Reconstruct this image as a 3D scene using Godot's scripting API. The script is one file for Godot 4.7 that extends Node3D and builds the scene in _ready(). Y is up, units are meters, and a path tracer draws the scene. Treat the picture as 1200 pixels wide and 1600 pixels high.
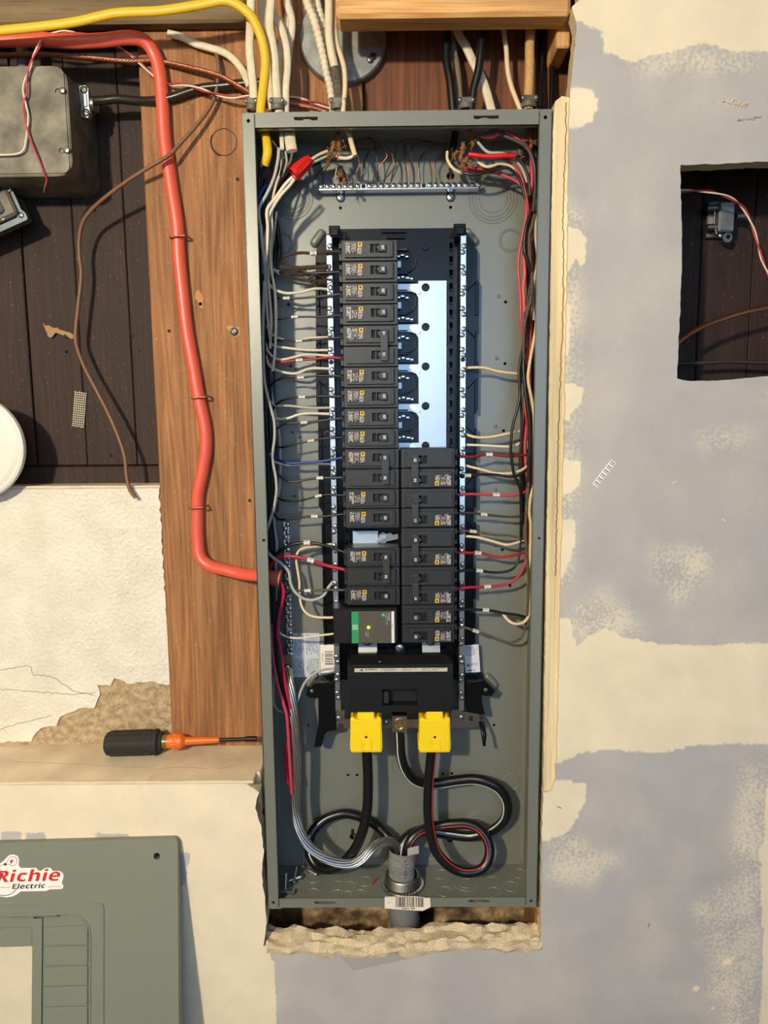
extends Node3D
# An open electrical load centre in an unfinished wall. Units: metres; origin: middle of the load centre's front rim.

const F := 1120.0
const CO := Vector3(-0.01412, 0.14854, 0.88654)
const FLOOR_Y := -1.36
const CEIL_Y := 1.06
var CB := Basis(Vector3.UP, 0.00594) * Basis(Vector3.RIGHT, -0.12927) * Basis(Vector3.BACK, -0.00977)
var M := {}
var rng := RandomNumberGenerator.new()
const ORD := ["topmost", "second", "third", "fourth", "fifth", "sixth", "seventh", "eighth", "ninth", "tenth", "eleventh", "twelfth", "thirteenth", "fourteenth", "fifteenth", "sixteenth", "seventeenth", "eighteenth"]


class MB:
	var v := PackedVector3Array()
	var n := PackedVector3Array()
	var t := PackedVector2Array()
	var c := PackedColorArray()
	var col := Color.WHITE
	var colored := false
	var xf := Transform3D()
	var off := Vector3.ZERO

	func tri(a: Vector3, b: Vector3, d: Vector3, na: Vector3, nb: Vector3, nd: Vector3, ua := Vector2.INF, ub := Vector2.INF, ud := Vector2.INF) -> void:
		if ua == Vector2.INF:
			var w := (na + nb + nd).abs()
			if w.z >= w.x and w.z >= w.y:
				ua = Vector2(a.x, a.y); ub = Vector2(b.x, b.y); ud = Vector2(d.x, d.y)
			elif w.x >= w.y:
				ua = Vector2(a.z, a.y); ub = Vector2(b.z, b.y); ud = Vector2(d.z, d.y)
			else:
				ua = Vector2(a.x, a.z); ub = Vector2(b.x, b.z); ud = Vector2(d.x, d.z)
		var flip := (b - a).cross(d - a).dot(na + nb + nd) > 0.0
		v.append(xf * a - off); n.append((xf.basis * na).normalized()); t.append(ua)
		if flip:
			v.append(xf * d - off); n.append((xf.basis * nd).normalized()); t.append(ud)
			v.append(xf * b - off); n.append((xf.basis * nb).normalized()); t.append(ub)
		else:
			v.append(xf * b - off); n.append((xf.basis * nb).normalized()); t.append(ub)
			v.append(xf * d - off); n.append((xf.basis * nd).normalized()); t.append(ud)
		if colored:
			for i in 3: c.append(col)

	func quad(a: Vector3, b: Vector3, d: Vector3, e: Vector3, nn: Vector3) -> void:
		tri(a, b, d, nn, nn, nn)
		tri(a, d, e, nn, nn, nn)

	func face(x0: float, y0: float, x1: float, y1: float, z: float, rot := 0) -> void:
		# a rectangle that faces +z, with the picture upright (rot counts quarter turns)
		var p := [Vector3(x0, y1, z), Vector3(x1, y1, z), Vector3(x1, y0, z), Vector3(x0, y0, z)]
		var u := [Vector2(0, 0), Vector2(1, 0), Vector2(1, 1), Vector2(0, 1)]
		var k := Vector3.BACK
		tri(p[0], p[1], p[2], k, k, k, u[rot % 4], u[(1 + rot) % 4], u[(2 + rot) % 4])
		tri(p[0], p[2], p[3], k, k, k, u[rot % 4], u[(2 + rot) % 4], u[(3 + rot) % 4])

	func box(lo: Vector3, hi: Vector3, bev := 0.0) -> void:
		var a := lo.min(hi)
		var b := lo.max(hi)
		bev = minf(bev, minf(b.x - a.x, minf(b.y - a.y, b.z - a.z)) * 0.45)
		var m := (a + b) / 2.0
		var h := (b - a) / 2.0
		var at := func(s: Vector3, ax: int) -> Vector3:
			var q := Vector3(s.x * (h.x - bev), s.y * (h.y - bev), s.z * (h.z - bev))
			q[ax] = s[ax] * h[ax]
			return m + q
		for ax in 3:
			var o1 := (ax + 1) % 3
			var o2 := (ax + 2) % 3
			for sg in [-1.0, 1.0]:
				var q := []
				for w in [[-1.0, -1.0], [1.0, -1.0], [1.0, 1.0], [-1.0, 1.0]]:
					var s := Vector3.ZERO
					s[ax] = sg; s[o1] = w[0]; s[o2] = w[1]
					q.append(at.call(s, ax))
				var nn := Vector3.ZERO
				nn[ax] = sg
				quad(q[0], q[1], q[2], q[3], nn)
			if bev > 0.0:
				for s1 in [-1.0, 1.0]:
					for s2 in [-1.0, 1.0]:
						var sa := Vector3.ZERO
						sa[ax] = s1; sa[o1] = s2; sa[o2] = -1.0
						var sb := sa
						sb[o2] = 1.0
						var nn := Vector3.ZERO
						nn[ax] = s1; nn[o1] = s2
						quad(at.call(sa, ax), at.call(sb, ax), at.call(sb, o1), at.call(sa, o1), nn.normalized())
		if bev > 0.0:
			for sx in [-1.0, 1.0]:
				for sy in [-1.0, 1.0]:
					for sz in [-1.0, 1.0]:
						var s := Vector3(sx, sy, sz)
						tri(at.call(s, 0), at.call(s, 1), at.call(s, 2), s, s, s)

	func tube(p: PackedVector3Array, r: Variant, sides := 8, flat := 1.0, caps := true, up := Vector3.BACK) -> void:
		var m := p.size()
		if m < 2: return
		var tg := PackedVector3Array()
		for i in m:
			tg.append((p[mini(i + 1, m - 1)] - p[maxi(i - 1, 0)]).normalized())
		var nn := up - tg[0] * tg[0].dot(up)
		if nn.length() < 0.05: nn = Vector3.RIGHT - tg[0] * tg[0].x
		nn = nn.normalized()
		var ring := []
		var nor := []
		var len := 0.0
		var ls := PackedFloat32Array()
		for i in m:
			nn = (nn - tg[i] * tg[i].dot(nn)).normalized()
			var bb := tg[i].cross(nn)
			var rr: float = r if r is float else r[i]
			var slope := 0.0
			if not r is float: slope = (r[mini(i + 1, m - 1)] - r[maxi(i - 1, 0)]) / maxf(1e-6, p[mini(i + 1, m - 1)].distance_to(p[maxi(i - 1, 0)]))
			var a := PackedVector3Array()
			var b := PackedVector3Array()
			for k in sides + 1:
				var w := TAU * k / sides
				a.append(p[i] + (bb * cos(w) + nn * sin(w) * flat) * rr)
				b.append(((bb * cos(w) * flat + nn * sin(w)).normalized() - tg[i] * slope).normalized())
			ring.append(a); nor.append(b)
			if i > 0: len += p[i].distance_to(p[i - 1])
			ls.append(len)
		for i in m - 1:
			for k in sides:
				var u0 := Vector2(float(k) / sides, ls[i])
				var u1 := Vector2(float(k + 1) / sides, ls[i])
				var u2 := Vector2(float(k + 1) / sides, ls[i + 1])
				var u3 := Vector2(float(k) / sides, ls[i + 1])
				tri(ring[i][k], ring[i][k + 1], ring[i + 1][k + 1], nor[i][k], nor[i][k + 1], nor[i + 1][k + 1], u0, u1, u2)
				tri(ring[i][k], ring[i + 1][k + 1], ring[i + 1][k], nor[i][k], nor[i + 1][k + 1], nor[i + 1][k], u0, u2, u3)
		if caps:
			for e in [0, m - 1]:
				var cn: Vector3 = -tg[0] if e == 0 else tg[m - 1]
				for k in sides:
					tri(p[e], ring[e][k], ring[e][k + 1], cn, cn, cn)

	func strands(p: PackedVector3Array, R: float, count: int, rs: float, twist: float, sides := 5) -> void:
		# bare stranded wire: helices of thin strands round a path
		var m := p.size()
		for s in count:
			var q := PackedVector3Array()
			var nn := Vector3.BACK
			var len := 0.0
			for i in m:
				var tg := (p[mini(i + 1, m - 1)] - p[maxi(i - 1, 0)]).normalized()
				if i == 0 and absf(tg.z) > 0.95: nn = Vector3.RIGHT
				nn = (nn - tg * tg.dot(nn)).normalized()
				if i > 0: len += p[i].distance_to(p[i - 1])
				var w := TAU * s / count + len * twist
				q.append(p[i] + (tg.cross(nn) * cos(w) + nn * sin(w)) * R)
			tube(q, rs, sides)

	func lathe(prof: Array, segs := 20) -> void:
		# profile of Vector2(radius, height) about +z
		for i in prof.size() - 1:
			var a: Vector2 = prof[i]
			var b: Vector2 = prof[i + 1]
			var d := (b - a).normalized()
			var pn := Vector2(d.y, -d.x)
			for k in segs:
				var w0 := TAU * k / segs
				var w1 := TAU * (k + 1) / segs
				var e0 := Vector3(cos(w0), sin(w0), 0)
				var e1 := Vector3(cos(w1), sin(w1), 0)
				var n0 := e0 * pn.x + Vector3(0, 0, pn.y)
				var n1 := e1 * pn.x + Vector3(0, 0, pn.y)
				var z0 := Vector3(0, 0, a.y)
				var z1 := Vector3(0, 0, b.y)
				if a.x > 1e-6: tri(e0 * a.x + z0, e1 * a.x + z0, e1 * b.x + z1, n0, n1, n1)
				if b.x > 1e-6: tri(e0 * a.x + z0, e1 * b.x + z1, e0 * b.x + z1, n0, n1, n0)

	func plate(outer: PackedVector2Array, holes: Array, z0: float, z1: float, side: MB = null) -> void:
		# a flat sheet with holes right through it, from z0 to z1
		var polys := [outer]
		for h in holes:
			var cx := 0.0
			for q in h: cx += q.x
			cx /= h.size()
			var nxt := []
			for pl in polys:
				for half in [PackedVector2Array([Vector2(-9, -9), Vector2(cx, -9), Vector2(cx, 9), Vector2(-9, 9)]), PackedVector2Array([Vector2(cx, -9), Vector2(9, -9), Vector2(9, 9), Vector2(cx, 9)])]:
					if Geometry2D.intersect_polygons(pl, h).is_empty():
						nxt.append(pl)
						break
					for piece in Geometry2D.intersect_polygons(pl, half):
						nxt.append_array(Geometry2D.clip_polygons(piece, h))
			polys = nxt
		for pl in polys:
			var ids := Geometry2D.triangulate_polygon(pl)
			for i in range(0, ids.size(), 3):
				var a: Vector2 = pl[ids[i]]
				var b: Vector2 = pl[ids[i + 1]]
				var d: Vector2 = pl[ids[i + 2]]
				for zz in [[z1, Vector3.BACK], [z0, Vector3.FORWARD]]:
					tri(Vector3(a.x, a.y, zz[0]), Vector3(b.x, b.y, zz[0]), Vector3(d.x, d.y, zz[0]), zz[1], zz[1], zz[1])
		var to: MB = side if side else self
		var loops := [outer]
		loops.append_array(holes)
		for li in loops.size():
			var lp: PackedVector2Array = loops[li]
			var cw := Geometry2D.is_polygon_clockwise(lp)
			for i in lp.size():
				var a := lp[i]
				var b := lp[(i + 1) % lp.size()]
				var d := (b - a)
				if d.length() < 1e-7: continue
				var o := Vector3(d.y, -d.x, 0).normalized()
				if cw: o = -o
				if li > 0: o = -o
				to.quad(Vector3(a.x, a.y, z0), Vector3(b.x, b.y, z0), Vector3(b.x, b.y, z1), Vector3(a.x, a.y, z1), o)

	func mesh() -> ArrayMesh:
		var arr := []
		arr.resize(Mesh.ARRAY_MAX)
		arr[Mesh.ARRAY_VERTEX] = v
		arr[Mesh.ARRAY_NORMAL] = n
		arr[Mesh.ARRAY_TEX_UV] = t
		if colored: arr[Mesh.ARRAY_COLOR] = c
		var am := ArrayMesh.new()
		am.add_surface_from_arrays(Mesh.PRIMITIVE_TRIANGLES, arr)
		return am


# ---------- places ----------
func P(x: float, y: float, z: float) -> Vector3:
	# the point on the plane z (metres) that the photograph shows at x, y
	var d := CB * Vector3((x - 600.0) / F, -(y - 800.0) / F, -1.0)
	return CO + d * ((z - CO.z) / d.z)

func PY(x: float, y: float, h: float) -> Vector3:
	# the same on the level plane at height h
	var d := CB * Vector3((x - 600.0) / F, -(y - 800.0) / F, -1.0)
	return CO + d * ((h - CO.y) / d.y)

func S(p: Vector3) -> Vector2:
	var q := CB.transposed() * (p - CO)
	return Vector2(600.0 + F * q.x / -q.z, 800.0 - F * q.y / -q.z)

func P2(x: float, y: float, z: float) -> Vector2:
	var p := P(x, y, z)
	return Vector2(p.x, p.y)

func poly(px: Array, z: float) -> PackedVector2Array:
	var a := PackedVector2Array()
	for i in range(0, px.size(), 2): a.append(P2(px[i], px[i + 1], z))
	return a

func circle(at: Vector2, r: float, k := 16) -> PackedVector2Array:
	var a := PackedVector2Array()
	for i in k: a.append(at + Vector2(cos(TAU * i / k), sin(TAU * i / k)) * r)
	return a

func rect(x0: float, y0: float, x1: float, y1: float) -> PackedVector2Array:
	return PackedVector2Array([Vector2(x0, y0), Vector2(x1, y0), Vector2(x1, y1), Vector2(x0, y1)])

func rrect(x0: float, y0: float, x1: float, y1: float, r: float) -> PackedVector2Array:
	var a := PackedVector2Array()
	for q in [[x1 - r, y1 - r, 0.0], [x0 + r, y1 - r, 90.0], [x0 + r, y0 + r, 180.0], [x1 - r, y0 + r, 270.0]]:
		for k in 5:
			var w := deg_to_rad(q[2] + 22.5 * k)
			a.append(Vector2(q[0] + cos(w) * r, q[1] + sin(w) * r))
	return a

func ragged(px: Array, z: float, amp: float, step := 0.006) -> PackedVector2Array:
	# an outline broken up between its corners
	var a := poly(px, z)
	var o := PackedVector2Array()
	for i in a.size():
		var p := a[i]
		var q := a[(i + 1) % a.size()]
		var k := maxi(1, int(p.distance_to(q) / step))
		if absf(p.x) > 0.62 or absf(q.x) > 0.62 or absf(p.y) > 0.72 or absf(q.y) > 0.72: k = 1
		for j in k:
			var w := p.lerp(q, float(j) / k)
			if k > 1: w += Vector2(rng.randf_range(-amp, amp), rng.randf_range(-amp, amp))
			o.append(w)
	return o

func path(ctrl: Array, step := 0.004) -> PackedVector3Array:
	# [x, y, z in mm, ...] in the photograph's frame -> a smooth curve in the place
	var k := PackedVector3Array()
	for i in range(0, ctrl.size(), 3): k.append(P(ctrl[i], ctrl[i + 1], ctrl[i + 2] / 1000.0))
	return smooth(k, step)

func smooth(k: PackedVector3Array, step := 0.004) -> PackedVector3Array:
	var o := PackedVector3Array()
	var m := k.size()
	for i in m - 1:
		var a := k[maxi(i - 1, 0)]
		var b := k[i]
		var d := k[i + 1]
		var e := k[mini(i + 2, m - 1)]
		if i == 0: a = b * 2.0 - d
		if i == m - 2: e = d * 2.0 - b
		var w := maxi(2, int(ceil(b.distance_to(d) / step)))
		for j in w:
			o.append(b.cubic_interpolate(d, a, e, float(j) / w))
	o.append(k[m - 1])
	return o

# ---------- nodes ----------
func numbered(called: String) -> String:
	if not has_node(called): return called
	var i := 1
	while has_node("%s_%03d" % [called, i]): i += 1
	return "%s_%03d" % [called, i]

func tag(o: Node, label: String, cat: String, group := "") -> void:
	o.set_meta("label", label)
	o.set_meta("category", cat)
	if group: o.set_meta("group", group)

func thing(called: String, label: String, cat: String, at := Vector3.ZERO, group := "") -> Node3D:
	var o := Node3D.new()
	o.name = numbered(called)
	add_child(o)
	o.position = at
	tag(o, label, cat, group)
	return o

func mb(o: Node3D = null) -> MB:
	var b := MB.new()
	if o: b.off = o.position
	return b

func part(par: Node, called: String, b: Variant, mat: Material, label := "") -> MeshInstance3D:
	var o := MeshInstance3D.new()
	o.name = called
	o.mesh = b.mesh() if b is MB else b
	o.material_override = mat
	par.add_child(o, true)
	if label: o.set_meta("label", label)
	return o

func solo(called: String, label: String, cat: String, b: MB, mat: Material, group := "") -> MeshInstance3D:
	var lo := Vector3.INF
	var hi := -Vector3.INF
	for p in b.v:
		lo = lo.min(p)
		hi = hi.max(p)
	var at := Vector3((lo.x + hi.x) / 2, lo.y, (lo.z + hi.z) / 2)
	for i in b.v.size(): b.v[i] -= at
	var o := part(self, numbered(called), b, mat)
	o.position = at
	tag(o, label, cat, group)
	return o

func struct(called: String, b: Variant, mat: Material, par: Node = self) -> MeshInstance3D:
	var o := part(par, called, b, mat)
	if par == self: o.set_meta("kind", "structure")
	return o

func wire(called: String, label: String, cat: String, mat: Material, r: float, ctrl: Array, group := "", marker := Vector2.INF, flat := 1.0, mtex := "marker") -> Node3D:
	var p := path(ctrl)
	var b := mb()
	b.tube(p, r, 8, flat)
	if marker == Vector2.INF:
		return solo(called, label, cat, b, mat, group)
	var o := thing(called, label, cat, p[0], group)
	b.off = p[0]
	b.v.clear(); b.n.clear(); b.t.clear()
	b.tube(p, r, 8, flat)
	part(o, "insulated_wire", b, mat)
	var best := 0
	for i in p.size():
		if S(p[i]).distance_to(marker) < S(p[best]).distance_to(marker): best = i
	var q := PackedVector3Array()
	var half := 0.0042
	var d := (p[mini(best + 1, p.size() - 1)] - p[maxi(best - 1, 0)]).normalized()
	q.append(p[best] - d * half); q.append(p[best]); q.append(p[best] + d * half)
	var s := mb(o)
	s.tube(q, r * 1.55, 8)
	for i in s.t.size(): s.t[i] = Vector2(s.t[i].y / (half * 2.0), s.t[i].x * 2.0)
	part(o, "wire_marker", s, M[mtex], "white printed number sleeve")
	return o

func screw(par: Node3D, at: Vector3, r: float, mat: Material, turn := 0.0, called := "screw", dirn := Basis()) -> MeshInstance3D:
	# a slotted round-head screw that faces +z, dark bar and ring paint the shade of slot and gap
	var key := "screw%d" % int(r * 100000)
	if not M.has(key):
		var b := mb()
		b.lathe([Vector2(r, -r * 0.6), Vector2(r, r * 0.12), Vector2(r * 0.86, r * 0.36), Vector2(r * 0.5, r * 0.5), Vector2(r * 0.16, r * 0.54), Vector2(0.0, r * 0.54)], 12)
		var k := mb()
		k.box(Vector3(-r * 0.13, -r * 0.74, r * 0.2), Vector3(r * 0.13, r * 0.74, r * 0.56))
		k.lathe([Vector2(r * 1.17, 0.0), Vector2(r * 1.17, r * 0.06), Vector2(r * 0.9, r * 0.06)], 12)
		var am := b.mesh()
		var arr := []
		arr.resize(Mesh.ARRAY_MAX)
		arr[Mesh.ARRAY_VERTEX] = k.v
		arr[Mesh.ARRAY_NORMAL] = k.n
		arr[Mesh.ARRAY_TEX_UV] = k.t
		am.add_surface_from_arrays(Mesh.PRIMITIVE_TRIANGLES, arr)
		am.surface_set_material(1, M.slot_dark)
		M[key] = am
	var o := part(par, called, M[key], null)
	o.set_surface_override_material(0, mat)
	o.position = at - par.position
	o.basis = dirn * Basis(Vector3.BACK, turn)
	return o

# ---------- materials ----------
func c8(r: int, g: int, b: int) -> Color:
	return Color8(r, g, b)

func mat(called: String, c: Color, rough := 0.6, metal := 0.0, tex: Texture2D = null) -> StandardMaterial3D:
	var m := StandardMaterial3D.new()
	m.resource_name = called
	m.albedo_color = c
	m.roughness = rough
	m.metallic = metal
	if tex: m.albedo_texture = tex
	M[called] = m
	return m

func relief(m: StandardMaterial3D, freq: float, scale: float, cm: float, seed_: int, oct := 4) -> void:
	var t := NoiseTexture2D.new()
	var nz := FastNoiseLite.new()
	nz.seed = seed_
	nz.frequency = freq
	nz.fractal_octaves = oct
	t.width = 256; t.height = 256; t.seamless = true; t.noise = nz
	m.heightmap_enabled = true
	m.heightmap_texture = t
	m.heightmap_scale = cm
	m.uv1_triplanar = true
	m.uv1_world_triplanar = true
	m.uv1_scale = Vector3.ONE * scale

func nbytes(w: int, h: int, freq: float, seed_: int, kx := 1, ky := 1, oct := 3) -> PackedByteArray:
	var nz := FastNoiseLite.new()
	nz.seed = seed_
	nz.frequency = freq
	nz.fractal_octaves = oct
	var im := nz.get_image(maxi(2, w / kx), maxi(2, h / ky))
	im.convert(Image.FORMAT_L8)
	im.resize(w, h, Image.INTERPOLATE_CUBIC)
	return im.get_data()

func wood(c0: Color, c1: Color, c2: Color, seed_: int, w := 192, h := 768, lines := 26.0, dust := 0.0) -> ImageTexture:
	var a := nbytes(w, h, 0.09, seed_, 1, 48)
	var b := nbytes(w, h, 0.016, seed_ + 1, 1, 16, 2)
	var g := nbytes(w, h, 0.3, seed_ + 2, 1, 24)
	var s := nbytes(w, h, 0.03, seed_ + 3, 1, 10)
	var d := PackedByteArray()
	d.resize(w * h * 3)
	for i in w * h:
		var ring := 0.5 + 0.5 * sin(b[i] / 255.0 * lines + a[i] / 255.0 * 2.0)
		var k := clampf(ring * 0.55 + a[i] / 255.0 * 0.45, 0, 1)
		var col := c0.lerp(c1, k)
		col = col.lerp(c2, clampf((g[i] / 255.0 - 0.55) * 1.8, 0, 0.8))
		var e := 0.88 + 0.24 * s[i] / 255.0
		if dust > 0.0 and rng.randf() < dust * (0.3 + 1.4 * float(i) / (w * h)): col = col.lerp(Color(0.86, 0.78, 0.68), rng.randf() * 0.7)
		d[i * 3] = int(clampf(col.r * e, 0, 1) * 255)
		d[i * 3 + 1] = int(clampf(col.g * e, 0, 1) * 255)
		d[i * 3 + 2] = int(clampf(col.b * e, 0, 1) * 255)
	return ImageTexture.create_from_image(Image.create_from_data(w, h, false, Image.FORMAT_RGB8, d))

func blotch(c0: Color, c1: Color, seed_: int, freq := 0.03, w := 256, h := 256, spots := 0.0, cs := Color.WHITE) -> ImageTexture:
	var a := nbytes(w, h, freq, seed_, 1, 1, 5)
	var b := nbytes(w, h, 0.35, seed_ + 7, 1, 1, 1)
	var d := PackedByteArray()
	d.resize(w * h * 3)
	for i in w * h:
		var col := c0.lerp(c1, a[i] / 255.0)
		if spots > 0.0: col = col.lerp(cs, clampf((b[i] / 255.0 - 1.0 + spots) * 6.0, 0, 1))
		d[i * 3] = int(col.r * 255)
		d[i * 3 + 1] = int(col.g * 255)
		d[i * 3 + 2] = int(col.b * 255)
	return ImageTexture.create_from_image(Image.create_from_data(w, h, false, Image.FORMAT_RGB8, d))

func paint_map(x0: float, y0: float, x1: float, y1: float, w: int, h: int, z: float, base: Color, over: Color, polys: Array, seed_: int, haze := 0.16, minus := [], faint := []) -> ImageTexture:
	# two coats on one sheet: each list in polys (photograph frame) is a patch of the second coat, its edge broken up by noise
	var lw := w / 3
	var lh := h / 3
	var low := Image.create(lw, lh, false, Image.FORMAT_L8)
	var thin := Image.create(lw, lh, false, Image.FORMAT_L8)
	for pl in faint + polys + minus:
		var paint := Color.BLACK if pl in minus else Color.WHITE
		var onto: Image = thin if pl in faint else low
		var q := poly(pl, z)
		var lo := Vector2.INF
		var hi := -Vector2.INF
		for p in q:
			lo = lo.min(p)
			hi = hi.max(p)
		for j in lh:
			var y := y1 - (y1 - y0) * (j + 0.5) / lh
			if y < lo.y or y > hi.y: continue
			for i in lw:
				var x := x0 + (x1 - x0) * (i + 0.5) / lw
				if x < lo.x or x > hi.x: continue
				if Geometry2D.is_point_in_polygon(Vector2(x, y), q): onto.set_pixel(i, j, paint)
	low.resize(lw * 2 / 3, lh * 2 / 3, Image.INTERPOLATE_BILINEAR)
	low.resize(w, h, Image.INTERPOLATE_CUBIC)
	thin.resize(lw / 8, lh / 8, Image.INTERPOLATE_BILINEAR)
	thin.resize(w, h, Image.INTERPOLATE_CUBIC)
	var f := thin.get_data()
	var m := low.get_data()
	var a := nbytes(w, h, 0.012, seed_, 1, 1, 5)
	var b := nbytes(w, h, 0.16, seed_ + 1, 1, 1, 3)
	var e := nbytes(w, h, 0.006, seed_ + 2, 1, 1, 2)
	var d := PackedByteArray()
	d.resize(w * h * 3)
	for i in w * h:
		var k := m[i] / 255.0 + (a[i] / 255.0 - 0.5) * 0.3 + (b[i] / 255.0 - 0.5) * 0.6
		k = smoothstep(0.22, 0.78, k)
		var hz := clampf((e[i] / 255.0 - 0.45) * 2.0, 0, 1) * haze * (0.5 + b[i] / 255.0) + f[i] / 255.0 * clampf(0.05 + 1.5 * (b[i] / 255.0 - 0.3) + (a[i] / 255.0 - 0.5), 0.0, 0.6)
		var col := base.lerp(over, maxf(k, hz))
		var g := 0.975 + 0.05 * (a[i] / 255.0)
		d[i * 3] = int(clampf(col.r * g, 0, 1) * 255)
		d[i * 3 + 1] = int(clampf(col.g * g, 0, 1) * 255)
		d[i * 3 + 2] = int(clampf(col.b * g, 0, 1) * 255)
	return ImageTexture.create_from_image(Image.create_from_data(w, h, false, Image.FORMAT_RGB8, d))

func fit_uv(m: StandardMaterial3D, x0: float, y0: float, x1: float, y1: float) -> void:
	m.uv1_scale = Vector3(1.0 / (x1 - x0), -1.0 / (y1 - y0), 1)
	m.uv1_offset = Vector3(-x0 / (x1 - x0), 1.0 + y0 / (y1 - y0), 0)

# ---------- print ----------
const GLYPH := {"0": 31599, "1": 11415, "2": 29671, "3": 29647, "4": 23497, "5": 31183, "6": 31215, "7": 29257, "8": 31727, "9": 31695}

func digits(im: Image, s: String, x: int, y: int, k: int, c: Color) -> void:
	for ch in s:
		if GLYPH.has(ch):
			for q in 15:
				if (int(GLYPH[ch]) >> (14 - q)) & 1: im.fill_rect(Rect2i(x + (q % 3) * k, y + (q / 3) * k, k, k), c)
		x += 4 * k

func scribble(im: Image, x0: int, y0: int, x1: int, y1: int, rows: int, c: Color, dens := 0.6, vert := false) -> void:
	# rows of print too small to read
	for i in rows:
		var a := x0 if not vert else y0
		var b := x1 if not vert else y1
		var q0 := y0 if not vert else x0
		var q1 := y1 if not vert else x1
		var pitch := float(q1 - q0) / rows
		var at := int(q0 + pitch * i)
		var th := maxi(1, int(pitch * 0.6))
		var stop := a + int((b - a) * rng.randf_range(0.7, 1.0))
		var x := a
		while x < stop:
			var wd := rng.randi_range(1, 3)
			if rng.randf() < dens:
				var rr := Rect2i(x, at, wd, th) if not vert else Rect2i(at, x, th, wd)
				im.fill_rect(rr, c)
			x += wd + (1 if rng.randf() < 0.5 else 0)

func tex(im: Image) -> ImageTexture:
	return ImageTexture.create_from_image(im)


func _ready() -> void:
	rng.seed = 41
	# camera
	var cam := Camera3D.new()
	cam.name = "camera"
	cam.transform = Transform3D(CB, CO)
	cam.fov = rad_to_deg(2.0 * atan(800.0 / F))
	cam.near = 0.02
	cam.far = 60.0
	add_child(cam)
	cam.current = true
	# sky and exposure
	var we := WorldEnvironment.new()
	we.name = "world_environment"
	var env := Environment.new()
	var sky := Sky.new()
	var sm := ProceduralSkyMaterial.new()
	sm.sky_top_color = Color(0.35, 0.52, 0.85)
	sm.sky_horizon_color = Color(0.72, 0.82, 0.95)
	sm.ground_horizon_color = Color(0.55, 0.58, 0.6)
	sm.ground_bottom_color = Color(0.3, 0.3, 0.28)
	sky.sky_material = sm
	env.background_mode = Environment.BG_SKY
	env.sky = sky
	env.background_energy_multiplier = 2.2
	env.tonemap_mode = Environment.TONE_MAPPER_LINEAR
	env.tonemap_exposure = 1.0
	env.sdfgi_enabled = true
	env.ssao_enabled = true
	env.ssil_enabled = true
	we.environment = env
	add_child(we)
	# daylight through the window behind the camera
	var day := AreaLight3D.new()
	day.name = "window_daylight"
	day.area_size = Vector2(1.5, 1.15)
	day.light_color = Color(0.58, 0.79, 1.0)
	day.light_energy = 2.0
	day.shadow_enabled = true
	day.position = Vector3(0.55, 0.40, 3.04)
	add_child(day)
	# warm bulb hanging from the ceiling, up and to one side of the camera
	lamp(Vector3(-0.72, 0.66, 1.68), 3.38)

	materials()
	setting()
	enclosure()
	interior()
	breakers()
	service()
	wires()
	upper_cables()
	left_side()
	cover()
	right_side()


func lamp(at: Vector3, energy: float) -> void:
	var l := OmniLight3D.new()
	l.name = "bulb_light"
	l.light_color = Color(1.0, 0.948, 0.84)
	l.light_energy = energy
	l.light_size = 0.045
	l.omni_range = 12.0
	l.omni_attenuation = 2.0
	l.shadow_enabled = true
	l.position = at
	add_child(l)
	var o := thing("pendant_lamp", "warm bare bulb hanging on a black cord from the ceiling", "lamp", at)
	var b := mb()
	b.xf = Transform3D(Basis(Vector3.RIGHT, -PI / 2), Vector3.ZERO)
	b.lathe([Vector2(0, -0.06), Vector2(0.024, -0.054), Vector2(0.042, -0.034), Vector2(0.05, 0.0), Vector2(0.044, 0.03), Vector2(0.026, 0.06), Vector2(0.0, 0.066)], 20)
	var m := mat("bulb_glass", Color(1.0, 0.93, 0.8), 0.4)
	m.emission_enabled = true
	m.emission = Color(1.0, 0.9, 0.7)
	m.emission_energy_multiplier = 4.0
	part(o, "bulb", b, m)
	b = mb()
	b.xf = Transform3D(Basis(Vector3.RIGHT, -PI / 2), Vector3.ZERO)
	b.lathe([Vector2(0.0, 0.068), Vector2(0.022, 0.068), Vector2(0.022, 0.11), Vector2(0.012, 0.12), Vector2(0.0, 0.12)], 16)
	var bk := mat("lamp_black", c8(30, 30, 30), 0.5)
	part(o, "socket", b, bk)
	b = mb()
	b.tube(PackedVector3Array([Vector3(0, 0.118, 0), Vector3(0, CEIL_Y - at.y, 0)]), 0.004, 8)
	part(o, "cord", b, bk)


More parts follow.
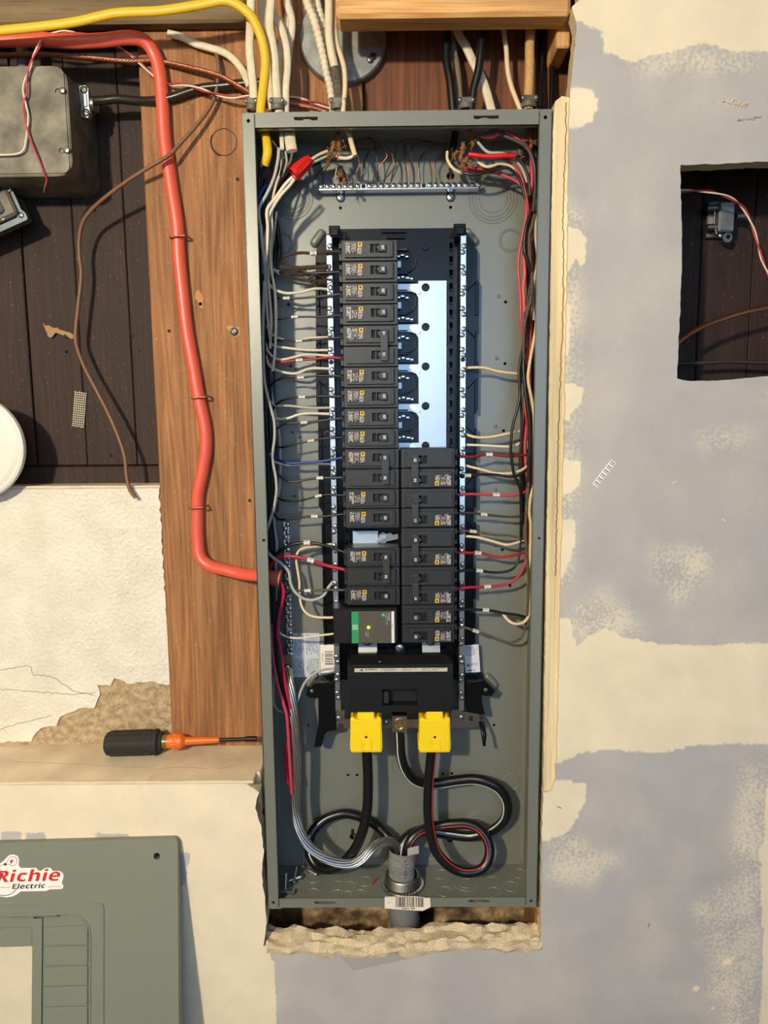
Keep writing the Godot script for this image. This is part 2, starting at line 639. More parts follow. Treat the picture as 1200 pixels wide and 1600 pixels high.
func materials() -> void:
	var m: StandardMaterial3D
	m = mat("panel_paint", c8(117, 119, 110), 0.36)
	m.metallic_specular = 0.62
	relief(m, 0.06, 9.0, 0.004, 5, 2)
	mat("black_plastic", c8(19, 19, 20), 0.38)
	m = mat("base_plastic", c8(11, 13, 17), 0.26)
	m.metallic_specular = 0.36
	m = mat("breaker_plastic", c8(39, 38, 37), 0.42)
	relief(m, 0.25, 30.0, 0.004, 6, 2)
	mat("toggle_plastic", c8(44, 42, 41), 0.36)
	mat("tie_plastic", c8(52, 50, 46), 0.4)
	mat("slot_dark", c8(8, 8, 9), 0.7)
	m = mat("zinc", c8(196, 200, 204), 0.32, 1.0)
	m = mat("bright_zinc", c8(222, 224, 228), 0.24, 1.0)
	m = mat("bus_metal", c8(184, 194, 200), 0.42, 1.0)
	relief(m, 0.03, 14.0, 0.002, 8, 4)
	mat("nickel", c8(168, 160, 148), 0.3, 1.0)
	mat("steel_dull", c8(142, 142, 138), 0.45, 1.0)
	mat("bare_aluminium", c8(205, 202, 196), 0.33, 1.0)
	mat("copper", c8(176, 116, 88), 0.36, 1.0)
	mat("copper_dark", c8(92, 66, 54), 0.45, 0.7)
	mat("white_wire", c8(222, 210, 186), 0.45)
	mat("grey_wire", c8(178, 174, 166), 0.45)
	mat("cream_wire", c8(226, 200, 158), 0.45)
	mat("black_wire", c8(24, 24, 25), 0.35)
	mat("dark_grey_wire", c8(62, 62, 60), 0.42)
	mat("red_wire", c8(170, 36, 36), 0.4)
	mat("dark_red_wire", c8(138, 28, 30), 0.4)
	mat("pink_wire", c8(198, 62, 80), 0.4)
	mat("crimson_wire", c8(176, 26, 62), 0.4)
	mat("salmon_wire", c8(226, 92, 84), 0.4)
	mat("blue_wire", c8(34, 62, 140), 0.4)
	m = mat("cloth_brown", c8(72, 54, 42), 0.95)
	relief(m, 0.4, 40.0, 0.06, 11, 3)
	m = mat("cloth_speckled", Color.WHITE, 0.9, 0.0, blotch(c8(34, 30, 27), c8(60, 52, 46), 71, 0.2, 128, 128, 0.42, c8(190, 170, 140)))
	m.uv1_triplanar = true; m.uv1_world_triplanar = true; m.uv1_scale = Vector3.ONE * 22.0
	m = mat("kraft", Color.WHITE, 0.9, 0.0, blotch(c8(92, 58, 30), c8(176, 122, 70), 72, 0.06))
	m.uv1_triplanar = true; m.uv1_world_triplanar = true; m.uv1_scale = Vector3.ONE * 14.0
	mat("red_nut", c8(206, 30, 24), 0.4)
	mat("red_tape", c8(214, 28, 26), 0.3)
	m = mat("heavy_black", c8(20, 20, 21), 0.28)
	mat("stripe_white", c8(214, 212, 206), 0.4)
	mat("stripe_red", c8(188, 40, 44), 0.4)
	mat("lug_yellow", c8(250, 214, 24), 0.42)
	m = mat("orange_jacket", c8(224, 90, 66), 0.36)
	m.clearcoat_enabled = true; m.clearcoat = 0.3
	mat("jacket_inside", c8(196, 96, 74), 0.6)
	mat("yellow_jacket", c8(232, 184, 36), 0.45)
	m = mat("white_jacket", Color.WHITE, 0.5, 0.0, blotch(c8(206, 190, 160), c8(232, 218, 190), 73, 0.04))
	m.uv1_triplanar = true; m.uv1_world_triplanar = true; m.uv1_scale = Vector3.ONE * 6.0
	m = mat("tan_jacket", Color.WHITE, 0.7, 0.0, blotch(c8(178, 134, 78), c8(216, 172, 108), 74, 0.06))
	m.uv1_triplanar = true; m.uv1_world_triplanar = true; m.uv1_scale = Vector3.ONE * 10.0
	m = mat("old_grey_jacket", Color.WHITE, 0.85, 0.0, blotch(c8(96, 82, 62), c8(150, 132, 100), 75, 0.1))
	m.uv1_triplanar = true; m.uv1_world_triplanar = true; m.uv1_scale = Vector3.ONE * 10.0
	m = mat("sheath_grey", c8(134, 132, 128), 0.5)
	relief(m, 0.05, 12.0, 0.12, 14, 3)
	mat("conduit_grey", c8(120, 122, 122), 0.5)
	m = mat("old_steel", Color.WHITE, 0.62, 0.35, blotch(c8(88, 84, 74), c8(140, 134, 120), 76, 0.02))
	m.uv1_triplanar = true; m.uv1_world_triplanar = true; m.uv1_scale = Vector3.ONE * 5.0
	m = mat("galvanized", Color.WHITE, 0.45, 0.7, blotch(c8(120, 120, 118), c8(160, 162, 160), 77, 0.03))
	m.uv1_triplanar = true; m.uv1_world_triplanar = true; m.uv1_scale = Vector3.ONE * 6.0
	mat("white_plastic", c8(232, 226, 214), 0.4)
	m = mat("cream_cut", c8(238, 216, 178), 0.95)
	relief(m, 0.12, 18.0, 0.25, 15, 4)
	# woods
	for q in [["wood_brown", wood(c8(174, 122, 76), c8(136, 88, 50), c8(100, 62, 36), 21, 256, 1536, 44.0, 0.014), 0.75, 4.0], ["wood_dark", wood(c8(60, 36, 25), c8(42, 25, 17), c8(27, 17, 12), 25, 192, 1024, 44.0, 0.006), 0.72, 6.0],
			["wood_red", wood(c8(128, 77, 46), c8(94, 53, 32), c8(68, 38, 24), 29, 192, 768, 36.0), 0.75, 4.4], ["wood_pine", wood(c8(226, 178, 118), c8(200, 146, 86), c8(182, 124, 70), 33, 192, 768, 40.0), 0.7, 5.0],
			["wood_drab", wood(c8(128, 108, 78), c8(108, 90, 62), c8(92, 76, 54), 37, 192, 768, 16.0), 0.85, 3.0], ["wood_pale", wood(c8(240, 220, 178), c8(228, 204, 160), c8(206, 176, 130), 39, 192, 768, 14.0), 0.85, 5.0]]:
		m = mat(q[0], Color.WHITE, q[2], 0.0, q[1])
		m.uv1_scale = Vector3(q[3], q[3] * 0.125, 1)
		m.uv1_offset = Vector3(0.1, 0.27, 0)
	# the pine beams lie on their side
	m = M["wood_pine"].duplicate()
	m.resource_name = "wood_pine_level"
	M["wood_pine_level"] = m
	var im: Image = (M["wood_pine"].albedo_texture as ImageTexture).get_image().duplicate()
	im.rotate_90(CLOCKWISE)
	m.albedo_texture = tex(im)
	m.uv1_scale = Vector3(1.4, 9.0, 1)
	m = M["wood_drab"].duplicate()
	M["wood_drab_level"] = m
	im = (M["wood_drab"].albedo_texture as ImageTexture).get_image().duplicate()
	im.rotate_90(CLOCKWISE)
	m.albedo_texture = tex(im)
	m.uv1_scale = Vector3(1.2, 5.0, 1)
	# masonry and paint
	m = mat("bare_concrete", Color.WHITE, 0.95, 0.0, blotch(c8(150, 122, 88), c8(206, 184, 146), 81, 0.035, 384, 384, 0.3, c8(224, 208, 176)))
	relief(m, 0.05, 5.0, 0.3, 17, 5)
	m = mat("cavity_concrete", Color.WHITE, 0.95, 0.0, blotch(c8(52, 36, 24), c8(214, 180, 134), 82, 0.02, 384, 384))
	relief(m, 0.05, 3.2, 0.5, 18, 5)
	m = mat("painted_concrete", Color.WHITE, 0.85, 0.0, blotch(c8(224, 214, 196), c8(240, 232, 216), 83, 0.01, 256, 256, 0.16, c8(196, 184, 164)))
	relief(m, 0.1, 5.0, 0.16, 19, 5)
	m = mat("sill_paint", Color.WHITE, 0.8, 0.0, blotch(c8(198, 180, 152), c8(234, 216, 186), 84, 0.012, 256, 256))
	m.uv1_triplanar = true; m.uv1_world_triplanar = true; m.uv1_scale = Vector3.ONE * 3.0
	m = mat("room_wall", c8(132, 129, 124), 0.9)
	m = mat("room_floor", c8(98, 96, 92), 0.8)
	mat("room_ceiling", c8(150, 148, 142), 0.9)
	# small prints
	im = Image.create(48, 32, false, Image.FORMAT_RGB8)
	im.fill(c8(226, 222, 212))
	scribble(im, 6, 3, 42, 14, 2, c8(70, 68, 66), 0.6)
	scribble(im, 6, 19, 42, 30, 2, c8(70, 68, 66), 0.6)
	mat("marker", Color.WHITE, 0.5, 0.0, tex(im))
	im = Image.create(64, 48, false, Image.FORMAT_RGB8)
	im.fill(c8(226, 222, 212))
	digits(im, "13", 18, 4, 4, c8(70, 68, 66))
	digits(im, "13", 18, 28, 4, c8(70, 68, 66))
	mat("marker_13", Color.WHITE, 0.5, 0.0, tex(im))
	for s in ["15", "20", "30", "50"]:
		im = Image.create(40, 28, false, Image.FORMAT_RGB8)
		im.fill(c8(40, 38, 37))
		digits(im, s, 6, 4, 4, c8(226, 224, 216))
		mat("rating_" + s, Color.WHITE, 0.4, 0.0, tex(im))
	for k in 3:
		im = Image.create(100, 80, false, Image.FORMAT_RGB8)
		im.fill(c8(24, 22, 22))
		scribble(im, 2, 2, 30, 78, 4, c8(246, 236, 230), 0.85, true)
		scribble(im, 34, 2 + 20 * (k % 2), 66, 74, 4, c8(240, 226, 220), 0.62, true)
		scribble(im, 70, 32, 98, 78, 4, c8(246, 236, 230), 0.82, true)
		im.fill_rect(Rect2i(72, 1, 26, 28), c8(222, 178, 40))
		im.fill_rect(Rect2i(80, 9, 10, 11), c8(40, 32, 20))
		im.fill_rect(Rect2i(77, 6, 16, 2), c8(90, 66, 20))
		mat("breaker_print_%d" % k, Color.WHITE, 0.5, 0.0, tex(im))


func setting() -> void:
	# room shell behind and beside the camera
	var b := mb()
	b.box(Vector3(-2.4, FLOOR_Y - 0.1, -0.4), Vector3(2.4, FLOOR_Y, 3.3))
	struct("floor", b, M.room_floor)
	b = mb()
	b.box(Vector3(-2.4, CEIL_Y, -0.4), Vector3(2.4, CEIL_Y + 0.1, 3.3))
	struct("ceiling", b, M.room_ceiling)
	b = mb()
	b.box(Vector3(-2.4, FLOOR_Y, -0.4), Vector3(-2.3, CEIL_Y, 3.3))
	struct("wall_left", b, M.room_wall)
	b = mb()
	b.box(Vector3(2.3, FLOOR_Y, -0.4), Vector3(2.4, CEIL_Y, 3.3))
	struct("wall_right", b, M.room_wall)
	b = mb()
	b.plate(rect(-2.3, FLOOR_Y, 2.3, CEIL_Y), [rect(-0.2, -0.18, 1.3, 0.98)], 3.1, 3.2)
	struct("wall_back", b, M.room_wall)
	b = mb()
	b.plate(rect(-0.2, -0.18, 1.3, 0.98), [rect(-0.16, -0.14, 0.53, 0.94), rect(0.57, -0.14, 1.26, 0.94)], 3.13, 3.17)
	var win := struct("window_1", b, M.white_plastic)
	var glass := mat("window_glass", Color(0.95, 0.98, 1.0, 0.08), 0.02)
	glass.transparency = BaseMaterial3D.TRANSPARENCY_ALPHA
	for x in [-0.16, 0.57]:
		b = mb()
		b.box(Vector3(x, -0.14, 3.148), Vector3(x + 0.69, 0.94, 3.152))
		part(win, "pane", b, glass)

	# the wall that carries the load centre: sheathing, studs, foundation, drywall
	var wall := Node3D.new()
	wall.name = "wall_front"
	wall.set_meta("kind", "structure")
	add_child(wall)
	b = mb()
	b.box(Vector3(-2.3, FLOOR_Y, -0.40), Vector3(2.3, CEIL_Y, -0.19))
	part(wall, "masonry_core", b, M.bare_concrete)
	# vertical sheathing boards
	var x0 := P(33, 380, -0.15).x
	var low := P(50, 728, -0.15).y
	var k := 0
	var x := x0 - 0.0728 * 24
	while x < 0.95:
		b = mb()
		var dz := rng.randf_range(-0.002, 0.002)
		var lo := low if x < -0.2 else FLOOR_Y
		b.box(Vector3(x + 0.0007, lo, -0.172), Vector3(x + 0.0721, CEIL_Y, -0.15 + dz), 0.0012)
		for i in b.t.size(): b.t[i] += Vector2(k * 0.37, k * 0.71)
		part(wall, "sheathing_board", b, M.wood_dark)
		x += 0.0728
		k += 1
	b = mb()
	b.box(Vector3(-2.2, P(50, 775, -0.15).y, -0.17), Vector3(-0.18, low - 0.0012, -0.148), 0.002)
	part(wall, "bottom_board", b, M.wood_dark)
	# foundation wall: bare concrete with a skin of white paint that has flaked off low down
	var ysill := P(200, 1222, 0.004).y
	b = mb()
	b.box(Vector3(-2.3, ysill - 0.05, -0.19), Vector3(0.45, P(100, 764, -0.107).y, -0.107), 0.003)
	part(wall, "foundation_wall", b, M.bare_concrete)
	b = mb()
	var ledge := P(100, 764, -0.107).y
	b.plate(ragged([-900, 764, 248, 757, 256, 900, 268, 1070, 240, 1066, 200, 1068, 180, 1060, 172, 1070, 152, 1070, 156, 1086, 146, 1106, 124, 1108, 112, 1112, 96, 1120, 88, 1134, 66, 1138, 54, 1146, 50, 1158, 0, 1160, -900, 1165], -0.104, 0.0016), [], -0.1085, -0.104)
	part(wall, "paint_skin", b, M.painted_concrete)
	b = mb()
	b.box(Vector3(-2.3, ledge - 0.001, -0.15), Vector3(-0.19, ledge + 0.004, -0.103), 0.002)
	part(wall, "ledge_mortar", b, M.sill_paint)
	# cracks in the paint skin
	for q in [[0, 1047, 30, 1042, 46, 1041, 50, 1049, 53, 1055, 80, 1057, 96, 1067, 115, 1079, 146, 1086], [0, 1077, 60, 1081, 110, 1085, 150, 1082], [0, 1140, 40, 1128, 80, 1118]]:
		b = mb()
		var cr := PackedVector3Array()
		for i in range(0, q.size(), 2): cr.append(P(q[i], q[i + 1], -0.1039))
		cr = smooth(cr, 0.004)
		for i in cr.size(): cr[i] += Vector3(rng.randf_range(-0.0006, 0.0006), rng.randf_range(-0.0012, 0.0012), 0)
		b.tube(cr, 0.00045, 4)
		part(wall, "paint_crack", b, mat("crack_grey", c8(150, 132, 108), 0.9) if not M.has("crack_grey") else M.crack_grey)
	# the shelf in front of the foundation
	b = mb()
	b.box(Vector3(-2.3, ysill - 0.06, -0.112), Vector3(P(404, 1235, 0.0).x, ysill, -0.0185), 0.002)
	b.box(Vector3(-2.3, ysill - 0.004, -0.03), Vector3(P(398, 1235, 0.0).x, ysill + 0.0006, 0.0048), 0.0016)
	part(wall, "shelf_top", b, M.sill_paint)
	for q in [[212, 1208, 240, 1202, 290, 1199, 330, 1203, 346, 1212], [250, 1214, 290, 1206, 340, 1202, 366, 1196], [20, 1190, 120, 1194, 220, 1200]]:
		b = mb()
		var pc := PackedVector3Array()
		for i in range(0, q.size(), 2): pc.append(PY(q[i], q[i + 1], ysill + 0.0001))
		b.tube(smooth(pc, 0.004), 0.0003, 4)
		part(wall, "pencil_line", b, M.crack_grey)
	# broad studs behind the load centre
	b = mb()
	var sl := P(241, 600, -0.10).x
	var sm_ := P(568, 150, -0.10).x
	b.box(Vector3(sl, ysill - 0.04, -0.14), Vector3(sm_ - 0.001, CEIL_Y, -0.10), 0.002)
	part(wall, "stud_plank", b, M.wood_brown)
	b = mb()
	b.box(Vector3(sm_ + 0.001, ysill - 0.04, -0.14), Vector3(0.30, CEIL_Y, -0.101), 0.002)
	for i in b.t.size(): b.t[i] += Vector2(0.3, 0.4)
	part(wall, "stud_plank", b, M.wood_red)
	# masonry seen below the load centre
	b = mb()
	b.box(Vector3(-0.24, -0.80, -0.16), Vector3(0.3, ysill - 0.04, -0.105))
	part(wall, "cavity_masonry", b, M.cavity_concrete)
	b = mb()
	b.box(Vector3(P(829, 1440, -0.05).x, -0.75, -0.1), Vector3(P(850, 1440, -0.05).x, -0.45, -0.02), 0.001)
	part(wall, "cavity_stud", b, M.wood_brown)
	# drywall: one sheet, cut round the load centre and with a square hole
	var outline := ragged([1700, -400, 1700, 2400, -1200, 2400, -1200, 1224, 0, 1223, 200, 1223.5, 385, 1224, 404, 1238, 399, 1262, 408, 1290, 412, 1330, 409, 1370, 414, 1404, 417, 1440, 412, 1478,
		440, 1481, 500, 1482, 540, 1486, 556, 1492, 600, 1484, 650, 1482, 670, 1476, 720, 1471, 790, 1474, 845, 1471, 845.5, 1400, 847, 1300, 848.5, 1239, 862, 1236, 868, 1215, 872, 1100, 876, 900, 881, 700, 885, 500, 888, 300, 890, 150, 897, 90, 901, 40, 894, 10, 906, 0, 906, -400], 0.004, 0.0008)
	var hole := ragged([1063, 258, 1066, 400, 1062, 500, 1058, 592, 1080, 596, 1130, 594, 1200, 588, 1340, 584, 1345, 252, 1200, 252, 1120, 256], 0.004, 0.0006)
	var edge := mb()
	b = mb()
	b.plate(outline, [hole], -0.018, 0.004, edge)
	var lav := c8(182, 178, 177)
	var crm := c8(238, 222, 194)
	var cream := [
		[880, -300, 1700, -300, 1700, 76, 1200, 80, 1150, 82, 1100, 68, 1060, 78, 1010, 90, 985, 98, 960, 85, 945, 82, 940, 50, 905, 35, 880, 30],
		[888, 136, 925, 140, 934, 158, 926, 190, 898, 202, 884, 204],
		[886, 352, 900, 356, 913, 362, 914, 412, 906, 420, 901, 404, 886, 430], [884, 470, 893, 480, 892, 540, 883, 560], [880, 598, 912, 602, 909, 634, 896, 640, 893, 655, 880, 660], [878, 716, 905, 720, 904, 758, 894, 770, 878, 776], [876, 808, 902, 812, 899, 850, 888, 884, 878, 906, 870, 912],
		[866, 960, 893, 966, 900, 1012, 915, 996, 945, 980, 975, 996, 1030, 1005, 1100, 1010, 1160, 1004, 1700, 1016, 1700, 1164, 1200, 1164, 1100, 1162, 1070, 1168, 1030, 1178, 950, 1170, 905, 1178, 875, 1192, 856, 1194],
		[840, 1218, 915, 1222, 915, 1250, 895, 1290, 880, 1306, 840, 1316],
		[1196, 1232, 1240, 1222, 1700, 1160, 1700, 1720, 1182, 1720, 1192, 1480, 1186, 1330, 1193, 1312],
		[-1000, 1190, 412, 1220, 417, 1480, 428, 1505, 432, 1620, 430, 1900, -1000, 1900],
		[1128, 1500, 1148, 1494, 1142, 1510, 1130, 1508], [1076, 1544, 1095, 1540, 1088, 1550], [1106, 1572, 1122, 1574, 1116, 1580],
	]
	var pm := mat("drywall_paint", Color.WHITE, 0.82, 0.0, paint_map(-0.75, -0.78, 0.75, 0.78, 1500, 1560, 0.004, lav, crm, cream, 91, 0.20, [[0, 1300, 34, 1300, 34, 1320, 0, 1322], [38, 1300, 70, 1303, 74, 1316, 40, 1318], [150, 1302, 205, 1306, 200, 1316, 152, 1316], [276, 1334, 297, 1334, 290, 1380, 277, 1390]], [[884, 300, 902, 330, 906, 480, 900, 560, 908, 640, 902, 700, 906, 800, 894, 900, 872, 930], [1022, 866, 1060, 846, 1112, 842, 1126, 880, 1090, 916, 1056, 934, 1030, 905], [900, 935, 955, 926, 1000, 984, 950, 990, 905, 990], [1150, 1186, 1198, 1186, 1192, 1600, 1130, 1600, 1094, 1490, 1092, 1402, 1140, 1384], [1100, 680, 1150, 676, 1172, 690, 1160, 702, 1104, 702], [850, 1300, 900, 1310, 960, 1340, 940, 1372, 870, 1380], [1170, 625, 1240, 620, 1240, 660, 1190, 650], [960, 84, 1120, 72, 1200, 90, 1160, 108, 1100, 112, 1060, 100, 990, 104]]))
	fit_uv(pm, -0.75, -0.78, 0.75, 0.78)
	pm.texture_repeat = false
	var dn := NoiseTexture2D.new()
	var nz := FastNoiseLite.new()
	nz.seed = 4; nz.frequency = 0.03; nz.fractal_octaves = 5
	dn.width = 512; dn.height = 512; dn.noise = nz; dn.as_normal_map = true; dn.bump_strength = 3.0
	pm.normal_enabled = true
	pm.normal_texture = dn
	pm.normal_scale = 0.25
	part(wall, "drywall_sheet", b, pm)
	part(wall, "gypsum_edge", edge, M.cream_cut)
	# broken gypsum along the lower edge of the opening
	b = mb()
	var nzr := FastNoiseLite.new()
	nzr.seed = 12
	nzr.frequency = 3.2
	nzr.fractal_octaves = 3
	var rows := []
	for i in 111:
		var px := lerpf(416, 847, i / 110.0)
		var yt := P(px, 1477 + 7.0 * exp(-pow((px - 565) / 40.0, 2)) - 5.0 * smoothstep(640, 700, px), 0.004).y
		var cs := PackedVector3Array()
		for q in [[-0.030, -0.016], [-0.029, 0.002], [-0.022, 0.006], [-0.014, 0.005], [-0.006, 0.003], [0.0, 0.001], [0.0062, -0.002], [0.0072, -0.007], [0.0046, -0.014]]:
			var base := P(px, 1478, q[0])
			var n3 := Vector3(nzr.get_noise_3d(base.x * 9, q[0] * 30, 1), nzr.get_noise_3d(base.x * 9, q[0] * 30, 40), nzr.get_noise_3d(base.x * 9, q[0] * 30, 80))
			cs.append(Vector3(base.x, yt + q[1], q[0]) + n3 * Vector3(0.001, 0.0075, 0.004))
		rows.append(cs)
	for i in 110:
		for k2 in 8:
			var a0: Vector3 = rows[i][k2]
			var a1: Vector3 = rows[i + 1][k2]
			var a2: Vector3 = rows[i + 1][k2 + 1]
			var a3: Vector3 = rows[i][k2 + 1]
			var nn := (a3 - a0).cross(a1 - a0).normalized()
			if nn.y + nn.z < 0: nn = -nn
			b.quad(a0, a1, a2, a3, nn)
	part(wall, "broken_gypsum", b, M.cream_cut)
	# flap of torn paper below the opening
	b = mb()
	b.plate(poly([531, 1494, 555, 1498, 600, 1490, 668, 1483, 664, 1492, 600, 1506, 552, 1516], 0.005), [], 0.004, 0.0055)
	part(wall, "torn_paper", b, mat("paper_lavender", c8(168, 160, 160), 0.9))

	# pale stud between load centre and drywall
	b = mb()
	b.plate(ragged([868, 158, 878, 150, 890, 152, 890, 300, 886, 500, 882, 700, 877, 900, 873, 1100, 868, 1216, 862, 1238, 849, 1238, 852, 1000, 857, 700, 861, 400, 864, 200], 0.0, 0.0005), [], -0.07, 0.0)
	solo("edge_stud", "pale whitewashed stud running beside the grey load centre", "stud", b, M.wood_pale)
	b = mb()
	var cp := path([884, 160, 0.4, 884, 220, 0.4, 880, 330, 0.4, 880, 460, 0.4, 877, 560, 0.4, 872, 690, 0.4, 870, 800, 0.4, 868, 900, 0.4])
	for i in cp.size(): cp[i] += Vector3(rng.randf_range(-0.0008, 0.0008), 0, 0)
	b.tube(cp, 0.0005, 5)
	solo("stud_crack", "thin dark crack running down the pale whitewashed stud", "crack", b, mat("crack_dark", c8(104, 78, 52), 0.9))
	# beams overhead
	b = mb()
	var p0 := P(525, 27, 0.0)
	var p1 := P(892, 27, 0.0)
	b.box(Vector3(p0.x, p0.y, -0.035), Vector3(p1.x, CEIL_Y, 0.0), 0.004)
	solo("pine_beam", "fresh pine beam spanning above the load centre", "beam", b, M.wood_pine_level)
	b = mb()
	p0 = P(868, 77, -0.04)
	p1 = P(891, 40, -0.04)
	b.box(Vector3(p0.x, p0.y, -0.09), Vector3(p1.x, p1.y + 0.03, -0.036), 0.002)
	solo("pine_block", "small pine block tucked under the end of the pine beam", "block", b, M.wood_pine)
	b = mb()
	p0 = P(-900, 50, -0.078)
	p1 = P(385, 50, -0.078)
	b.box(Vector3(p0.x, p0.y, -0.098), Vector3(p1.x, CEIL_Y, -0.078), 0.003)
	solo("old_beam", "dull grey-brown old beam above the yellow and orange cables", "beam", b, M.wood_drab_level)


func enclosure() -> void:
	var at := Vector3(0, -0.5027, -0.092)
	var o := thing("load_centre", "grey steel load centre box with its cover off, full of wires", "electrical panel", at)
	var W := 0.181
	var H := 0.5027
	var D := -0.092
	var paint: Material = M.panel_paint
	# back with holes
	var b := mb(o)
	var holes := []
	for q in [[451, 476], [454, 572], [457, 676], [460, 775], [790, 472], [789, 568], [787, 673], [785, 859], [797, 915], [544, 1211], [558, 1211], [692, 1209], [706, 1209], [772, 1133], [482, 1133], [532, 325], [704, 324]]:
		holes.append(circle(P2(q[0], q[1], D), 0.0021, 12))
	for q in [[704, 275], [536, 280], [552, 1307], [703, 1311]]:
		var c := P2(q[0], q[1], D)
		holes.append(circle(c, 0.0052, 16))
	b.plate(rect(-W, -H, W, H), holes, D - 0.0014, D)
	part(o, "back_panel", b, paint)
	# keyhole slots above the big holes
	for q in [[704, 268], [536, 273], [551, 1300], [703, 1304]]:
		var c := P(q[0], q[1], D)
		b = mb(o)
		b.box(c + Vector3(-0.0022, -0.005, -0.001), c + Vector3(0.0022, 0.005, 0.0002))
		part(o, "keyhole_slot", b, M.slot_dark)
	# sides, top and bottom
	for s in [-1.0, 1.0]:
		b = mb(o)
		b.box(Vector3(s * W, -H, D), Vector3(s * (W - 0.0014), H, 0))
		part(o, "side_wall", b, paint)
	b = mb(o)
	b.box(Vector3(-W, H - 0.0014, D), Vector3(W, H, -0.0015))
	part(o, "top_wall", b, paint)
	b = mb(o)
	b.box(Vector3(-W, -H, D), Vector3(W, -H + 0.0014, -0.0015))
	part(o, "bottom_wall", b, paint)
	# spot-welded flanges of top and bottom against the back
	b = mb(o)
	b.box(Vector3(-W + 0.004, H - 0.016, D), Vector3(W - 0.004, H - 0.001, D + 0.0016), 0.0006)
	part(o, "welded_flange", b, paint)
	b = mb(o)
	b.box(Vector3(-W + 0.004, -H + 0.001, D), Vector3(W - 0.004, -H + 0.0125, D + 0.0016), 0.0006)
	part(o, "welded_flange", b, paint)
	# rolled inner corner of the side walls
	for s in [-1.0, 1.0]:
		b = mb(o)
		var prof := PackedVector2Array([Vector2(s * W, D), Vector2(s * (W - 0.007), D)])
		for i in 7:
			var w := PI / 2 * i / 6.0
			prof.append(Vector2(s * (W - 0.007 + 0.007 * sin(w)), D + 0.007 - 0.007 * cos(w)))
		for i in prof.size() - 1:
			var a := prof[i]
			var d := prof[i + 1]
			var nn := Vector3(-(d - a).y, 0, (d - a).x).normalized()
			if nn.x * s > 0: nn = -nn
			b.quad(Vector3(a.x, -H + 0.002, a.y), Vector3(d.x, -H + 0.002, d.y), Vector3(d.x, H - 0.002, d.y), Vector3(a.x, H - 0.002, a.y), nn)
		part(o, "corner_bend", b, paint)
	# front rims
	var lip := 0.0148
	for s in [-1.0, 1.0]:
		b = mb(o)
		var hs := [circle(Vector2(s * (W - 0.0081), H - 0.0083), 0.0022, 12), circle(Vector2(s * (W - 0.0081), -H + 0.0083), 0.0022, 12)]
		hs.append(circle(P2(412 if s < 0 else 842.5, 844 if s < 0 else 841, 0.0), 0.002, 12))
		b.plate(rect(minf(s * W, s * (W - lip)), -H, maxf(s * W, s * (W - lip)), H), hs, -0.0014, 0.0)
		b.box(Vector3(s * (W - lip), -H + 0.002, -0.007), Vector3(s * (W - lip + 0.0012), H - 0.002, 0.0), 0.0005)
		part(o, "side_rim", b, paint)
	b = mb(o)
	var xi := W - lip - 0.0008
	b.plate(PackedVector2Array([Vector2(-xi, H - 0.0165), Vector2(xi, H - 0.0165), Vector2(xi, H + 0.0015), Vector2(-xi, H + 0.0015)]), [poly([458, 182, 497, 181.5, 496, 187, 487, 187.5, 484, 185.5, 475, 185.5, 472, 187.5, 460, 187], 0.0), poly([740, 180, 780, 179.5, 779, 184.5, 765, 185, 760, 183, 752, 183.5, 748, 185.5, 741, 185], 0.0)], -0.0028, -0.0014)
	b.box(Vector3(-xi, H - 0.0165, -0.008), Vector3(xi, H - 0.0153, -0.0014))
	b.box(Vector3(-W, H, -0.02), Vector3(W, H + 0.0015, -0.0016), 0.0006)
	part(o, "top_rim", b, paint)
	b = mb(o)
	b.plate(PackedVector2Array([Vector2(-xi, -H - 0.0005), Vector2(xi, -H - 0.0005), Vector2(xi, -H + 0.0125), Vector2(-xi, -H + 0.0125)]), [poly([490, 1411, 493, 1409.5, 523, 1409.5, 526, 1411, 522, 1413.5, 494, 1414], 0.0), poly([731, 1410.5, 735, 1406.5, 763, 1406.5, 768, 1410.5, 757, 1411.5, 753, 1410, 745, 1410, 741, 1411.5], 0.0)], -0.0028, -0.0014)
	part(o, "bottom_rim", b, paint)
	for s in [-1.0, 1.0]:
		b = mb(o)
		b.box(Vector3(s * W, -H - 0.0012, -0.012), Vector3(s * (W - 0.018), -H + 0.0002, 0.0), 0.0005)
		part(o, "corner_tab", b, paint)
	# knock-out rings on the back: low ridges
	for q in [[457, 310, [0.013, 0.018, 0.022, 0.026]], [770, 310, [0.018, 0.023, 0.027, 0.031]], [440, 381, [0.0125, 0.0145]], [797, 376, [0.0125, 0.0145]], [628, 1195, [0.015]], [500, 1300, [0.02, 0.025]], [745, 1292, [0.014, 0.018, 0.022]], [800, 1222, [0.012]], [536, 280, [0.013, 0.016]], [704, 275, [0.016, 0.019]]]:
		b = mb(o)
		b.xf = Transform3D(Basis(), P(q[0], q[1], D))
		for r in q[2]: b.lathe([Vector2(r + 0.0011, 0), Vector2(r + 0.0004, 0.0007), Vector2(r - 0.0004, 0.0007), Vector2(r - 0.0011, 0)], 36)
		part(o, "knockout_ring", b, paint)
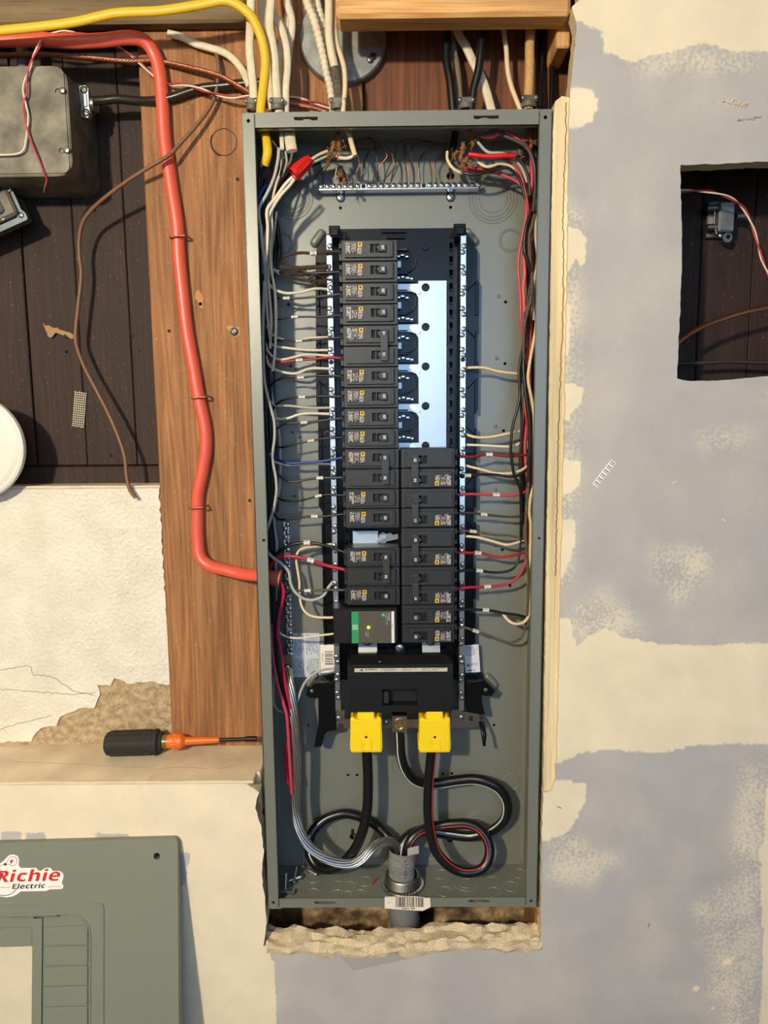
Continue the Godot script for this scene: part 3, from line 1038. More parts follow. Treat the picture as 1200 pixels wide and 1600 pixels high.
	# knock-outs in the bottom
	for q in [[490, 1372, 1], [531, 1370, 1], [546, 1385, 1], [571, 1377, 1], [488, 1396, 1], [525, 1398, 1], [562, 1398, 1], [688, 1366, 1], [695, 1393, 1], [728, 1380, 2], [772, 1394, 1], [812, 1365, 1], [798, 1385, 1], [768, 1364, 1]]:
		b = mb(o)
		var c := PY(q[0], q[1], -H + 0.0014)
		b.xf = Transform3D(Basis(Vector3.RIGHT, -PI / 2), c)
		for j in q[2]:
			var r := 0.0105 if j == 0 else 0.017
			b.lathe([Vector2(r + 0.0008, 0), Vector2(r + 0.0003, 0.0006), Vector2(r - 0.0003, 0.0006), Vector2(r - 0.0008, 0)], 30)
		part(o, "knockout_ring", b, paint)
	for q in [[600, 212], [650, 222], [560, 230], [760, 216]]:
		b = mb(o)
		b.xf = Transform3D(Basis(Vector3.RIGHT, PI / 2), PY(q[0], q[1], H - 0.0014))
		b.lathe([Vector2(0.0118, 0), Vector2(0.0113, 0.0006), Vector2(0.0107, 0.0006), Vector2(0.0102, 0)], 30)
		part(o, "knockout_ring", b, paint)
	# dimples
	for q in [[461, 485], [463, 577], [468, 683], [779, 463], [776, 560], [774, 666], [774, 765], [773, 852], [797, 872]]:
		b = mb(o)
		b.xf = Transform3D(Basis(), P(q[0], q[1], D))
		b.lathe([Vector2(0.0026, 0), Vector2(0.002, 0.0011), Vector2(0.001, 0.0017), Vector2(0, 0.0018)], 12)
		part(o, "dimple", b, paint)
	# lanced mounting bumps
	for q in [[497, 373, -38.0], [735, 371, 40.0], [487, 1060, -40.0], [766, 1062, 40.0]]:
		b = mb(o)
		var c := P(q[0], q[1], D)
		b.xf = Transform3D(Basis(Vector3.BACK, deg_to_rad(q[2])), c)
		var cpp := PackedVector3Array()
		var crr := PackedFloat32Array()
		for i in 13:
			var w := PI * i / 12.0
			cpp.append(Vector3(0, -cos(w) * 0.0065 - 0.0065 * signf(cos(w)) * (1.0 if i != 6 else 0.0), 0.002))
			crr.append(maxf(0.0004, sin(w) * 0.0062) if i != 6 else 0.0062)
		b.tube(cpp, crr, 16, 1.25)
		part(o, "mounting_bump", b, paint)
	# stamped lettering
	var tm := TextMesh.new()
	tm.text = "LINE 2"
	var sf := SystemFont.new()
	sf.font_names = PackedStringArray(["Droid Sans"])
	tm.font = sf
	tm.font_size = 32
	tm.pixel_size = 0.0004
	tm.depth = 0.0007
	var ti := part(o, "stamped_lettering", tm, paint)
	ti.position = P(616, 1220, D + 0.0003) - at
	# printed label with warnings, stuck to the back; barcode on the bottom rim
	var im := Image.create(176, 270, false, Image.FORMAT_RGB8)
	im.fill(c8(204, 208, 212))
	scribble(im, 6, 4, 80, 10, 2, c8(70, 72, 78), 0.8, true)
	scribble(im, 4, 8, 84, 144, 9, c8(110, 118, 128), 0.75, true)
	scribble(im, 96, 8, 172, 144, 8, c8(110, 118, 128), 0.75, true)
	scribble(im, 4, 156, 84, 264, 9, c8(110, 118, 128), 0.75, true)
	scribble(im, 96, 156, 172, 264, 8, c8(110, 118, 128), 0.75, true)
	mat("back_label_print", Color.WHITE, 0.5, 0.0, tex(im))
	b = mb(o)
	var l0 := P(455, 1058, D)
	var l1 := P(499, 989, D)
	b.face(l0.x, l0.y, l1.x, l1.y, D + 0.0004)
	part(o, "warning_label", b, M.back_label_print, "white sheet of small print stuck to the back")
	im = Image.create(256, 84, false, Image.FORMAT_RGB8)
	im.fill(c8(240, 226, 206))
	im.fill_rect(Rect2i(62, 4, 30, 58), c8(176, 164, 150))
	var x := 84
	while x < 208:
		var wd := rng.randi_range(2, 7)
		im.fill_rect(Rect2i(x, 2, wd, 60), c8(46, 40, 38))
		x += wd + rng.randi_range(2, 6)
	scribble(im, 18, 32, 42, 38, 1, c8(120, 108, 98), 0.8)
	scribble(im, 96, 66, 186, 80, 1, c8(50, 44, 40), 0.7)
	mat("rim_barcode_print", Color.WHITE, 0.6, 0.0, tex(im))
	b = mb(o)
	var bl := poly([601, 1402, 648, 1401, 670, 1404, 672, 1403, 673, 1417, 660, 1423, 601, 1419], 0.0)
	var lo := P2(600, 1423, 0.0)
	var hi := P2(674, 1400, 0.0)
	b.plate(bl, [], -0.0014, 0.0006)
	for i in b.t.size(): b.t[i] = Vector2((b.t[i].x - lo.x) / (hi.x - lo.x), 1.0 - (b.t[i].y - lo.y) / (hi.y - lo.y))
	part(o, "barcode_sticker", b, M.rim_barcode_print, "cream barcode sticker folded over the bottom rim")


func interior() -> void:
	# black plastic base that carries bars and breakers
	var at := P(620, 1140, -0.085)
	var o := thing("breaker_base", "black moulded plastic base behind the breakers, with bare bus stabs showing", "panel interior", at)
	var bp: Material = M.base_plastic
	var zb := -0.082
	var zf := -0.072
	var b := mb(o)
	b.plate(poly([493, 392, 510, 366, 516, 366, 516, 358, 728, 356, 729, 368, 746, 392, 746, 440, 749, 442, 748, 520, 744, 528, 744, 560, 748, 566, 747, 640, 742, 648, 741, 720, 745, 730, 743, 790, 740, 800, 740, 1062, 520, 1062, 505, 980, 504, 800, 498, 790, 497, 640, 494, 630], zb), [], -0.0905, zb)
	part(o, "base_plate", b, bp)
	# raised centre deck
	b = mb(o)
	b.plate(poly([533, 361, 590, 361, 596, 357, 634, 357, 638, 361, 701, 361, 706, 900, 708, 1100, 552, 1100, 540, 800], zf), [], zb, zf)
	part(o, "centre_deck", b, bp)
	# towers that hold the tops of the neutral bars
	for q in [[514, 352, 531, 372], [709, 349, 728, 370]]:
		b = mb(o)
		var a := P(q[0], q[3], -0.05)
		var d := P(q[2], q[1], -0.05)
		b.box(Vector3(a.x, a.y, zb), Vector3(d.x, d.y, -0.05), 0.001)
		b.box(Vector3(a.x + 0.002, a.y + 0.002, -0.05), Vector3(d.x - 0.002, d.y - 0.004, -0.047), 0.001)
		part(o, "bar_tower", b, bp)
	for q in [[596, 360, 635, 365], [604, 369, 633, 374]]:
		b = mb(o)
		b.box(P(q[0], q[3], zf), P(q[2], q[1], zf) + Vector3(0, 0, 0.004), 0.0006)
		part(o, "top_bar", b, bp)
	# notched rails either side of the deck
	for s in 2:
		b = mb(o)
		var xa := P(700, 500, -0.058).x if s == 1 else P(533, 500, -0.058).x
		var xb := P(709, 500, -0.058).x if s == 1 else P(541, 500, -0.058).x
		var top := P(700, 362, -0.058).y
		var bot := P(700, 1000, -0.058).y
		b.box(Vector3(xa, bot, zb), Vector3(xa + 0.0015, top, -0.058))
		b.box(Vector3(xb - 0.0015, bot, zb), Vector3(xb, top, -0.058))
		var y := top - 0.004
		while y > bot:
			b.box(Vector3(xa, y - 0.0095, zb), Vector3(xb, y, -0.060), 0.0006)
			b.box(Vector3(xa + 0.002, y - 0.0028, zb), Vector3(xb - 0.001, y, -0.057), 0.0004)
			y -= 0.0165
		part(o, "clip_rail", b, bp)
	# ribs on the side flanges
	for k in 8:
		var ya := P(740, 438, zb).y - k * 0.0635
		for s in [-1.0, 1.0]:
			var xa := P(730 if s > 0 else 512, 500, zb).x
			var xb := P(746 if s > 0 else 496, 500, zb).x
			b = mb(o)
			if k % 2 == 0: b.tube(PackedVector3Array([Vector3(xa, ya - 0.013, zb), Vector3(xb, ya, zb)]), 0.0009, 5)
			else: b.tube(PackedVector3Array([Vector3(xa, ya, zb), Vector3(xb, ya - 0.013, zb)]), 0.0009, 5)
			b.box(Vector3(minf(xb, xb - s * 0.003), ya - 0.045, zb), Vector3(maxf(xb, xb - s * 0.003), ya - 0.002, zb + 0.0045), 0.0005)
			part(o, "flange_rib", b, bp)
	# boss on the bare upper part of the deck
	b = mb(o)
	b.xf = Transform3D(Basis(), P(665, 385, zf))
	b.lathe([Vector2(0.0054, 0), Vector2(0.005, 0.003), Vector2(0.0036, 0.003), Vector2(0.0034, 0.002), Vector2(0, 0.002)], 18)
	part(o, "deck_boss", b, bp)
	# bright bus plate with comb tongues
	b = mb(o)
	var zp := -0.066
	var hs := []
	for k in 5: hs.append(circle(P2(665, 449 + 62.2 * k - k * 0.4, zp), 0.0052, 18))
	var xm := P(654, 570, zp).x
	var xr := P(697.5, 570, zp).x
	var xl := P(616, 570, zp).x
	var ol := PackedVector2Array([Vector2(xr, P(690, 702, zp).y), Vector2(xr, P(690, 438.5, zp).y), Vector2(xm, P(690, 438.5, zp).y)])
	var y0 := P(640, 443.5, zp).y
	for k in 5:
		var yt := y0 - 0.05094 * k
		ol.append(Vector2(xm, yt)); ol.append(Vector2(xl, yt)); ol.append(Vector2(xl, yt - 0.0095))
		ol.append(Vector2(xm - 0.009, yt - 0.0095)); ol.append(Vector2(xm - 0.003, yt - 0.012)); ol.append(Vector2(xm, yt - 0.017))
	ol.append(Vector2(xm, P(690, 702, zp).y))
	b.plate(ol, hs, zp - 0.002, zp)
	part(o, "bus_plate", b, M.bus_metal, "bright silvery bus plate")
	# bosses behind the holes and bent clips
	for k in 5:
		b = mb(o)
		b.xf = Transform3D(Basis(), P(665, 449 + 62.2 * k - k * 0.4, zp))
		b.lathe([Vector2(0.0048, -0.006), Vector2(0.0048, -0.0006), Vector2(0.004, 0.0002), Vector2(0, 0.0004)], 16)
		part(o, "plate_boss", b, bp)
	for k in 5:
		b = mb(o)
		b.xf = Transform3D(Basis(Vector3.BACK, deg_to_rad(-28)), P(648, 453.5 + 62.0 * k - k * 0.4, zp + 0.002))
		b.plate(rrect(-0.0075, -0.0022, 0.0075, 0.0022, 0.0021), [], -0.002, 0.0008)
		b.plate(rrect(-0.006, -0.001, 0.006, 0.001, 0.0009), [], 0.0008, 0.0016)
		part(o, "bent_clip", b, M.bright_zinc)
	# pods with bus stabs
	for k in 5:
		var c := P(632, 409 + 0.0, zf)
		c.y = P(632, 409, zf).y - 0.05094 * k
		b = mb(o)
		for j in 9:
			var w0 := deg_to_rad(-80 + 20.0 * j - 10)
			var w1 := deg_to_rad(-80 + 20.0 * j + 10)
			b.tube(PackedVector3Array([c + Vector3(cos(w0), sin(w0), 0) * 0.0145 + Vector3(0.0, 0, 0.002), c + Vector3(cos(w1), sin(w1), 0) * 0.0145 + Vector3(0.0, 0, 0.002)]), 0.0011, 5)
		b.box(c + Vector3(-0.012, 0.0125, 0), c + Vector3(0.004, 0.0158, 0.006), 0.0006)
		b.box(c + Vector3(-0.012, -0.0165, 0), c + Vector3(0.004, -0.0135, 0.006), 0.0006)
		b.box(c + Vector3(-0.012, -0.0265, 0), c + Vector3(0.0125, -0.021, 0.006), 0.0006)
		part(o, "stab_pod", b, M.black_plastic)
		b = mb(o)
		b.box(c + Vector3(-0.012, -0.0095, 0), c + Vector3(-0.0045, -0.001, 0.011), 0.0004)
		part(o, "bus_stab", b, M.bus_metal)
		for q in [[-0.009, 0.004, 0.003], [-0.005, 0.0055, 0.0045], [0.001, 0.0035, 0.004], [-0.009, -0.0225, 0.0025], [-0.0045, -0.0215, 0.004], [0.0012, -0.0228, 0.005], [0.007, -0.0238, 0.0035]]:
			b = mb(o)
			b.box(c + Vector3(q[0], q[1], 0.004), c + Vector3(q[0] + q[2], q[1] + 0.0022, 0.0085), 0.0003)
			part(o, "spring_contact", b, M.bright_zinc)
	# the open breaker position in the tall column
	b = mb(o)
	var g0 := P(551, 853, -0.06)
	var g1 := P(591, 829, -0.06)
	b.box(Vector3(g0.x, g0.y, -0.07), Vector3(g1.x, g1.y, -0.06), 0.0005)
	b.box(Vector3(g0.x + 0.006, g0.y - 0.006, -0.072), Vector3(g1.x + 0.012, g0.y, -0.064), 0.0005)
	part(o, "bus_stab", b, M.bus_metal)
	b = mb(o)
	b.plate(poly([592, 836, 598, 831, 604, 834, 610, 832, 614, 836, 622, 834, 622, 842, 604, 846, 596, 856, 590, 852], -0.062), [], -0.066, -0.062)
	part(o, "spring_contact", b, M.steel_dull)
	b = mb(o)
	b.xf = Transform3D(Basis(Vector3.BACK, deg_to_rad(24)), P(596, 842, -0.059))
	b.plate(rrect(-0.0075, -0.002, 0.0075, 0.002, 0.0019), [], -0.003, 0.0)
	part(o, "bent_clip", b, M.bright_zinc)
	# straps from the bus to the main breaker, middle post
	for q in [[560, 589], [660, 688]]:
		b = mb(o)
		var a := P(q[0], 1038, -0.045)
		var d := P(q[1], 1006, -0.045)
		b.box(Vector3(a.x, a.y, -0.05), Vector3(d.x, a.y + 0.016, -0.047), 0.0006)
		b.quad(Vector3(a.x, a.y + 0.016, -0.047), Vector3(d.x, a.y + 0.016, -0.047), Vector3(d.x, d.y, -0.056), Vector3(a.x, d.y, -0.056), Vector3(0, 0.4, 1).normalized())
		b.box(Vector3(a.x, d.y, -0.06), Vector3(d.x, d.y + 0.012, -0.056), 0.0006)
		part(o, "bus_strap", b, M.steel_dull)
		b = mb(o)
		b.box(Vector3((a.x + d.x) / 2 - 0.004, a.y + 0.002, -0.047), Vector3((a.x + d.x) / 2 + 0.004, a.y + 0.014, -0.0455), 0.0005)
		part(o, "strap_slot", b, M.slot_dark)
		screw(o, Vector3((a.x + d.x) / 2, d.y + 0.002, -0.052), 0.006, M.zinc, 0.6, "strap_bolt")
	b = mb(o)
	var c0 := P(624.5, 1013, -0.04)
	b.box(Vector3(c0.x - 0.009, c0.y - 0.017, zb), Vector3(c0.x + 0.009, c0.y - 0.002, -0.046), 0.0012)
	b.box(Vector3(c0.x - 0.016, c0.y - 0.02, zb), Vector3(c0.x + 0.016, c0.y - 0.006, -0.056), 0.0012)
	part(o, "centre_post", b, bp)
	screw(o, Vector3(c0.x, c0.y, -0.043), 0.0056, M.zinc, 0.9, "post_screw")
	# lower brackets
	for s in [-1.0, 1.0]:
		b = mb(o)
		var zz := -0.06
		if s < 0:
			b.plate(poly([478, 1086, 490, 1068, 514, 1066, 514, 1090, 498, 1091, 484, 1090], zz), [], -0.092, zz)
			b.plate(poly([497, 1066, 516, 1068, 522, 1064, 526, 1140, 512, 1142, 508, 1146, 502, 1166, 491, 1166, 494, 1150, 498, 1128], zz), [], -0.088, zz + 0.002)
		else:
			b.plate(poly([736, 1066, 758, 1063, 774, 1080, 768, 1088, 750, 1086, 736, 1088], zz), [], -0.092, zz)
			b.plate(poly([728, 1064, 752, 1066, 753, 1096, 757, 1114, 754, 1116, 730, 1112], zz), [], -0.088, zz + 0.002)
		part(o, "mounting_bracket", b, bp)
		screw(o, P(487 if s < 0 else 759, 1080 if s < 0 else 1078, zz), 0.0028, M.steel_dull, 0.3)
	b = mb(o)
	b.tube(PackedVector3Array([P(751, 1128, -0.06), P(754, 1146, -0.045), P(757, 1165, -0.045)]), 0.0022, 8)
	b.tube(PackedVector3Array([P(757, 1165, -0.045), P(759, 1148, -0.06), P(752, 1120, -0.07)]), 0.0014, 8)
	part(o, "bracket_arm", b, bp)
	# labels on the base
	var im := Image.create(80, 150, false, Image.FORMAT_RGB8)
	im.fill(c8(238, 228, 214))
	var y := 34
	while y < 108:
		var wd := rng.randi_range(2, 6)
		im.fill_rect(Rect2i(24, y, 44, wd), c8(66, 60, 56))
		y += wd + rng.randi_range(2, 6)
	scribble(im, 10, 44, 18, 104, 1, c8(120, 112, 104), 0.8, true)
	mat("base_barcode_print", Color.WHITE, 0.5, 0.0, tex(im))
	b = mb(o)
	var l0 := P(501, 1051, -0.0815)
	var l1 := P(524, 1007, -0.0815)
	b.face(l0.x, l0.y, l1.x, l1.y, -0.0805)
	b.box(Vector3(l0.x, l0.y, -0.0825), Vector3(l1.x, l1.y, -0.0806))
	part(o, "barcode_label", b, M.base_barcode_print, "white barcode label")
	im = Image.create(64, 120, false, Image.FORMAT_RGB8)
	im.fill(c8(216, 216, 218))
	scribble(im, 5, 5, 60, 48, 8, c8(120, 122, 128), 0.75)
	im.fill_rect(Rect2i(8, 82, 11, 11), c8(90, 92, 98))
	scribble(im, 24, 80, 58, 92, 2, c8(90, 92, 98), 0.8)
	scribble(im, 6, 108, 58, 117, 1, c8(40, 40, 44), 0.85)
	mat("spec_print", Color.WHITE, 0.5, 0.0, tex(im))
	b = mb(o)
	b.xf = Transform3D(Basis(Vector3.BACK, deg_to_rad(4)), P(737.5, 1029, -0.079))
	b.face(-0.0102, -0.0198, 0.0102, 0.0198, 0.0006)
	b.box(Vector3(-0.0102, -0.0198, -0.001), Vector3(0.0102, 0.0198, 0.0005))
	part(o, "specification_label", b, M.spec_print, "small silver specification label")

	# neutral bars with paired screws
	for s in 2:
		var top := P(515 if s == 0 else 724, 367, -0.05)
		var bot := P(527 if s == 0 else 721, 1111, -0.05)
		var half := 0.0038
		var lbl := "long silvery neutral bar between the white wires and the tall breaker column" if s == 0 else "long silvery neutral bar beside the bright bus plate and red wires"
		o = thing("neutral_bar", lbl, "terminal bar", Vector3(top.x, bot.y, -0.07))
		b = mb(o)
		var xc := (top.x + bot.x) / 2
		var zt := -0.05
		var hl := [566] if s == 0 else [564]
		b.box(Vector3(xc - half, bot.y, -0.0795), Vector3(xc + half, top.y, zt), 0.0006)
		part(o, "bar", b, M.bright_zinc)
		var yy := top.y - 0.0135
		var n := 0
		while yy > bot.y + 0.01:
			for d in 2:
				var off := 0.0034 * (1 if (n + d) % 2 == 0 else -1) * 0.25
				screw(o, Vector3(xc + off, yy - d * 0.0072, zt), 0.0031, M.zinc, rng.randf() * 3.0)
			yy -= 0.02547
			n += 1
		b = mb(o)
		for h in hl + [746, 917]:
			b = mb(o)
			b.xf = Transform3D(Basis(), Vector3(xc, P(520, h, zt).y, zt))
			b.lathe([Vector2(0.0031, 0.0), Vector2(0.0031, 0.0003), Vector2(0, 0.0003)], 14)
			part(o, "empty_hole", b, M.slot_dark)
	# strap that joins them below the main breaker, with its neutral lug
	o = thing("neutral_strap", "flat nickel strap joining both neutral bars below the main breaker", "terminal strap", P(630, 1138, -0.068))
	b = mb(o)
	var zs := -0.06
	b.plate(poly([518, 1112, 520, 1109.5, 539, 1109.5, 538, 1124, 704, 1124, 704, 1109, 721, 1109, 722, 1112, 748, 1112, 749, 1134, 746, 1137, 537, 1138, 536, 1132, 532.5, 1130, 529, 1132, 528, 1138, 521, 1138, 518, 1134], zs), [poly([733, 1119, 739, 1119, 739, 1126, 733, 1126], zs)], -0.064, zs)
	part(o, "strap", b, M.nickel)
	for q in [[529, 1122], [720.5, 1121], [603, 1129]]: screw(o, P(q[0], q[1], zs), 0.0036, M.zinc, rng.randf() * 3.0)
	b = mb(o)
	var a0 := P(612.5, 1147, -0.032)
	var a1 := P(636, 1120.5, -0.032)
	b.box(Vector3(a0.x, a0.y, -0.058), Vector3(a1.x, a1.y, -0.036), 0.0008)
	part(o, "neutral_lug", b, M.nickel)
	b = mb(o)
	b.xf = Transform3D(Basis(), Vector3((a0.x + a1.x) / 2, (a0.y + a1.y) / 2, -0.036))
	b.lathe([Vector2(0.0082, 0.0), Vector2(0.0082, 0.0016), Vector2(0.0072, 0.0026), Vector2(0.0064, 0.0026), Vector2(0.0044, 0.001), Vector2(0, 0.0008)], 24)
	b.box(Vector3(-0.001, -0.0042, 0.0006), Vector3(0.001, 0.0042, 0.0022))
	part(o, "lug_screw", b, mat("brassy", c8(202, 180, 140), 0.3, 1.0))

	# ground bar across the top
	var z := -0.074
	a0 = P(497, 298, z)
	a1 = P(749.5, 285.5, z)
	o = thing("ground_bar", "short level ground bar with bright screws under the thin copper wires", "terminal bar", Vector3((a0.x + a1.x) / 2, a0.y, -0.088))
	b = mb(o)
	b.box(Vector3(a0.x, a0.y + 0.0018, -0.0865), Vector3(a1.x, a1.y, z), 0.0005)
	b.box(Vector3(a0.x + 0.001, a0.y, -0.0905), Vector3(a1.x - 0.001, a0.y + 0.0022, z + 0.001), 0.0003)
	part(o, "bar", b, M.bright_zinc)
	var ym := (a1.y + a0.y + 0.0022) / 2
	for i in 27:
		var px := 502 + i * 9.42
		var pt := P(px, 291, z)
		pt.y = ym
		if i == 7 or i == 17:
			b = mb(o)
			b.xf = Transform3D(Basis(), pt)
			b.lathe([Vector2(0.0027, 0.0), Vector2(0.0027, 0.0003), Vector2(0, 0.0003)], 14)
			part(o, "empty_hole", b, M.slot_dark)
		else:
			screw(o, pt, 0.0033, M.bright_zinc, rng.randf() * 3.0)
	for q in [[532, 308.5], [704, 308]]:
		screw(o, P(q[0], q[1], -0.0905), 0.005, M.zinc, 0.7, "fixing_screw")
	# second ground bar down the side
	o = thing("side_ground_bar", "narrow ground bar behind the red and black feeder conductors", "terminal bar", P(452, 1046, -0.085))
	b = mb(o)
	a0 = P(443, 1040, -0.066)
	a1 = P(454, 815, -0.066)
	b.box(Vector3(P(442.0, 815, -0.066).x, a0.y, -0.09), Vector3(P(452.5, 815, -0.066).x, a1.y, -0.066), 0.0006)
	part(o, "bar", b, M.bright_zinc)
	var xm2 := (P(442.0, 815, -0.066).x + P(452.5, 815, -0.066).x) / 2
	var yq := a1.y - 0.004
	var i2 := 0
	while yq > a0.y + 0.012:
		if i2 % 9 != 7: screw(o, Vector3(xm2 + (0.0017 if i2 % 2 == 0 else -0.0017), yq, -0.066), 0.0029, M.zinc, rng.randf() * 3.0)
		yq -= 0.0058
		i2 += 1
	b = mb(o)
	var lg := P(449, 1046, -0.058)
	b.box(Vector3(lg.x - 0.007, lg.y - 0.006, -0.085), Vector3(lg.x + 0.006, lg.y + 0.02, -0.060), 0.001)
	part(o, "end_lug", b, M.nickel)
	screw(o, lg + Vector3(-0.0005, 0.001, -0.002), 0.0052, M.nickel, 0.5, "lug_screw")


func breaker_half(o: Node3D, printed: int, y0: float, b: MB) -> void:
	# moulding of one pole, 25.4 mm high, centred on y0; z = 0 is its face
	b.box(Vector3(-0.0343, y0 - 0.0125, -0.045), Vector3(0.0345, y0 + 0.0125, -0.0042), 0.0008)
	b.box(Vector3(-0.0378, y0 + 0.0034, -0.042), Vector3(-0.033, y0 + 0.0098, -0.008), 0.0006)
	b.box(Vector3(-0.0378, y0 - 0.0112, -0.042), Vector3(-0.033, y0 - 0.0036, -0.008), 0.0006)
	b.plate(rect(-0.0302, y0 - 0.0085, 0.0288, y0 + 0.0106), [rect(0.0012, y0 - 0.0036, 0.0196, y0 + 0.0066)], -0.0042, 0.0)
	b.box(Vector3(0.0255, y0 - 0.0083, 0.0), Vector3(0.0284, y0 + 0.0104, 0.0007), 0.0003)
	b.box(Vector3(-0.0055, y0 - 0.0083, 0.0), Vector3(-0.0047, y0 + 0.0104, 0.0003))
	b.box(Vector3(0.0062, y0 - 0.0034, -0.004), Vector3(0.0074, y0 + 0.0064, -0.0012))
	var slots := mb()
	slots.box(Vector3(0.0012, y0 - 0.0036, -0.0046), Vector3(0.0196, y0 + 0.0066, -0.0041))
	part(o, "handle_slot", slots, M.slot_dark)
	slots = mb()
	slots.box(Vector3(-0.0385, y0 - 0.0036, -0.042), Vector3(-0.0342, y0 + 0.0034, -0.014))
	part(o, "wire_terminal", slots, M.slot_dark)


func toggle(o: Node3D, y0: float, rating: String) -> void:
	var b := mb()
	b.plate(PackedVector2Array([Vector2(0.0125, -0.0038), Vector2(0.0196, -0.0038), Vector2(0.0196, 0.0048), Vector2(0.0136, 0.0048), Vector2(0.0085, 0.0012)]), [], -0.0046, 0.0046)
	b.xf = Transform3D()
	for i in b.v.size(): b.v[i].y = b.v[i].y + y0 + 0.001
	var tg := part(o, "toggle", b, M.toggle_plastic)
	if rating == "": return
	b = mb()
	b.face(0.0142, y0 - 0.0012, 0.0188, y0 + 0.0046, 0.0048, 1)
	part(tg, "rating_number", b, M["rating_" + rating])


func make_breaker(poles: int, rating: String, rating2: String, kind: int) -> Node3D:
	var o := Node3D.new()
	var b := mb()
	for k in poles:
		var y0 := (0.01274 - 0.02547 * k) if poles == 2 else 0.0
		breaker_half(o, kind, y0, b)
	part(o, "body", b, M.breaker_plastic)
	for k in poles:
		var y0 := (0.01274 - 0.02547 * k) if poles == 2 else 0.0
		toggle(o, y0, rating if k == 0 else rating2)
	if poles == 2:
		b = mb()
		b.plate(rect(0.0128, -0.0185, 0.0212, 0.0196), [rrect(0.0140, 0.0110, 0.0200, 0.0188, 0.0006), rrect(0.0140, -0.0146, 0.0200, -0.0066, 0.0006)], 0.0022, 0.0058)
		part(o, "handle_tie", b, M.tie_plastic)
	b = mb()
	var yl := 0.01274 if poles == 2 else 0.0
	b.face(-0.0292, yl - 0.0066, -0.0082, yl + 0.0092, 0.0002)
	part(o, "printed_label", b, M["breaker_print_%d" % kind])
	return o


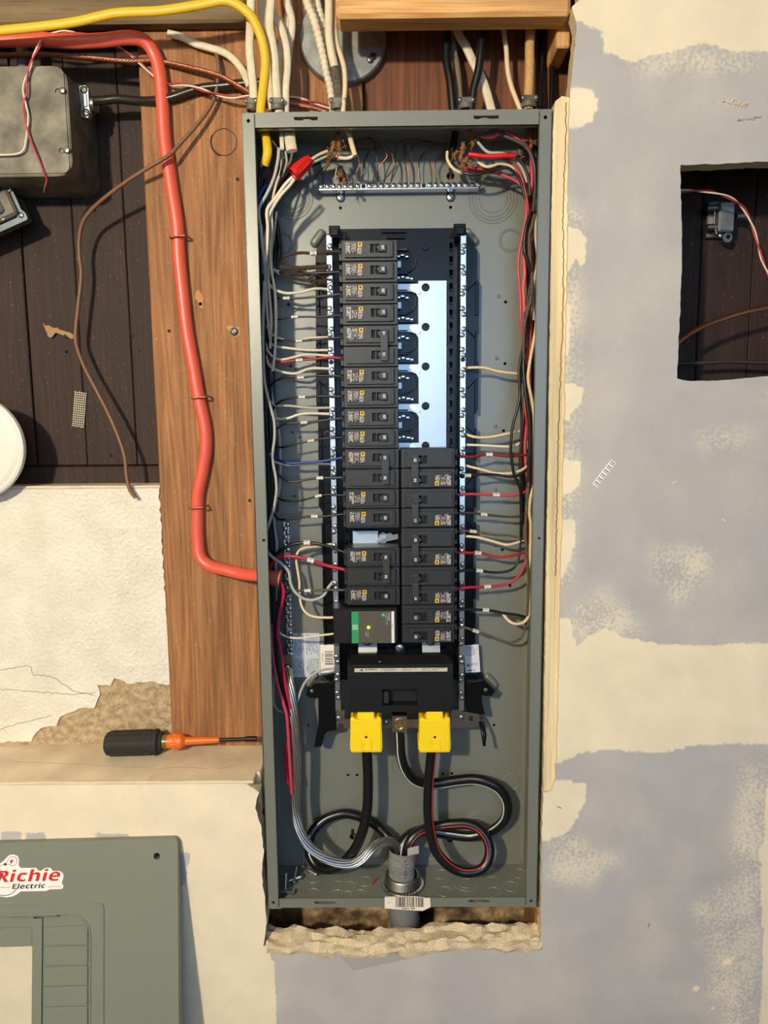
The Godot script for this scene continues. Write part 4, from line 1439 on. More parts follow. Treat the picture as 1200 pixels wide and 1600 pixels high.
func breakers() -> void:
	var zf := -0.0205
	var ytop := P(577, 373, zf).y
	var xl := P(577, 390, zf).x
	var xr := P(669, 800, zf).x
	var rows := [[1, "20", ""], [1, "20", ""], [1, "20", ""], [1, "15", ""], [2, "15", "15"], [1, "15", ""], [1, "20", ""], [1, "20", ""], [1, "20", ""], [2, "30", "30"], [1, "15", ""], [1, "20", ""], [0, "", ""], [2, "50", "50"], [1, "20", ""]]
	var protos := {}
	var r := 0
	var n := 0
	for side in 2:
		if side == 1:
			rows = [[2, "20", "20"], [2, "15", ""], [2, "20", "20"], [2, "15", ""], [1, "15", ""], [1, "20", ""]]
			r = 10
			n = 0
		for q in rows:
			if q[0] == 0:
				r += 1
				continue
			var key := "%d%s%s" % [q[0], q[1], q[2]]
			if not protos.has(key): protos[key] = make_breaker(q[0], q[1], q[2], (n + side) % 2 if q[0] == 1 else 2)
			var o: Node3D = protos[key].duplicate()
			o.name = numbered("circuit_breaker" if q[0] == 1 else "double_breaker")
			add_child(o)
			o.position = Vector3(xl if side == 0 else xr, ytop - 0.02547 * (r + q[0] / 2.0), zf)
			if side == 1: o.rotation.z = PI
			var what := "single breaker" if q[0] == 1 else "tied double breaker"
			var where := "in the tall column beside the bus plate" if side == 0 else "in the short column below the bus plate"
			tag(o, "black %s marked %s, %s %s" % [what, q[1], ORD[n], where], "circuit breaker", "breakers in the tall column" if side == 0 else "breakers in the short column")
			r += q[0]
			n += 1
	for k in protos: protos[k].free()

	# surge protector in the two lowest positions of the tall column
	var z := -0.014
	var a := P(521, 1006, z)
	var d := P(621, 950.5, z)
	var o := thing("surge_protector", "black surge protector with green stripe and lit green lamp below the breakers", "surge protector", Vector3((a.x + d.x) / 2, a.y, -0.045))
	var b := mb(o)
	b.box(Vector3(a.x, a.y, -0.066), Vector3(d.x, d.y, z), 0.0012)
	b.box(Vector3(a.x + 0.023, a.y + 0.001, z), Vector3(d.x - 0.004, d.y - 0.003, z + 0.0008), 0.0004)
	part(o, "body", b, M.black_plastic)
	var im := Image.create(264, 200, false, Image.FORMAT_RGB8)
	im.fill(c8(84, 76, 70))
	im.fill_rect(Rect2i(0, 0, 42, 200), c8(40, 150, 88))
	im.fill_rect(Rect2i(246, 0, 18, 200), c8(230, 226, 220))
	for q in [[6, 84, 32, 3], [6, 110, 32, 3], [6, 84, 3, 29], [35, 84, 3, 29], [14, 91, 16, 3], [14, 102, 16, 3], [14, 91, 3, 14], [27, 93, 3, 10]]:
		im.fill_rect(Rect2i(q[0], q[1], q[2], q[3]), c8(216, 230, 216))
	scribble(im, 228, 10, 240, 70, 1, c8(200, 196, 190), 0.8, true)
	scribble(im, 210, 8, 226, 100, 2, c8(160, 154, 148), 0.7, true)
	scribble(im, 84, 124, 108, 168, 3, c8(180, 174, 168), 0.7, true)
	scribble(im, 250, 80, 258, 108, 1, c8(120, 116, 110), 0.7, true)
	for j in 26:
		for i in 26:
			var rr := Vector2(i - 13, j - 13).length()
			if rr < 12.0: im.set_pixel(182 + i, 8 + j, c8(40, 150, 88))
			if rr > 4.0 and rr < 6.5 or (absi(i - j) < 2 and i > 12 and rr < 10.0): im.set_pixel(182 + i, 8 + j, c8(150, 210, 170))
	mat("surge_print", Color.WHITE, 0.42, 0.0, tex(im))
	b = mb(o)
	var l0 := P(550, 1004.5, z)
	var l1 := P(616, 955, z)
	b.face(l0.x, l0.y, l1.x, l1.y, z + 0.0012)
	b.box(Vector3(l0.x, l0.y, z), Vector3(l1.x, l1.y, z + 0.0011))
	part(o, "front_label", b, M.surge_print, "grey label with a green stripe and a white edge")
	b = mb(o)
	var lp := P(576, 980, z)
	b.xf = Transform3D(Basis(), lp + Vector3(0, 0, 0.0012))
	b.lathe([Vector2(0.0024, 0), Vector2(0.0022, 0.0006), Vector2(0.0012, 0.001), Vector2(0, 0.0011)], 16)
	var led := mat("led_green", c8(190, 240, 90), 0.4)
	led.emission_enabled = true
	led.emission = Color(0.62, 0.95, 0.18)
	led.emission_energy_multiplier = 0.55
	part(o, "status_lamp", b, led, "lit yellow-green lamp")
	var ll := OmniLight3D.new()
	ll.name = "status_lamp_light"
	ll.light_color = Color(0.62, 0.95, 0.18)
	ll.light_energy = 0.00004
	ll.light_size = 0.003
	ll.omni_range = 3.0
	ll.omni_attenuation = 2.0
	ll.shadow_enabled = true
	ll.position = lp + Vector3(0, 0, 0.004)
	add_child(ll)
	b = mb(o)
	b.xf = Transform3D(Basis(), P(522.5, 979, z))
	b.lathe([Vector2(0.0014, 0), Vector2(0.0014, 0.0003), Vector2(0, 0.0003)], 10)
	part(o, "pin_hole", b, M.slot_dark)

	# main breaker
	z = -0.02
	a = P(544, 1113, z)
	d = P(708, 1037, z)
	o = thing("main_breaker", "wide black main breaker with one recessed handle above the yellow lugs", "main breaker", Vector3((a.x + d.x) / 2, a.y, -0.05))
	b = mb(o)
	var x0 := P(598, 1102, z)
	var x1 := P(652, 1077, z)
	b.plate(rrect(a.x, a.y, d.x, d.y, 0.003), [rrect(x0.x, x0.y, x1.x, x1.y, 0.0016)], -0.035, z)
	b.box(Vector3(a.x - 0.001, a.y + 0.002, -0.066), Vector3(d.x + 0.001, d.y + 0.002, -0.035), 0.002)
	var top := P(550, 1025, -0.036).y
	b.quad(Vector3(a.x + 0.002, d.y - 0.001, z - 0.001), Vector3(d.x - 0.002, d.y - 0.001, z - 0.001), Vector3(d.x - 0.004, top, -0.036), Vector3(a.x + 0.004, top, -0.036), Vector3(0, 0.8, 0.6))
	b.box(Vector3(a.x + 0.004, d.y, -0.066), Vector3(d.x - 0.004, top, -0.036), 0.002)
	# raised middle panel and side seams
	var m0 := P(588, 1109, z)
	var m1 := P(662, 1054, z)
	b.plate(rect(m0.x, m0.y, m1.x, m1.y), [rrect(x0.x - 0.0006, x0.y - 0.0006, x1.x + 0.0006, x1.y + 0.0006, 0.0016)], z, z + 0.0012)
	b.box(Vector3(a.x + 0.002, P(600, 1053, z).y - 0.0008, z), Vector3(d.x - 0.002, P(600, 1053, z).y, z + 0.0008))
	part(o, "body", b, M.black_plastic)
	b = mb(o)
	b.box(Vector3(x0.x, x0.y, -0.036), Vector3(x1.x, x1.y, -0.0345))
	part(o, "handle_well", b, M.slot_dark)
	for q in [[614, 1068.5], [643.5, 1068.5]]:
		b = mb(o)
		b.xf = Transform3D(Basis(), P(q[0], q[1], z + 0.0012))
		b.lathe([Vector2(0.0015, 0), Vector2(0.0015, 0.0003), Vector2(0, 0.0003)], 10)
		part(o, "pin_hole", b, M.slot_dark)
	b = mb(o)
	b.box(Vector3(x0.x + 0.0006, x0.y + 0.001, -0.036), Vector3(x0.x + 0.009, x1.y - 0.004, -0.0215), 0.0015)
	b.box(Vector3(x0.x + 0.001, x1.y - 0.0062, -0.0215), Vector3(x0.x + 0.008, x1.y - 0.0052, -0.0208))
	part(o, "main_handle", b, M.breaker_plastic)
	b = mb(o)
	var e := P(630, 1060, z + 0.0012)
	for q in [[-0.006, -0.0034, 0.0006, 0.0068], [0.0054, -0.0034, 0.0006, 0.0068], [-0.006, 0.0028, 0.012, 0.0006], [-0.006, -0.0034, 0.012, 0.0006], [-0.003, -0.0017, 0.0006, 0.0034], [0.0022, -0.0012, 0.0006, 0.0024], [-0.003, 0.0011, 0.0056, 0.0006], [-0.003, -0.0017, 0.0056, 0.0006]]:
		b.box(e + Vector3(q[0], q[1], 0), e + Vector3(q[0] + q[2], q[1] + q[3], 0.0006))
	part(o, "moulded_emblem", b, M.slot_dark)
	for q in [[593, 1036.5], [656, 1036.5]]:
		b = mb(o)
		b.xf = Transform3D(Basis(), P(q[0], q[1], -0.03))
		b.lathe([Vector2(0.0056, -0.006), Vector2(0.0056, 0.0), Vector2(0.0042, 0.002), Vector2(0.004, 0.0)], 18)
		part(o, "screw_collar", b, M.black_plastic)
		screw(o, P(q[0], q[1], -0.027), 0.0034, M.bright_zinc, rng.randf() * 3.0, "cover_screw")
	im = Image.create(512, 28, false, Image.FORMAT_RGB8)
	im.fill(c8(202, 188, 172))
	im.fill_rect(Rect2i(34, 8, 12, 12), c8(60, 52, 46))
	scribble(im, 60, 6, 132, 18, 1, c8(60, 52, 46), 0.9)
	scribble(im, 150, 2, 250, 24, 3, c8(96, 86, 78), 0.6)
	scribble(im, 262, 2, 360, 24, 3, c8(120, 108, 98), 0.6)
	scribble(im, 370, 2, 500, 24, 3, c8(96, 86, 78), 0.6)
	mat("main_print", Color.WHITE, 0.5, 0.0, tex(im))
	b = mb(o)
	l0 = P(554, 1050, z)
	l1 = P(699, 1043, z)
	b.face(l0.x, l0.y, l1.x, l1.y, z + 0.0006)
	part(o, "printed_strip", b, M.main_print, "long cream strip of small print")

	# yellow lug covers
	for q in [[572, "yellow lug cover over the plain black service conductor"], [679.5, "yellow lug cover over the service conductor with a red stripe"]]:
		z = -0.016
		a = P(q[0] - 24.5, 1176, z)
		d = P(q[0] + 24.5, 1120, z)
		o = thing("lug_cover", q[1], "lug cover", Vector3((a.x + d.x) / 2, a.y, -0.03), "yellow lug covers below the main breaker")
		b = mb(o)
		var cx := (a.x + d.x) / 2
		b.plate(PackedVector2Array([Vector2(a.x + 0.0015, a.y), Vector2(d.x - 0.0015, a.y), Vector2(d.x - 0.0004, a.y + 0.002), Vector2(d.x, a.y + 0.013), Vector2(d.x - 0.0008, d.y - 0.003), Vector2(d.x - 0.004, d.y), Vector2(d.x - 0.008, d.y - 0.004), Vector2(a.x + 0.008, d.y - 0.004), Vector2(a.x + 0.004, d.y), Vector2(a.x + 0.0008, d.y - 0.003), Vector2(a.x, a.y + 0.013), Vector2(a.x + 0.0004, a.y + 0.002)]), [], -0.05, z - 0.001)
		b.box(Vector3(a.x + 0.0012, a.y + 0.0008, z - 0.002), Vector3(d.x - 0.0012, d.y - 0.0045, z), 0.001)
		b.box(Vector3(cx - 0.0112, d.y - 0.006, -0.04), Vector3(cx + 0.0112, d.y + 0.006, z - 0.004), 0.001)
		for sx in [-1.0, 1.0]: b.box(Vector3(cx + sx * 0.0205 - 0.0012, a.y + 0.002, -0.05), Vector3(cx + sx * 0.0205 + 0.0012, a.y + 0.013, z - 0.004), 0.0008)
		part(o, "cover_shell", b, M.lug_yellow)
		b = mb(o)
		var ec := Vector3(cx, a.y + 0.0105, z)
		for w in [[-0.0068, -0.0064, 0.0008, 0.0136], [0.006, -0.0064, 0.0008, 0.0136], [-0.0068, 0.0066, 0.0136, 0.0008], [-0.0068, -0.0064, 0.0136, 0.0008], [-0.004, -0.0034, 0.0008, 0.0066], [0.0032, -0.002, 0.0008, 0.004], [-0.004, 0.0026, 0.0066, 0.0008], [-0.004, -0.0034, 0.008, 0.0008]]:
			b.box(ec + Vector3(w[0], w[1], -0.0005), ec + Vector3(w[0] + w[2], w[1] + w[3], 0.0011), 0.0003)
		part(o, "moulded_emblem", b, M.lug_yellow)
		b = mb(o)
		b.xf = Transform3D(Basis(), Vector3(cx, a.y + 0.0215, z))
		b.lathe([Vector2(0.0017, 0), Vector2(0.0017, 0.0003), Vector2(0, 0.0003)], 12)
		part(o, "probe_hole", b, M.slot_dark)


func service() -> void:
	# three heavy service conductors, the bare neutral strands, sheath and conduit
	var jobs := [
		["service_conductor", "plain black service conductor looping round to the yellow lug cover above it", M.heavy_black, null, [573, 1165, -40, 574, 1190, -40, 575, 1220, -40, 574, 1260, -38, 569, 1290, -36, 558, 1320, -34, 544, 1340, -34, 528, 1354, -36, 512, 1358, -40, 496, 1354, -48, 486, 1340, -56, 483, 1324, -63, 486, 1304, -70, 496, 1290, -76, 512, 1278, -80, 536, 1271, -82, 556, 1274, -82, 576, 1282, -80, 592, 1293, -74, 606, 1308, -64, 616, 1328, -55, 622, 1350, -50], 0.0],
		["service_conductor", "black service conductor with a white stripe winding out to the side wall", M.heavy_black, M.stripe_white, [624, 1140, -46, 625, 1160, -46, 626, 1178, -47, 632, 1199, -50, 645, 1216, -58, 663, 1223, -64, 687, 1223, -66, 713, 1219, -66, 739, 1217, -64, 760, 1221, -60, 779, 1231, -58, 790, 1246, -58, 793, 1262, -60, 788.5, 1280, -62, 773, 1295, -66, 752, 1304, -70, 730, 1307, -74, 704, 1304, -76, 682, 1301, -76, 663, 1298, -74, 648, 1300, -70, 635, 1308, -62, 627, 1324, -54, 625, 1350, -50], 0.6],
		["service_conductor", "black service conductor with a red stripe, coiled in front of the others", M.heavy_black, M.stripe_red, [676, 1165, -38, 674, 1180, -38, 670, 1223, -38, 669, 1267, -36, 672.6, 1299, -34, 680, 1327, -32, 695, 1347, -30, 715, 1360, -30, 734, 1363, -30, 752, 1358, -32, 762.5, 1344, -36, 765, 1325, -42, 759, 1307, -48, 747, 1294, -54, 730, 1287, -58, 708, 1287, -60, 691, 1289, -61, 671, 1293, -61, 656, 1299, -58, 645, 1308, -54, 636, 1324, -50, 630, 1350, -50], -0.9],
	]
	for q in jobs:
		var p := path(q[4], 0.0045)
		if q[3] == null:
			var b0 := mb()
			b0.tube(p, 0.0069, 16)
			solo(q[0], q[1], "cable", b0, q[2], "heavy service conductors")
			continue
		var o := thing(q[0], q[1], "cable", p[0], "heavy service conductors")
		var b := mb(o)
		b.tube(p, 0.0069, 16)
		part(o, "insulation", b, q[2])
		if q[3]:
			b = mb(o)
			var nn := Vector3.BACK
			var pts := PackedVector3Array()
			for i in p.size():
				var tg := (p[mini(i + 1, p.size() - 1)] - p[maxi(i - 1, 0)]).normalized()
				nn = (nn - tg * tg.dot(nn)).normalized()
				var bb := tg.cross(nn)
				pts.append(p[i] + (nn * cos(q[5]) + bb * sin(q[5])) * 0.0064)
			b.tube(pts, 0.0011, 8)
			part(o, "coloured_stripe", b, q[3], "thin stripe along the black insulation")
	# bare neutral
	var pb := path([449, 1046, -58, 451, 1060, -50, 454, 1080, -42, 458, 1111, -36, 461, 1142, -34, 463, 1174, -34, 463, 1205, -34, 462.5, 1238, -34, 463, 1270, -32, 469, 1298, -26, 481, 1320, -22, 500, 1336, -20, 524, 1347, -20, 548, 1350, -22, 566, 1342, -26, 580, 1328, -32, 592, 1319, -40, 606, 1315, -47, 618, 1321, -51, 622, 1338, -52], 0.0045)
	var o := thing("bare_neutral", "thick bundle of bare aluminium strands curving into the grey sheath", "wire bundle", pb[0])
	var b := mb(o)
	b.strands(pb, 0.0050, 9, 0.00185, 22.0, 6)
	part(o, "outer_strands", b, M.bare_aluminium)
	b = mb(o)
	b.strands(pb, 0.0022, 5, 0.0015, -20.0, 5)
	b.tube(pb, 0.002, 6)
	part(o, "inner_strands", b, M.bare_aluminium)
	# sheath
	var yb := -0.5013
	var c := PY(629, 1383, yb)
	var sp := PackedVector3Array([Vector3(c.x - 0.001, yb - 0.02, c.z - 0.002), Vector3(c.x - 0.001, yb + 0.008, c.z - 0.002), Vector3(c.x - 0.001, yb + 0.028, c.z - 0.001), Vector3(c.x, yb + 0.046, c.z), Vector3(c.x + 0.0006, yb + 0.054, c.z)])
	sp = smooth(sp, 0.004)
	var rr := PackedFloat32Array()
	for i in sp.size(): rr.append(0.0178 + 0.0004 * sin(i * 0.9) + 0.0016 * (float(i) / sp.size()))
	o = thing("cable_sheath", "wrinkled grey cable sheath standing in the conduit opening", "cable sheath", Vector3(c.x, yb, c.z))
	b = mb(o)
	b.tube(sp, rr, 22, 0.85, false)
	for i in rr.size(): rr[i] -= 0.0012
	b.tube(sp, rr, 22, 0.85, false)
	part(o, "sheath_wall", b, M.sheath_grey)
	b = mb(o)
	for i in 8:
		for j in 6:
			var q := Vector3(c.x + 0.0075 + i * 0.0021, yb + 0.052 + j * 0.0021, c.z + 0.012 - i * 0.0008)
			if i < 7: b.tube(PackedVector3Array([q, q + Vector3(0.0021, 0.0002, -0.0008)]), 0.0005, 4)
			if j < 5: b.tube(PackedVector3Array([q, q + Vector3(0.0001, 0.0021, -0.0002)]), 0.0005, 4)
	part(o, "reinforcing_mesh", b, M.stripe_white, "frayed white mesh at the cut edge")
	var tm := TextMesh.new()
	tm.text = "9 M C 7 3 5 1"
	var sf := SystemFont.new()
	sf.font_names = PackedStringArray(["Droid Sans Mono"])
	tm.font = sf
	tm.font_size = 24
	tm.pixel_size = 0.00017
	tm.depth = 0.0004
	var t := part(o, "printed_text", tm, M.dark_grey_wire)
	t.position = Vector3(0.0035, 0.036, 0.0156)
	t.rotation = Vector3(0, 0, -PI / 2)
	# connector and conduit
	o = thing("conduit_fitting", "threaded metal conduit fitting with locknut in the box bottom", "conduit fitting", Vector3(c.x, yb, c.z))
	var turn := Basis(Vector3.RIGHT, -PI / 2)
	b = mb(o)
	b.xf = Transform3D(turn, Vector3(c.x, yb, c.z))
	var prof := [Vector2(0.0205, -0.012), Vector2(0.0205, 0.017), Vector2(0.0232, 0.0178)]
	var h := 0.017
	while h > 0.0:
		prof.append(Vector2(0.0242, h - 0.0008))
		prof.append(Vector2(0.0228, h - 0.0017))
		h -= 0.0022
	b.lathe(prof, 40)
	part(o, "threaded_throat", b, M.steel_dull)
	b = mb(o)
	b.xf = Transform3D(turn, Vector3(c.x, yb, c.z))
	b.lathe([Vector2(0.0236, 0.005), Vector2(0.0296, 0.005), Vector2(0.030, 0.0042), Vector2(0.030, 0.0008), Vector2(0.0236, 0.0008)], 40)
	for i in 40:
		var w := TAU * i / 40.0
		b.box(Vector3(cos(w) * 0.027 - 0.0006, sin(w) * 0.027 - 0.0006, 0.005), Vector3(cos(w) * 0.029 + 0.0006, sin(w) * 0.029 + 0.0006, 0.0062), 0.0002)
	part(o, "locknut", b, M.zinc)
	var cp := PackedVector3Array([Vector3(c.x, yb - 0.002, c.z), Vector3(c.x + 0.0005, yb - 0.03, c.z - 0.002), Vector3(c.x + 0.003, yb - 0.06, c.z - 0.010), Vector3(c.x + 0.009, yb - 0.11, c.z - 0.025)])
	b = mb()
	b.tube(smooth(cp), 0.0215, 24)
	solo("conduit", "grey plastic conduit rising from the wall cavity into the box", "conduit", b, M.conduit_grey)
	# loose screws on the box bottom
	var sk := 0
	for q in [[446, 1393, -1.5, "lying crosswise with its point to the side wall"], [457, 1398, 0.2, "lying beside the barcode sticker's end, point outward"], [459, 1382, -1.7, "standing up behind two others"], [470, 1374, 0.7, "slanting beside the coil of black conductor"], [473, 1358, -1.6, "leaning against the back of the box"], [483, 1364, 2.2, "with its large head toward the room"]]:
		var at := PY(q[0], q[1], yb)
		o = thing("loose_screw", "loose bright machine screw %s" % q[3], "screw", at, "loose screws in the box bottom")
		var hd := mb()
		hd.lathe([Vector2(0.0, -0.0005), Vector2(0.0042, 0.0), Vector2(0.0042, 0.0008), Vector2(0.003, 0.0022), Vector2(0.0, 0.0026)], 16)
		hd.box(Vector3(-0.0004, -0.0025, 0.002), Vector3(0.0004, 0.0025, 0.0028))
		part(o, "head", hd, M.zinc)
		var sh := mb()
		var pr := [Vector2(0.0, -0.022), Vector2(0.0014, -0.0205)]
		for i in 18:
			pr.append(Vector2(0.0021, -0.020 + i * 0.0011))
			pr.append(Vector2(0.0017, -0.0195 + i * 0.0011))
		sh.lathe(pr, 10)
		part(o, "threaded_shank", sh, M.zinc)
		var lean: float = [0.9, 0.25, 1.0, 0.2, 1.15, 0.35][sk]
		o.basis = Basis(Vector3.UP, q[2]) * Basis(Vector3.FORWARD, lean * 0.6) * Basis(Vector3.UP, PI / 2)
		o.position.y += 0.0042
		sk += 1
	b = mb()
	var fl := PY(585, 1379, yb)
	b.tube(PackedVector3Array([fl + Vector3(-0.002, 0.001, 0.004), fl + Vector3(0, 0.0035, 0), fl + Vector3(0.003, 0.006, -0.002)]), 0.0013, 6)
	solo("insulation_scrap", "tiny scrap of red insulation beside the conduit locknut", "scrap", b, M.red_wire)


func wires() -> void:
	var W: Material = M.white_wire
	var G: Material = M.grey_wire
	var B: Material = M.black_wire
	var D: Material = M.dark_grey_wire
	# ----- hot wires into the tall column, top to bottom -----
	var gh := "hot wires to the tall breaker column"
	wire("hot_wire", "brown-black cloth-covered wire with sleeve 13, entering the topmost tall-column breaker", "wire", M.cloth_brown, 0.0019, [436, 404, -60, 452, 398, -52, 470, 395, -48, 490, 396, -45, 512, 394, -44, 532, 392, -42], gh, Vector2(492, 396), 1.0, "marker_13")
	wire("hot_wire", "black wire out of frayed brown cloth into the second breaker of the tall column", "wire", B, 0.0019, [428, 421, -62, 437, 425, -58, 460, 427, -52, 490, 427, -46, 512, 426, -44, 532, 425, -42], gh, Vector2(434, 424))
	wire("hot_wire", "dark grey wire into the third breaker of the tall column", "wire", D, 0.0015, [412, 458, -62, 424, 465, -58, 440, 466, -54, 466, 466, -50, 490, 464, -46, 512, 462, -44, 534, 459, -42], gh, Vector2(450, 466))
	wire("hot_wire", "thin black wire into the fourth breaker of the tall column", "wire", B, 0.0013, [412, 488, -62, 422, 499, -58, 436, 499, -54, 456, 495.5, -50, 480, 495, -48, 500, 495, -45, 534, 492, -42], gh, Vector2(461, 495))
	wire("hot_wire", "thin black wire crossing a white one into the upper pole marked 15 and 15", "wire", B, 0.0014, [413, 528, -62, 422, 534, -56, 440, 531.5, -52, 460, 533, -48, 480, 532, -46, 510, 529, -44, 535, 527, -42], gh, Vector2(469, 533))
	wire("hot_wire", "bright red wire into the lower pole of the tied breaker marked 15 and 15", "wire", M.red_wire, 0.0015, [416, 545, -60, 417, 556, -58, 424, 564, -54, 440, 566, -50, 460, 563.5, -48, 490, 561, -46, 514, 558.5, -44, 536, 560, -42], gh, Vector2(467, 563))
	wire("hot_wire", "arching black wire into the sixth breaker of the tall column", "wire", B, 0.0013, [414, 612, -62, 422, 603, -58, 433, 594, -54, 450, 589, -50, 470, 590, -48, 500, 587, -46, 535, 588, -42], gh, Vector2(471, 590))
	wire("hot_wire", "arching black wire into the seventh breaker of the tall column", "wire", B, 0.0015, [424, 644, -60, 430, 634, -57, 441, 626, -54, 460, 621, -50, 480, 620.6, -48, 500, 619, -46, 536, 619.6, -42], gh, Vector2(473, 620.6))
	wire("hot_wire", "dark grey wire rising into the eighth breaker of the tall column", "wire", D, 0.0014, [425, 680, -60, 433, 670, -57, 444, 663, -54, 460, 661, -50, 480, 660, -48, 510, 656, -45, 537, 653, -42], gh, Vector2(476, 660))
	wire("hot_wire", "thin black wire rising into the ninth breaker of the tall column", "wire", B, 0.0013, [425, 690, -60, 432, 698, -57, 444, 698.5, -54, 466, 693, -50, 490, 688, -48, 510, 685, -45, 537, 683, -42], gh, Vector2(485, 689))
	wire("hot_wire", "blue wire into the upper pole of the tied breaker marked 30", "wire", M.blue_wire, 0.0018, [420, 700, -62, 428, 712, -58, 438, 720, -54, 452, 724, -50, 470, 723, -48, 500, 721, -45, 535, 715, -42], gh)
	wire("hot_wire", "dark grey wire sagging into the lower pole of the tied breaker marked 30", "wire", D, 0.0016, [424, 724, -62, 432, 737, -58, 442, 748, -54, 458, 753, -50, 480, 749, -48, 500, 747, -45, 538, 746, -42], gh, Vector2(500, 747))
	wire("hot_wire", "thin black wire into the eleventh breaker of the tall column", "wire", B, 0.0013, [424, 766, -62, 434, 778, -58, 450, 783, -54, 470, 782, -50, 490, 777, -47, 510, 773, -45, 538, 774, -42], gh, Vector2(498, 775))
	wire("hot_wire", "black wire into the breaker just above the empty tall-column position", "wire", B, 0.0016, [427, 795, -62, 430, 806, -58, 438, 812, -54, 460, 810, -50, 484, 807, -47, 504, 807, -45, 538, 803, -42], gh, Vector2(490, 808))
	wire("hot_wire", "thick black feeder wire arching into the upper pole marked 50", "wire", B, 0.0023, [420, 890, -56, 424, 875, -54, 436, 862, -50, 456, 851, -46, 480, 848, -44, 504, 851, -42, 520, 856, -42, 538, 863, -40], gh, Vector2(480.6, 848.4))
	wire("hot_wire", "thick crimson feeder wire arching into the lower pole marked 50", "wire", M.crimson_wire, 0.0024, [423, 900, -54, 423, 885, -52, 432, 872, -48, 450, 869, -44, 468, 871, -42, 490, 877, -41, 512, 884, -41, 538, 890, -40], gh, Vector2(484, 876))
	wire("hot_wire", "dark grey wire into the lowest tall-column breaker above the surge protector", "wire", D, 0.0016, [424, 952, -62, 436, 938, -58, 450, 928, -54, 462, 922.5, -50, 481, 923, -47, 504, 921.6, -45, 538, 922, -42], gh, Vector2(481, 923))
	# ----- neutrals into the bar -----
	var gn := "white neutral wires to the bar beside the tall column"
	wire("neutral_wire", "white neutral sagging in below the frayed brown cloth", "wire", W, 0.0019, [412, 424, -52, 415, 434, -50, 426, 450, -48, 446, 458, -48, 470, 456.5, -50, 494, 451, -54, 513, 452, -60], gn)
	wire("neutral_wire", "white neutral crossed by a thin black wire above the bright red one", "wire", W, 0.0015, [416, 508, -56, 422, 520, -54, 440, 530, -54, 458, 534, -54, 470, 532, -54, 484, 528, -56, 513, 527, -60], gn)
	wire("neutral_wire", "nearly level white neutral two above the bright red wire", "wire", W, 0.0017, [424, 536, -58, 429, 541, -56, 450, 544, -54, 480, 547, -56, 514, 547, -60], gn)
	wire("neutral_wire", "white neutral running directly over the bright red wire", "wire", W, 0.0017, [415, 536, -56, 418, 547, -54, 427, 558, -52, 440, 562, -52, 460, 558, -54, 480, 554, -56, 515, 556, -60], gn)
	wire("neutral_wire", "white neutral sagging directly under the bright red wire", "wire", W, 0.0018, [416, 556, -57, 420, 570, -55, 431, 578, -54, 450, 583, -54, 466, 583, -54, 484, 576, -56, 516, 576, -60], gn)
	wire("neutral_wire", "greyish white neutral dipping under the seventh breaker's black wire", "wire", G, 0.0017, [424, 627, -58, 430, 634, -57, 450, 634, -56, 470, 636, -56, 490, 637.6, -57, 517, 637, -60], gn)
	wire("neutral_wire", "white neutral with a raised end over the eighth breaker's dark wire", "wire", W, 0.0019, [424, 646, -58, 431, 654, -57, 450, 653.6, -56, 466, 648, -56, 484, 646, -57, 517, 647, -60], gn)
	wire("neutral_wire", "pale neutral running along beneath the blue wire", "wire", W, 0.0015, [422, 708, -58, 428, 720, -56, 440, 725, -55, 460, 726.5, -55, 484, 725, -57, 519, 725, -60], gn)
	wire("neutral_wire", "long white neutral bent down in a hook to the surge protector", "wire", M.cream_wire, 0.0018, [526, 850, -58, 518, 850.5, -55, 500, 853, -52, 476, 856, -52, 466, 862, -54, 463, 874, -55, 465, 890, -55, 468, 910, -54, 468, 926, -52, 471, 946, -48, 480, 959, -44, 496, 964.5, -42, 524, 965, -40], gn)
	wire("neutral_wire", "grey-white neutral looping under the dark wire of the lowest tall-column breaker", "wire", G, 0.0021, [412, 850, -48, 422, 867, -47, 440, 881, -46, 451, 893, -46, 454, 910, -46, 461, 925, -46, 476, 936, -46, 492, 937, -47, 506, 930, -50, 513, 918, -54, 523, 906, -59], gn)
	wire("neutral_wire", "thin white wire running level into the surge protector's lower corner", "wire", W, 0.0015, [434, 984, -58, 440, 991, -56, 452, 996, -54, 470, 997, -50, 490, 994, -46, 524, 990, -40], gn)
	wire("neutral_wire", "grey wire hooking round below the warning label up to the bar", "wire", G, 0.0018, [528, 1044, -60, 518, 1045, -58, 504, 1047, -52, 490, 1053, -48, 478, 1064, -46, 470, 1080, -46, 464, 1098, -48, 456, 1110, -54, 442, 1113, -62, 431, 1106, -66, 427, 1090, -68, 428, 1050, -68, 429, 1000, -66, 432, 930, -66, 431, 887, -66, 432.6, 850, -66, 429, 822, -66, 429, 795, -66, 436, 768, -66, 438, 737, -66, 438, 704, -66, 436, 675, -66, 429, 640, -66, 424, 607, -66, 422, 560, -66], gn)
	# ----- the bundle down the side -----
	var gb := "wires bundled down the box side by the tall column"
	wire("bundled_wire", "white wire from the red nut running farthest forward down the bundle", "wire", W, 0.0022, [457, 277, -14, 446, 288, -14, 430, 310, -16, 419, 324, -18, 417, 336, -18, 418.5, 357, -20, 417, 391, -22, 414, 412, -26, 412, 426, -36], gb)
	wire("bundled_wire", "pale grey wire bowing against the box's side rim", "wire", G, 0.0021, [436, 232, -20, 434, 252, -18, 428, 278, -16, 417, 303, -16, 406, 322, -16, 404, 334, -16, 407.6, 357, -18, 410, 384, -20, 413.5, 410, -24, 415, 440, -36, 417, 484, -40, 422, 530, -44], gb)
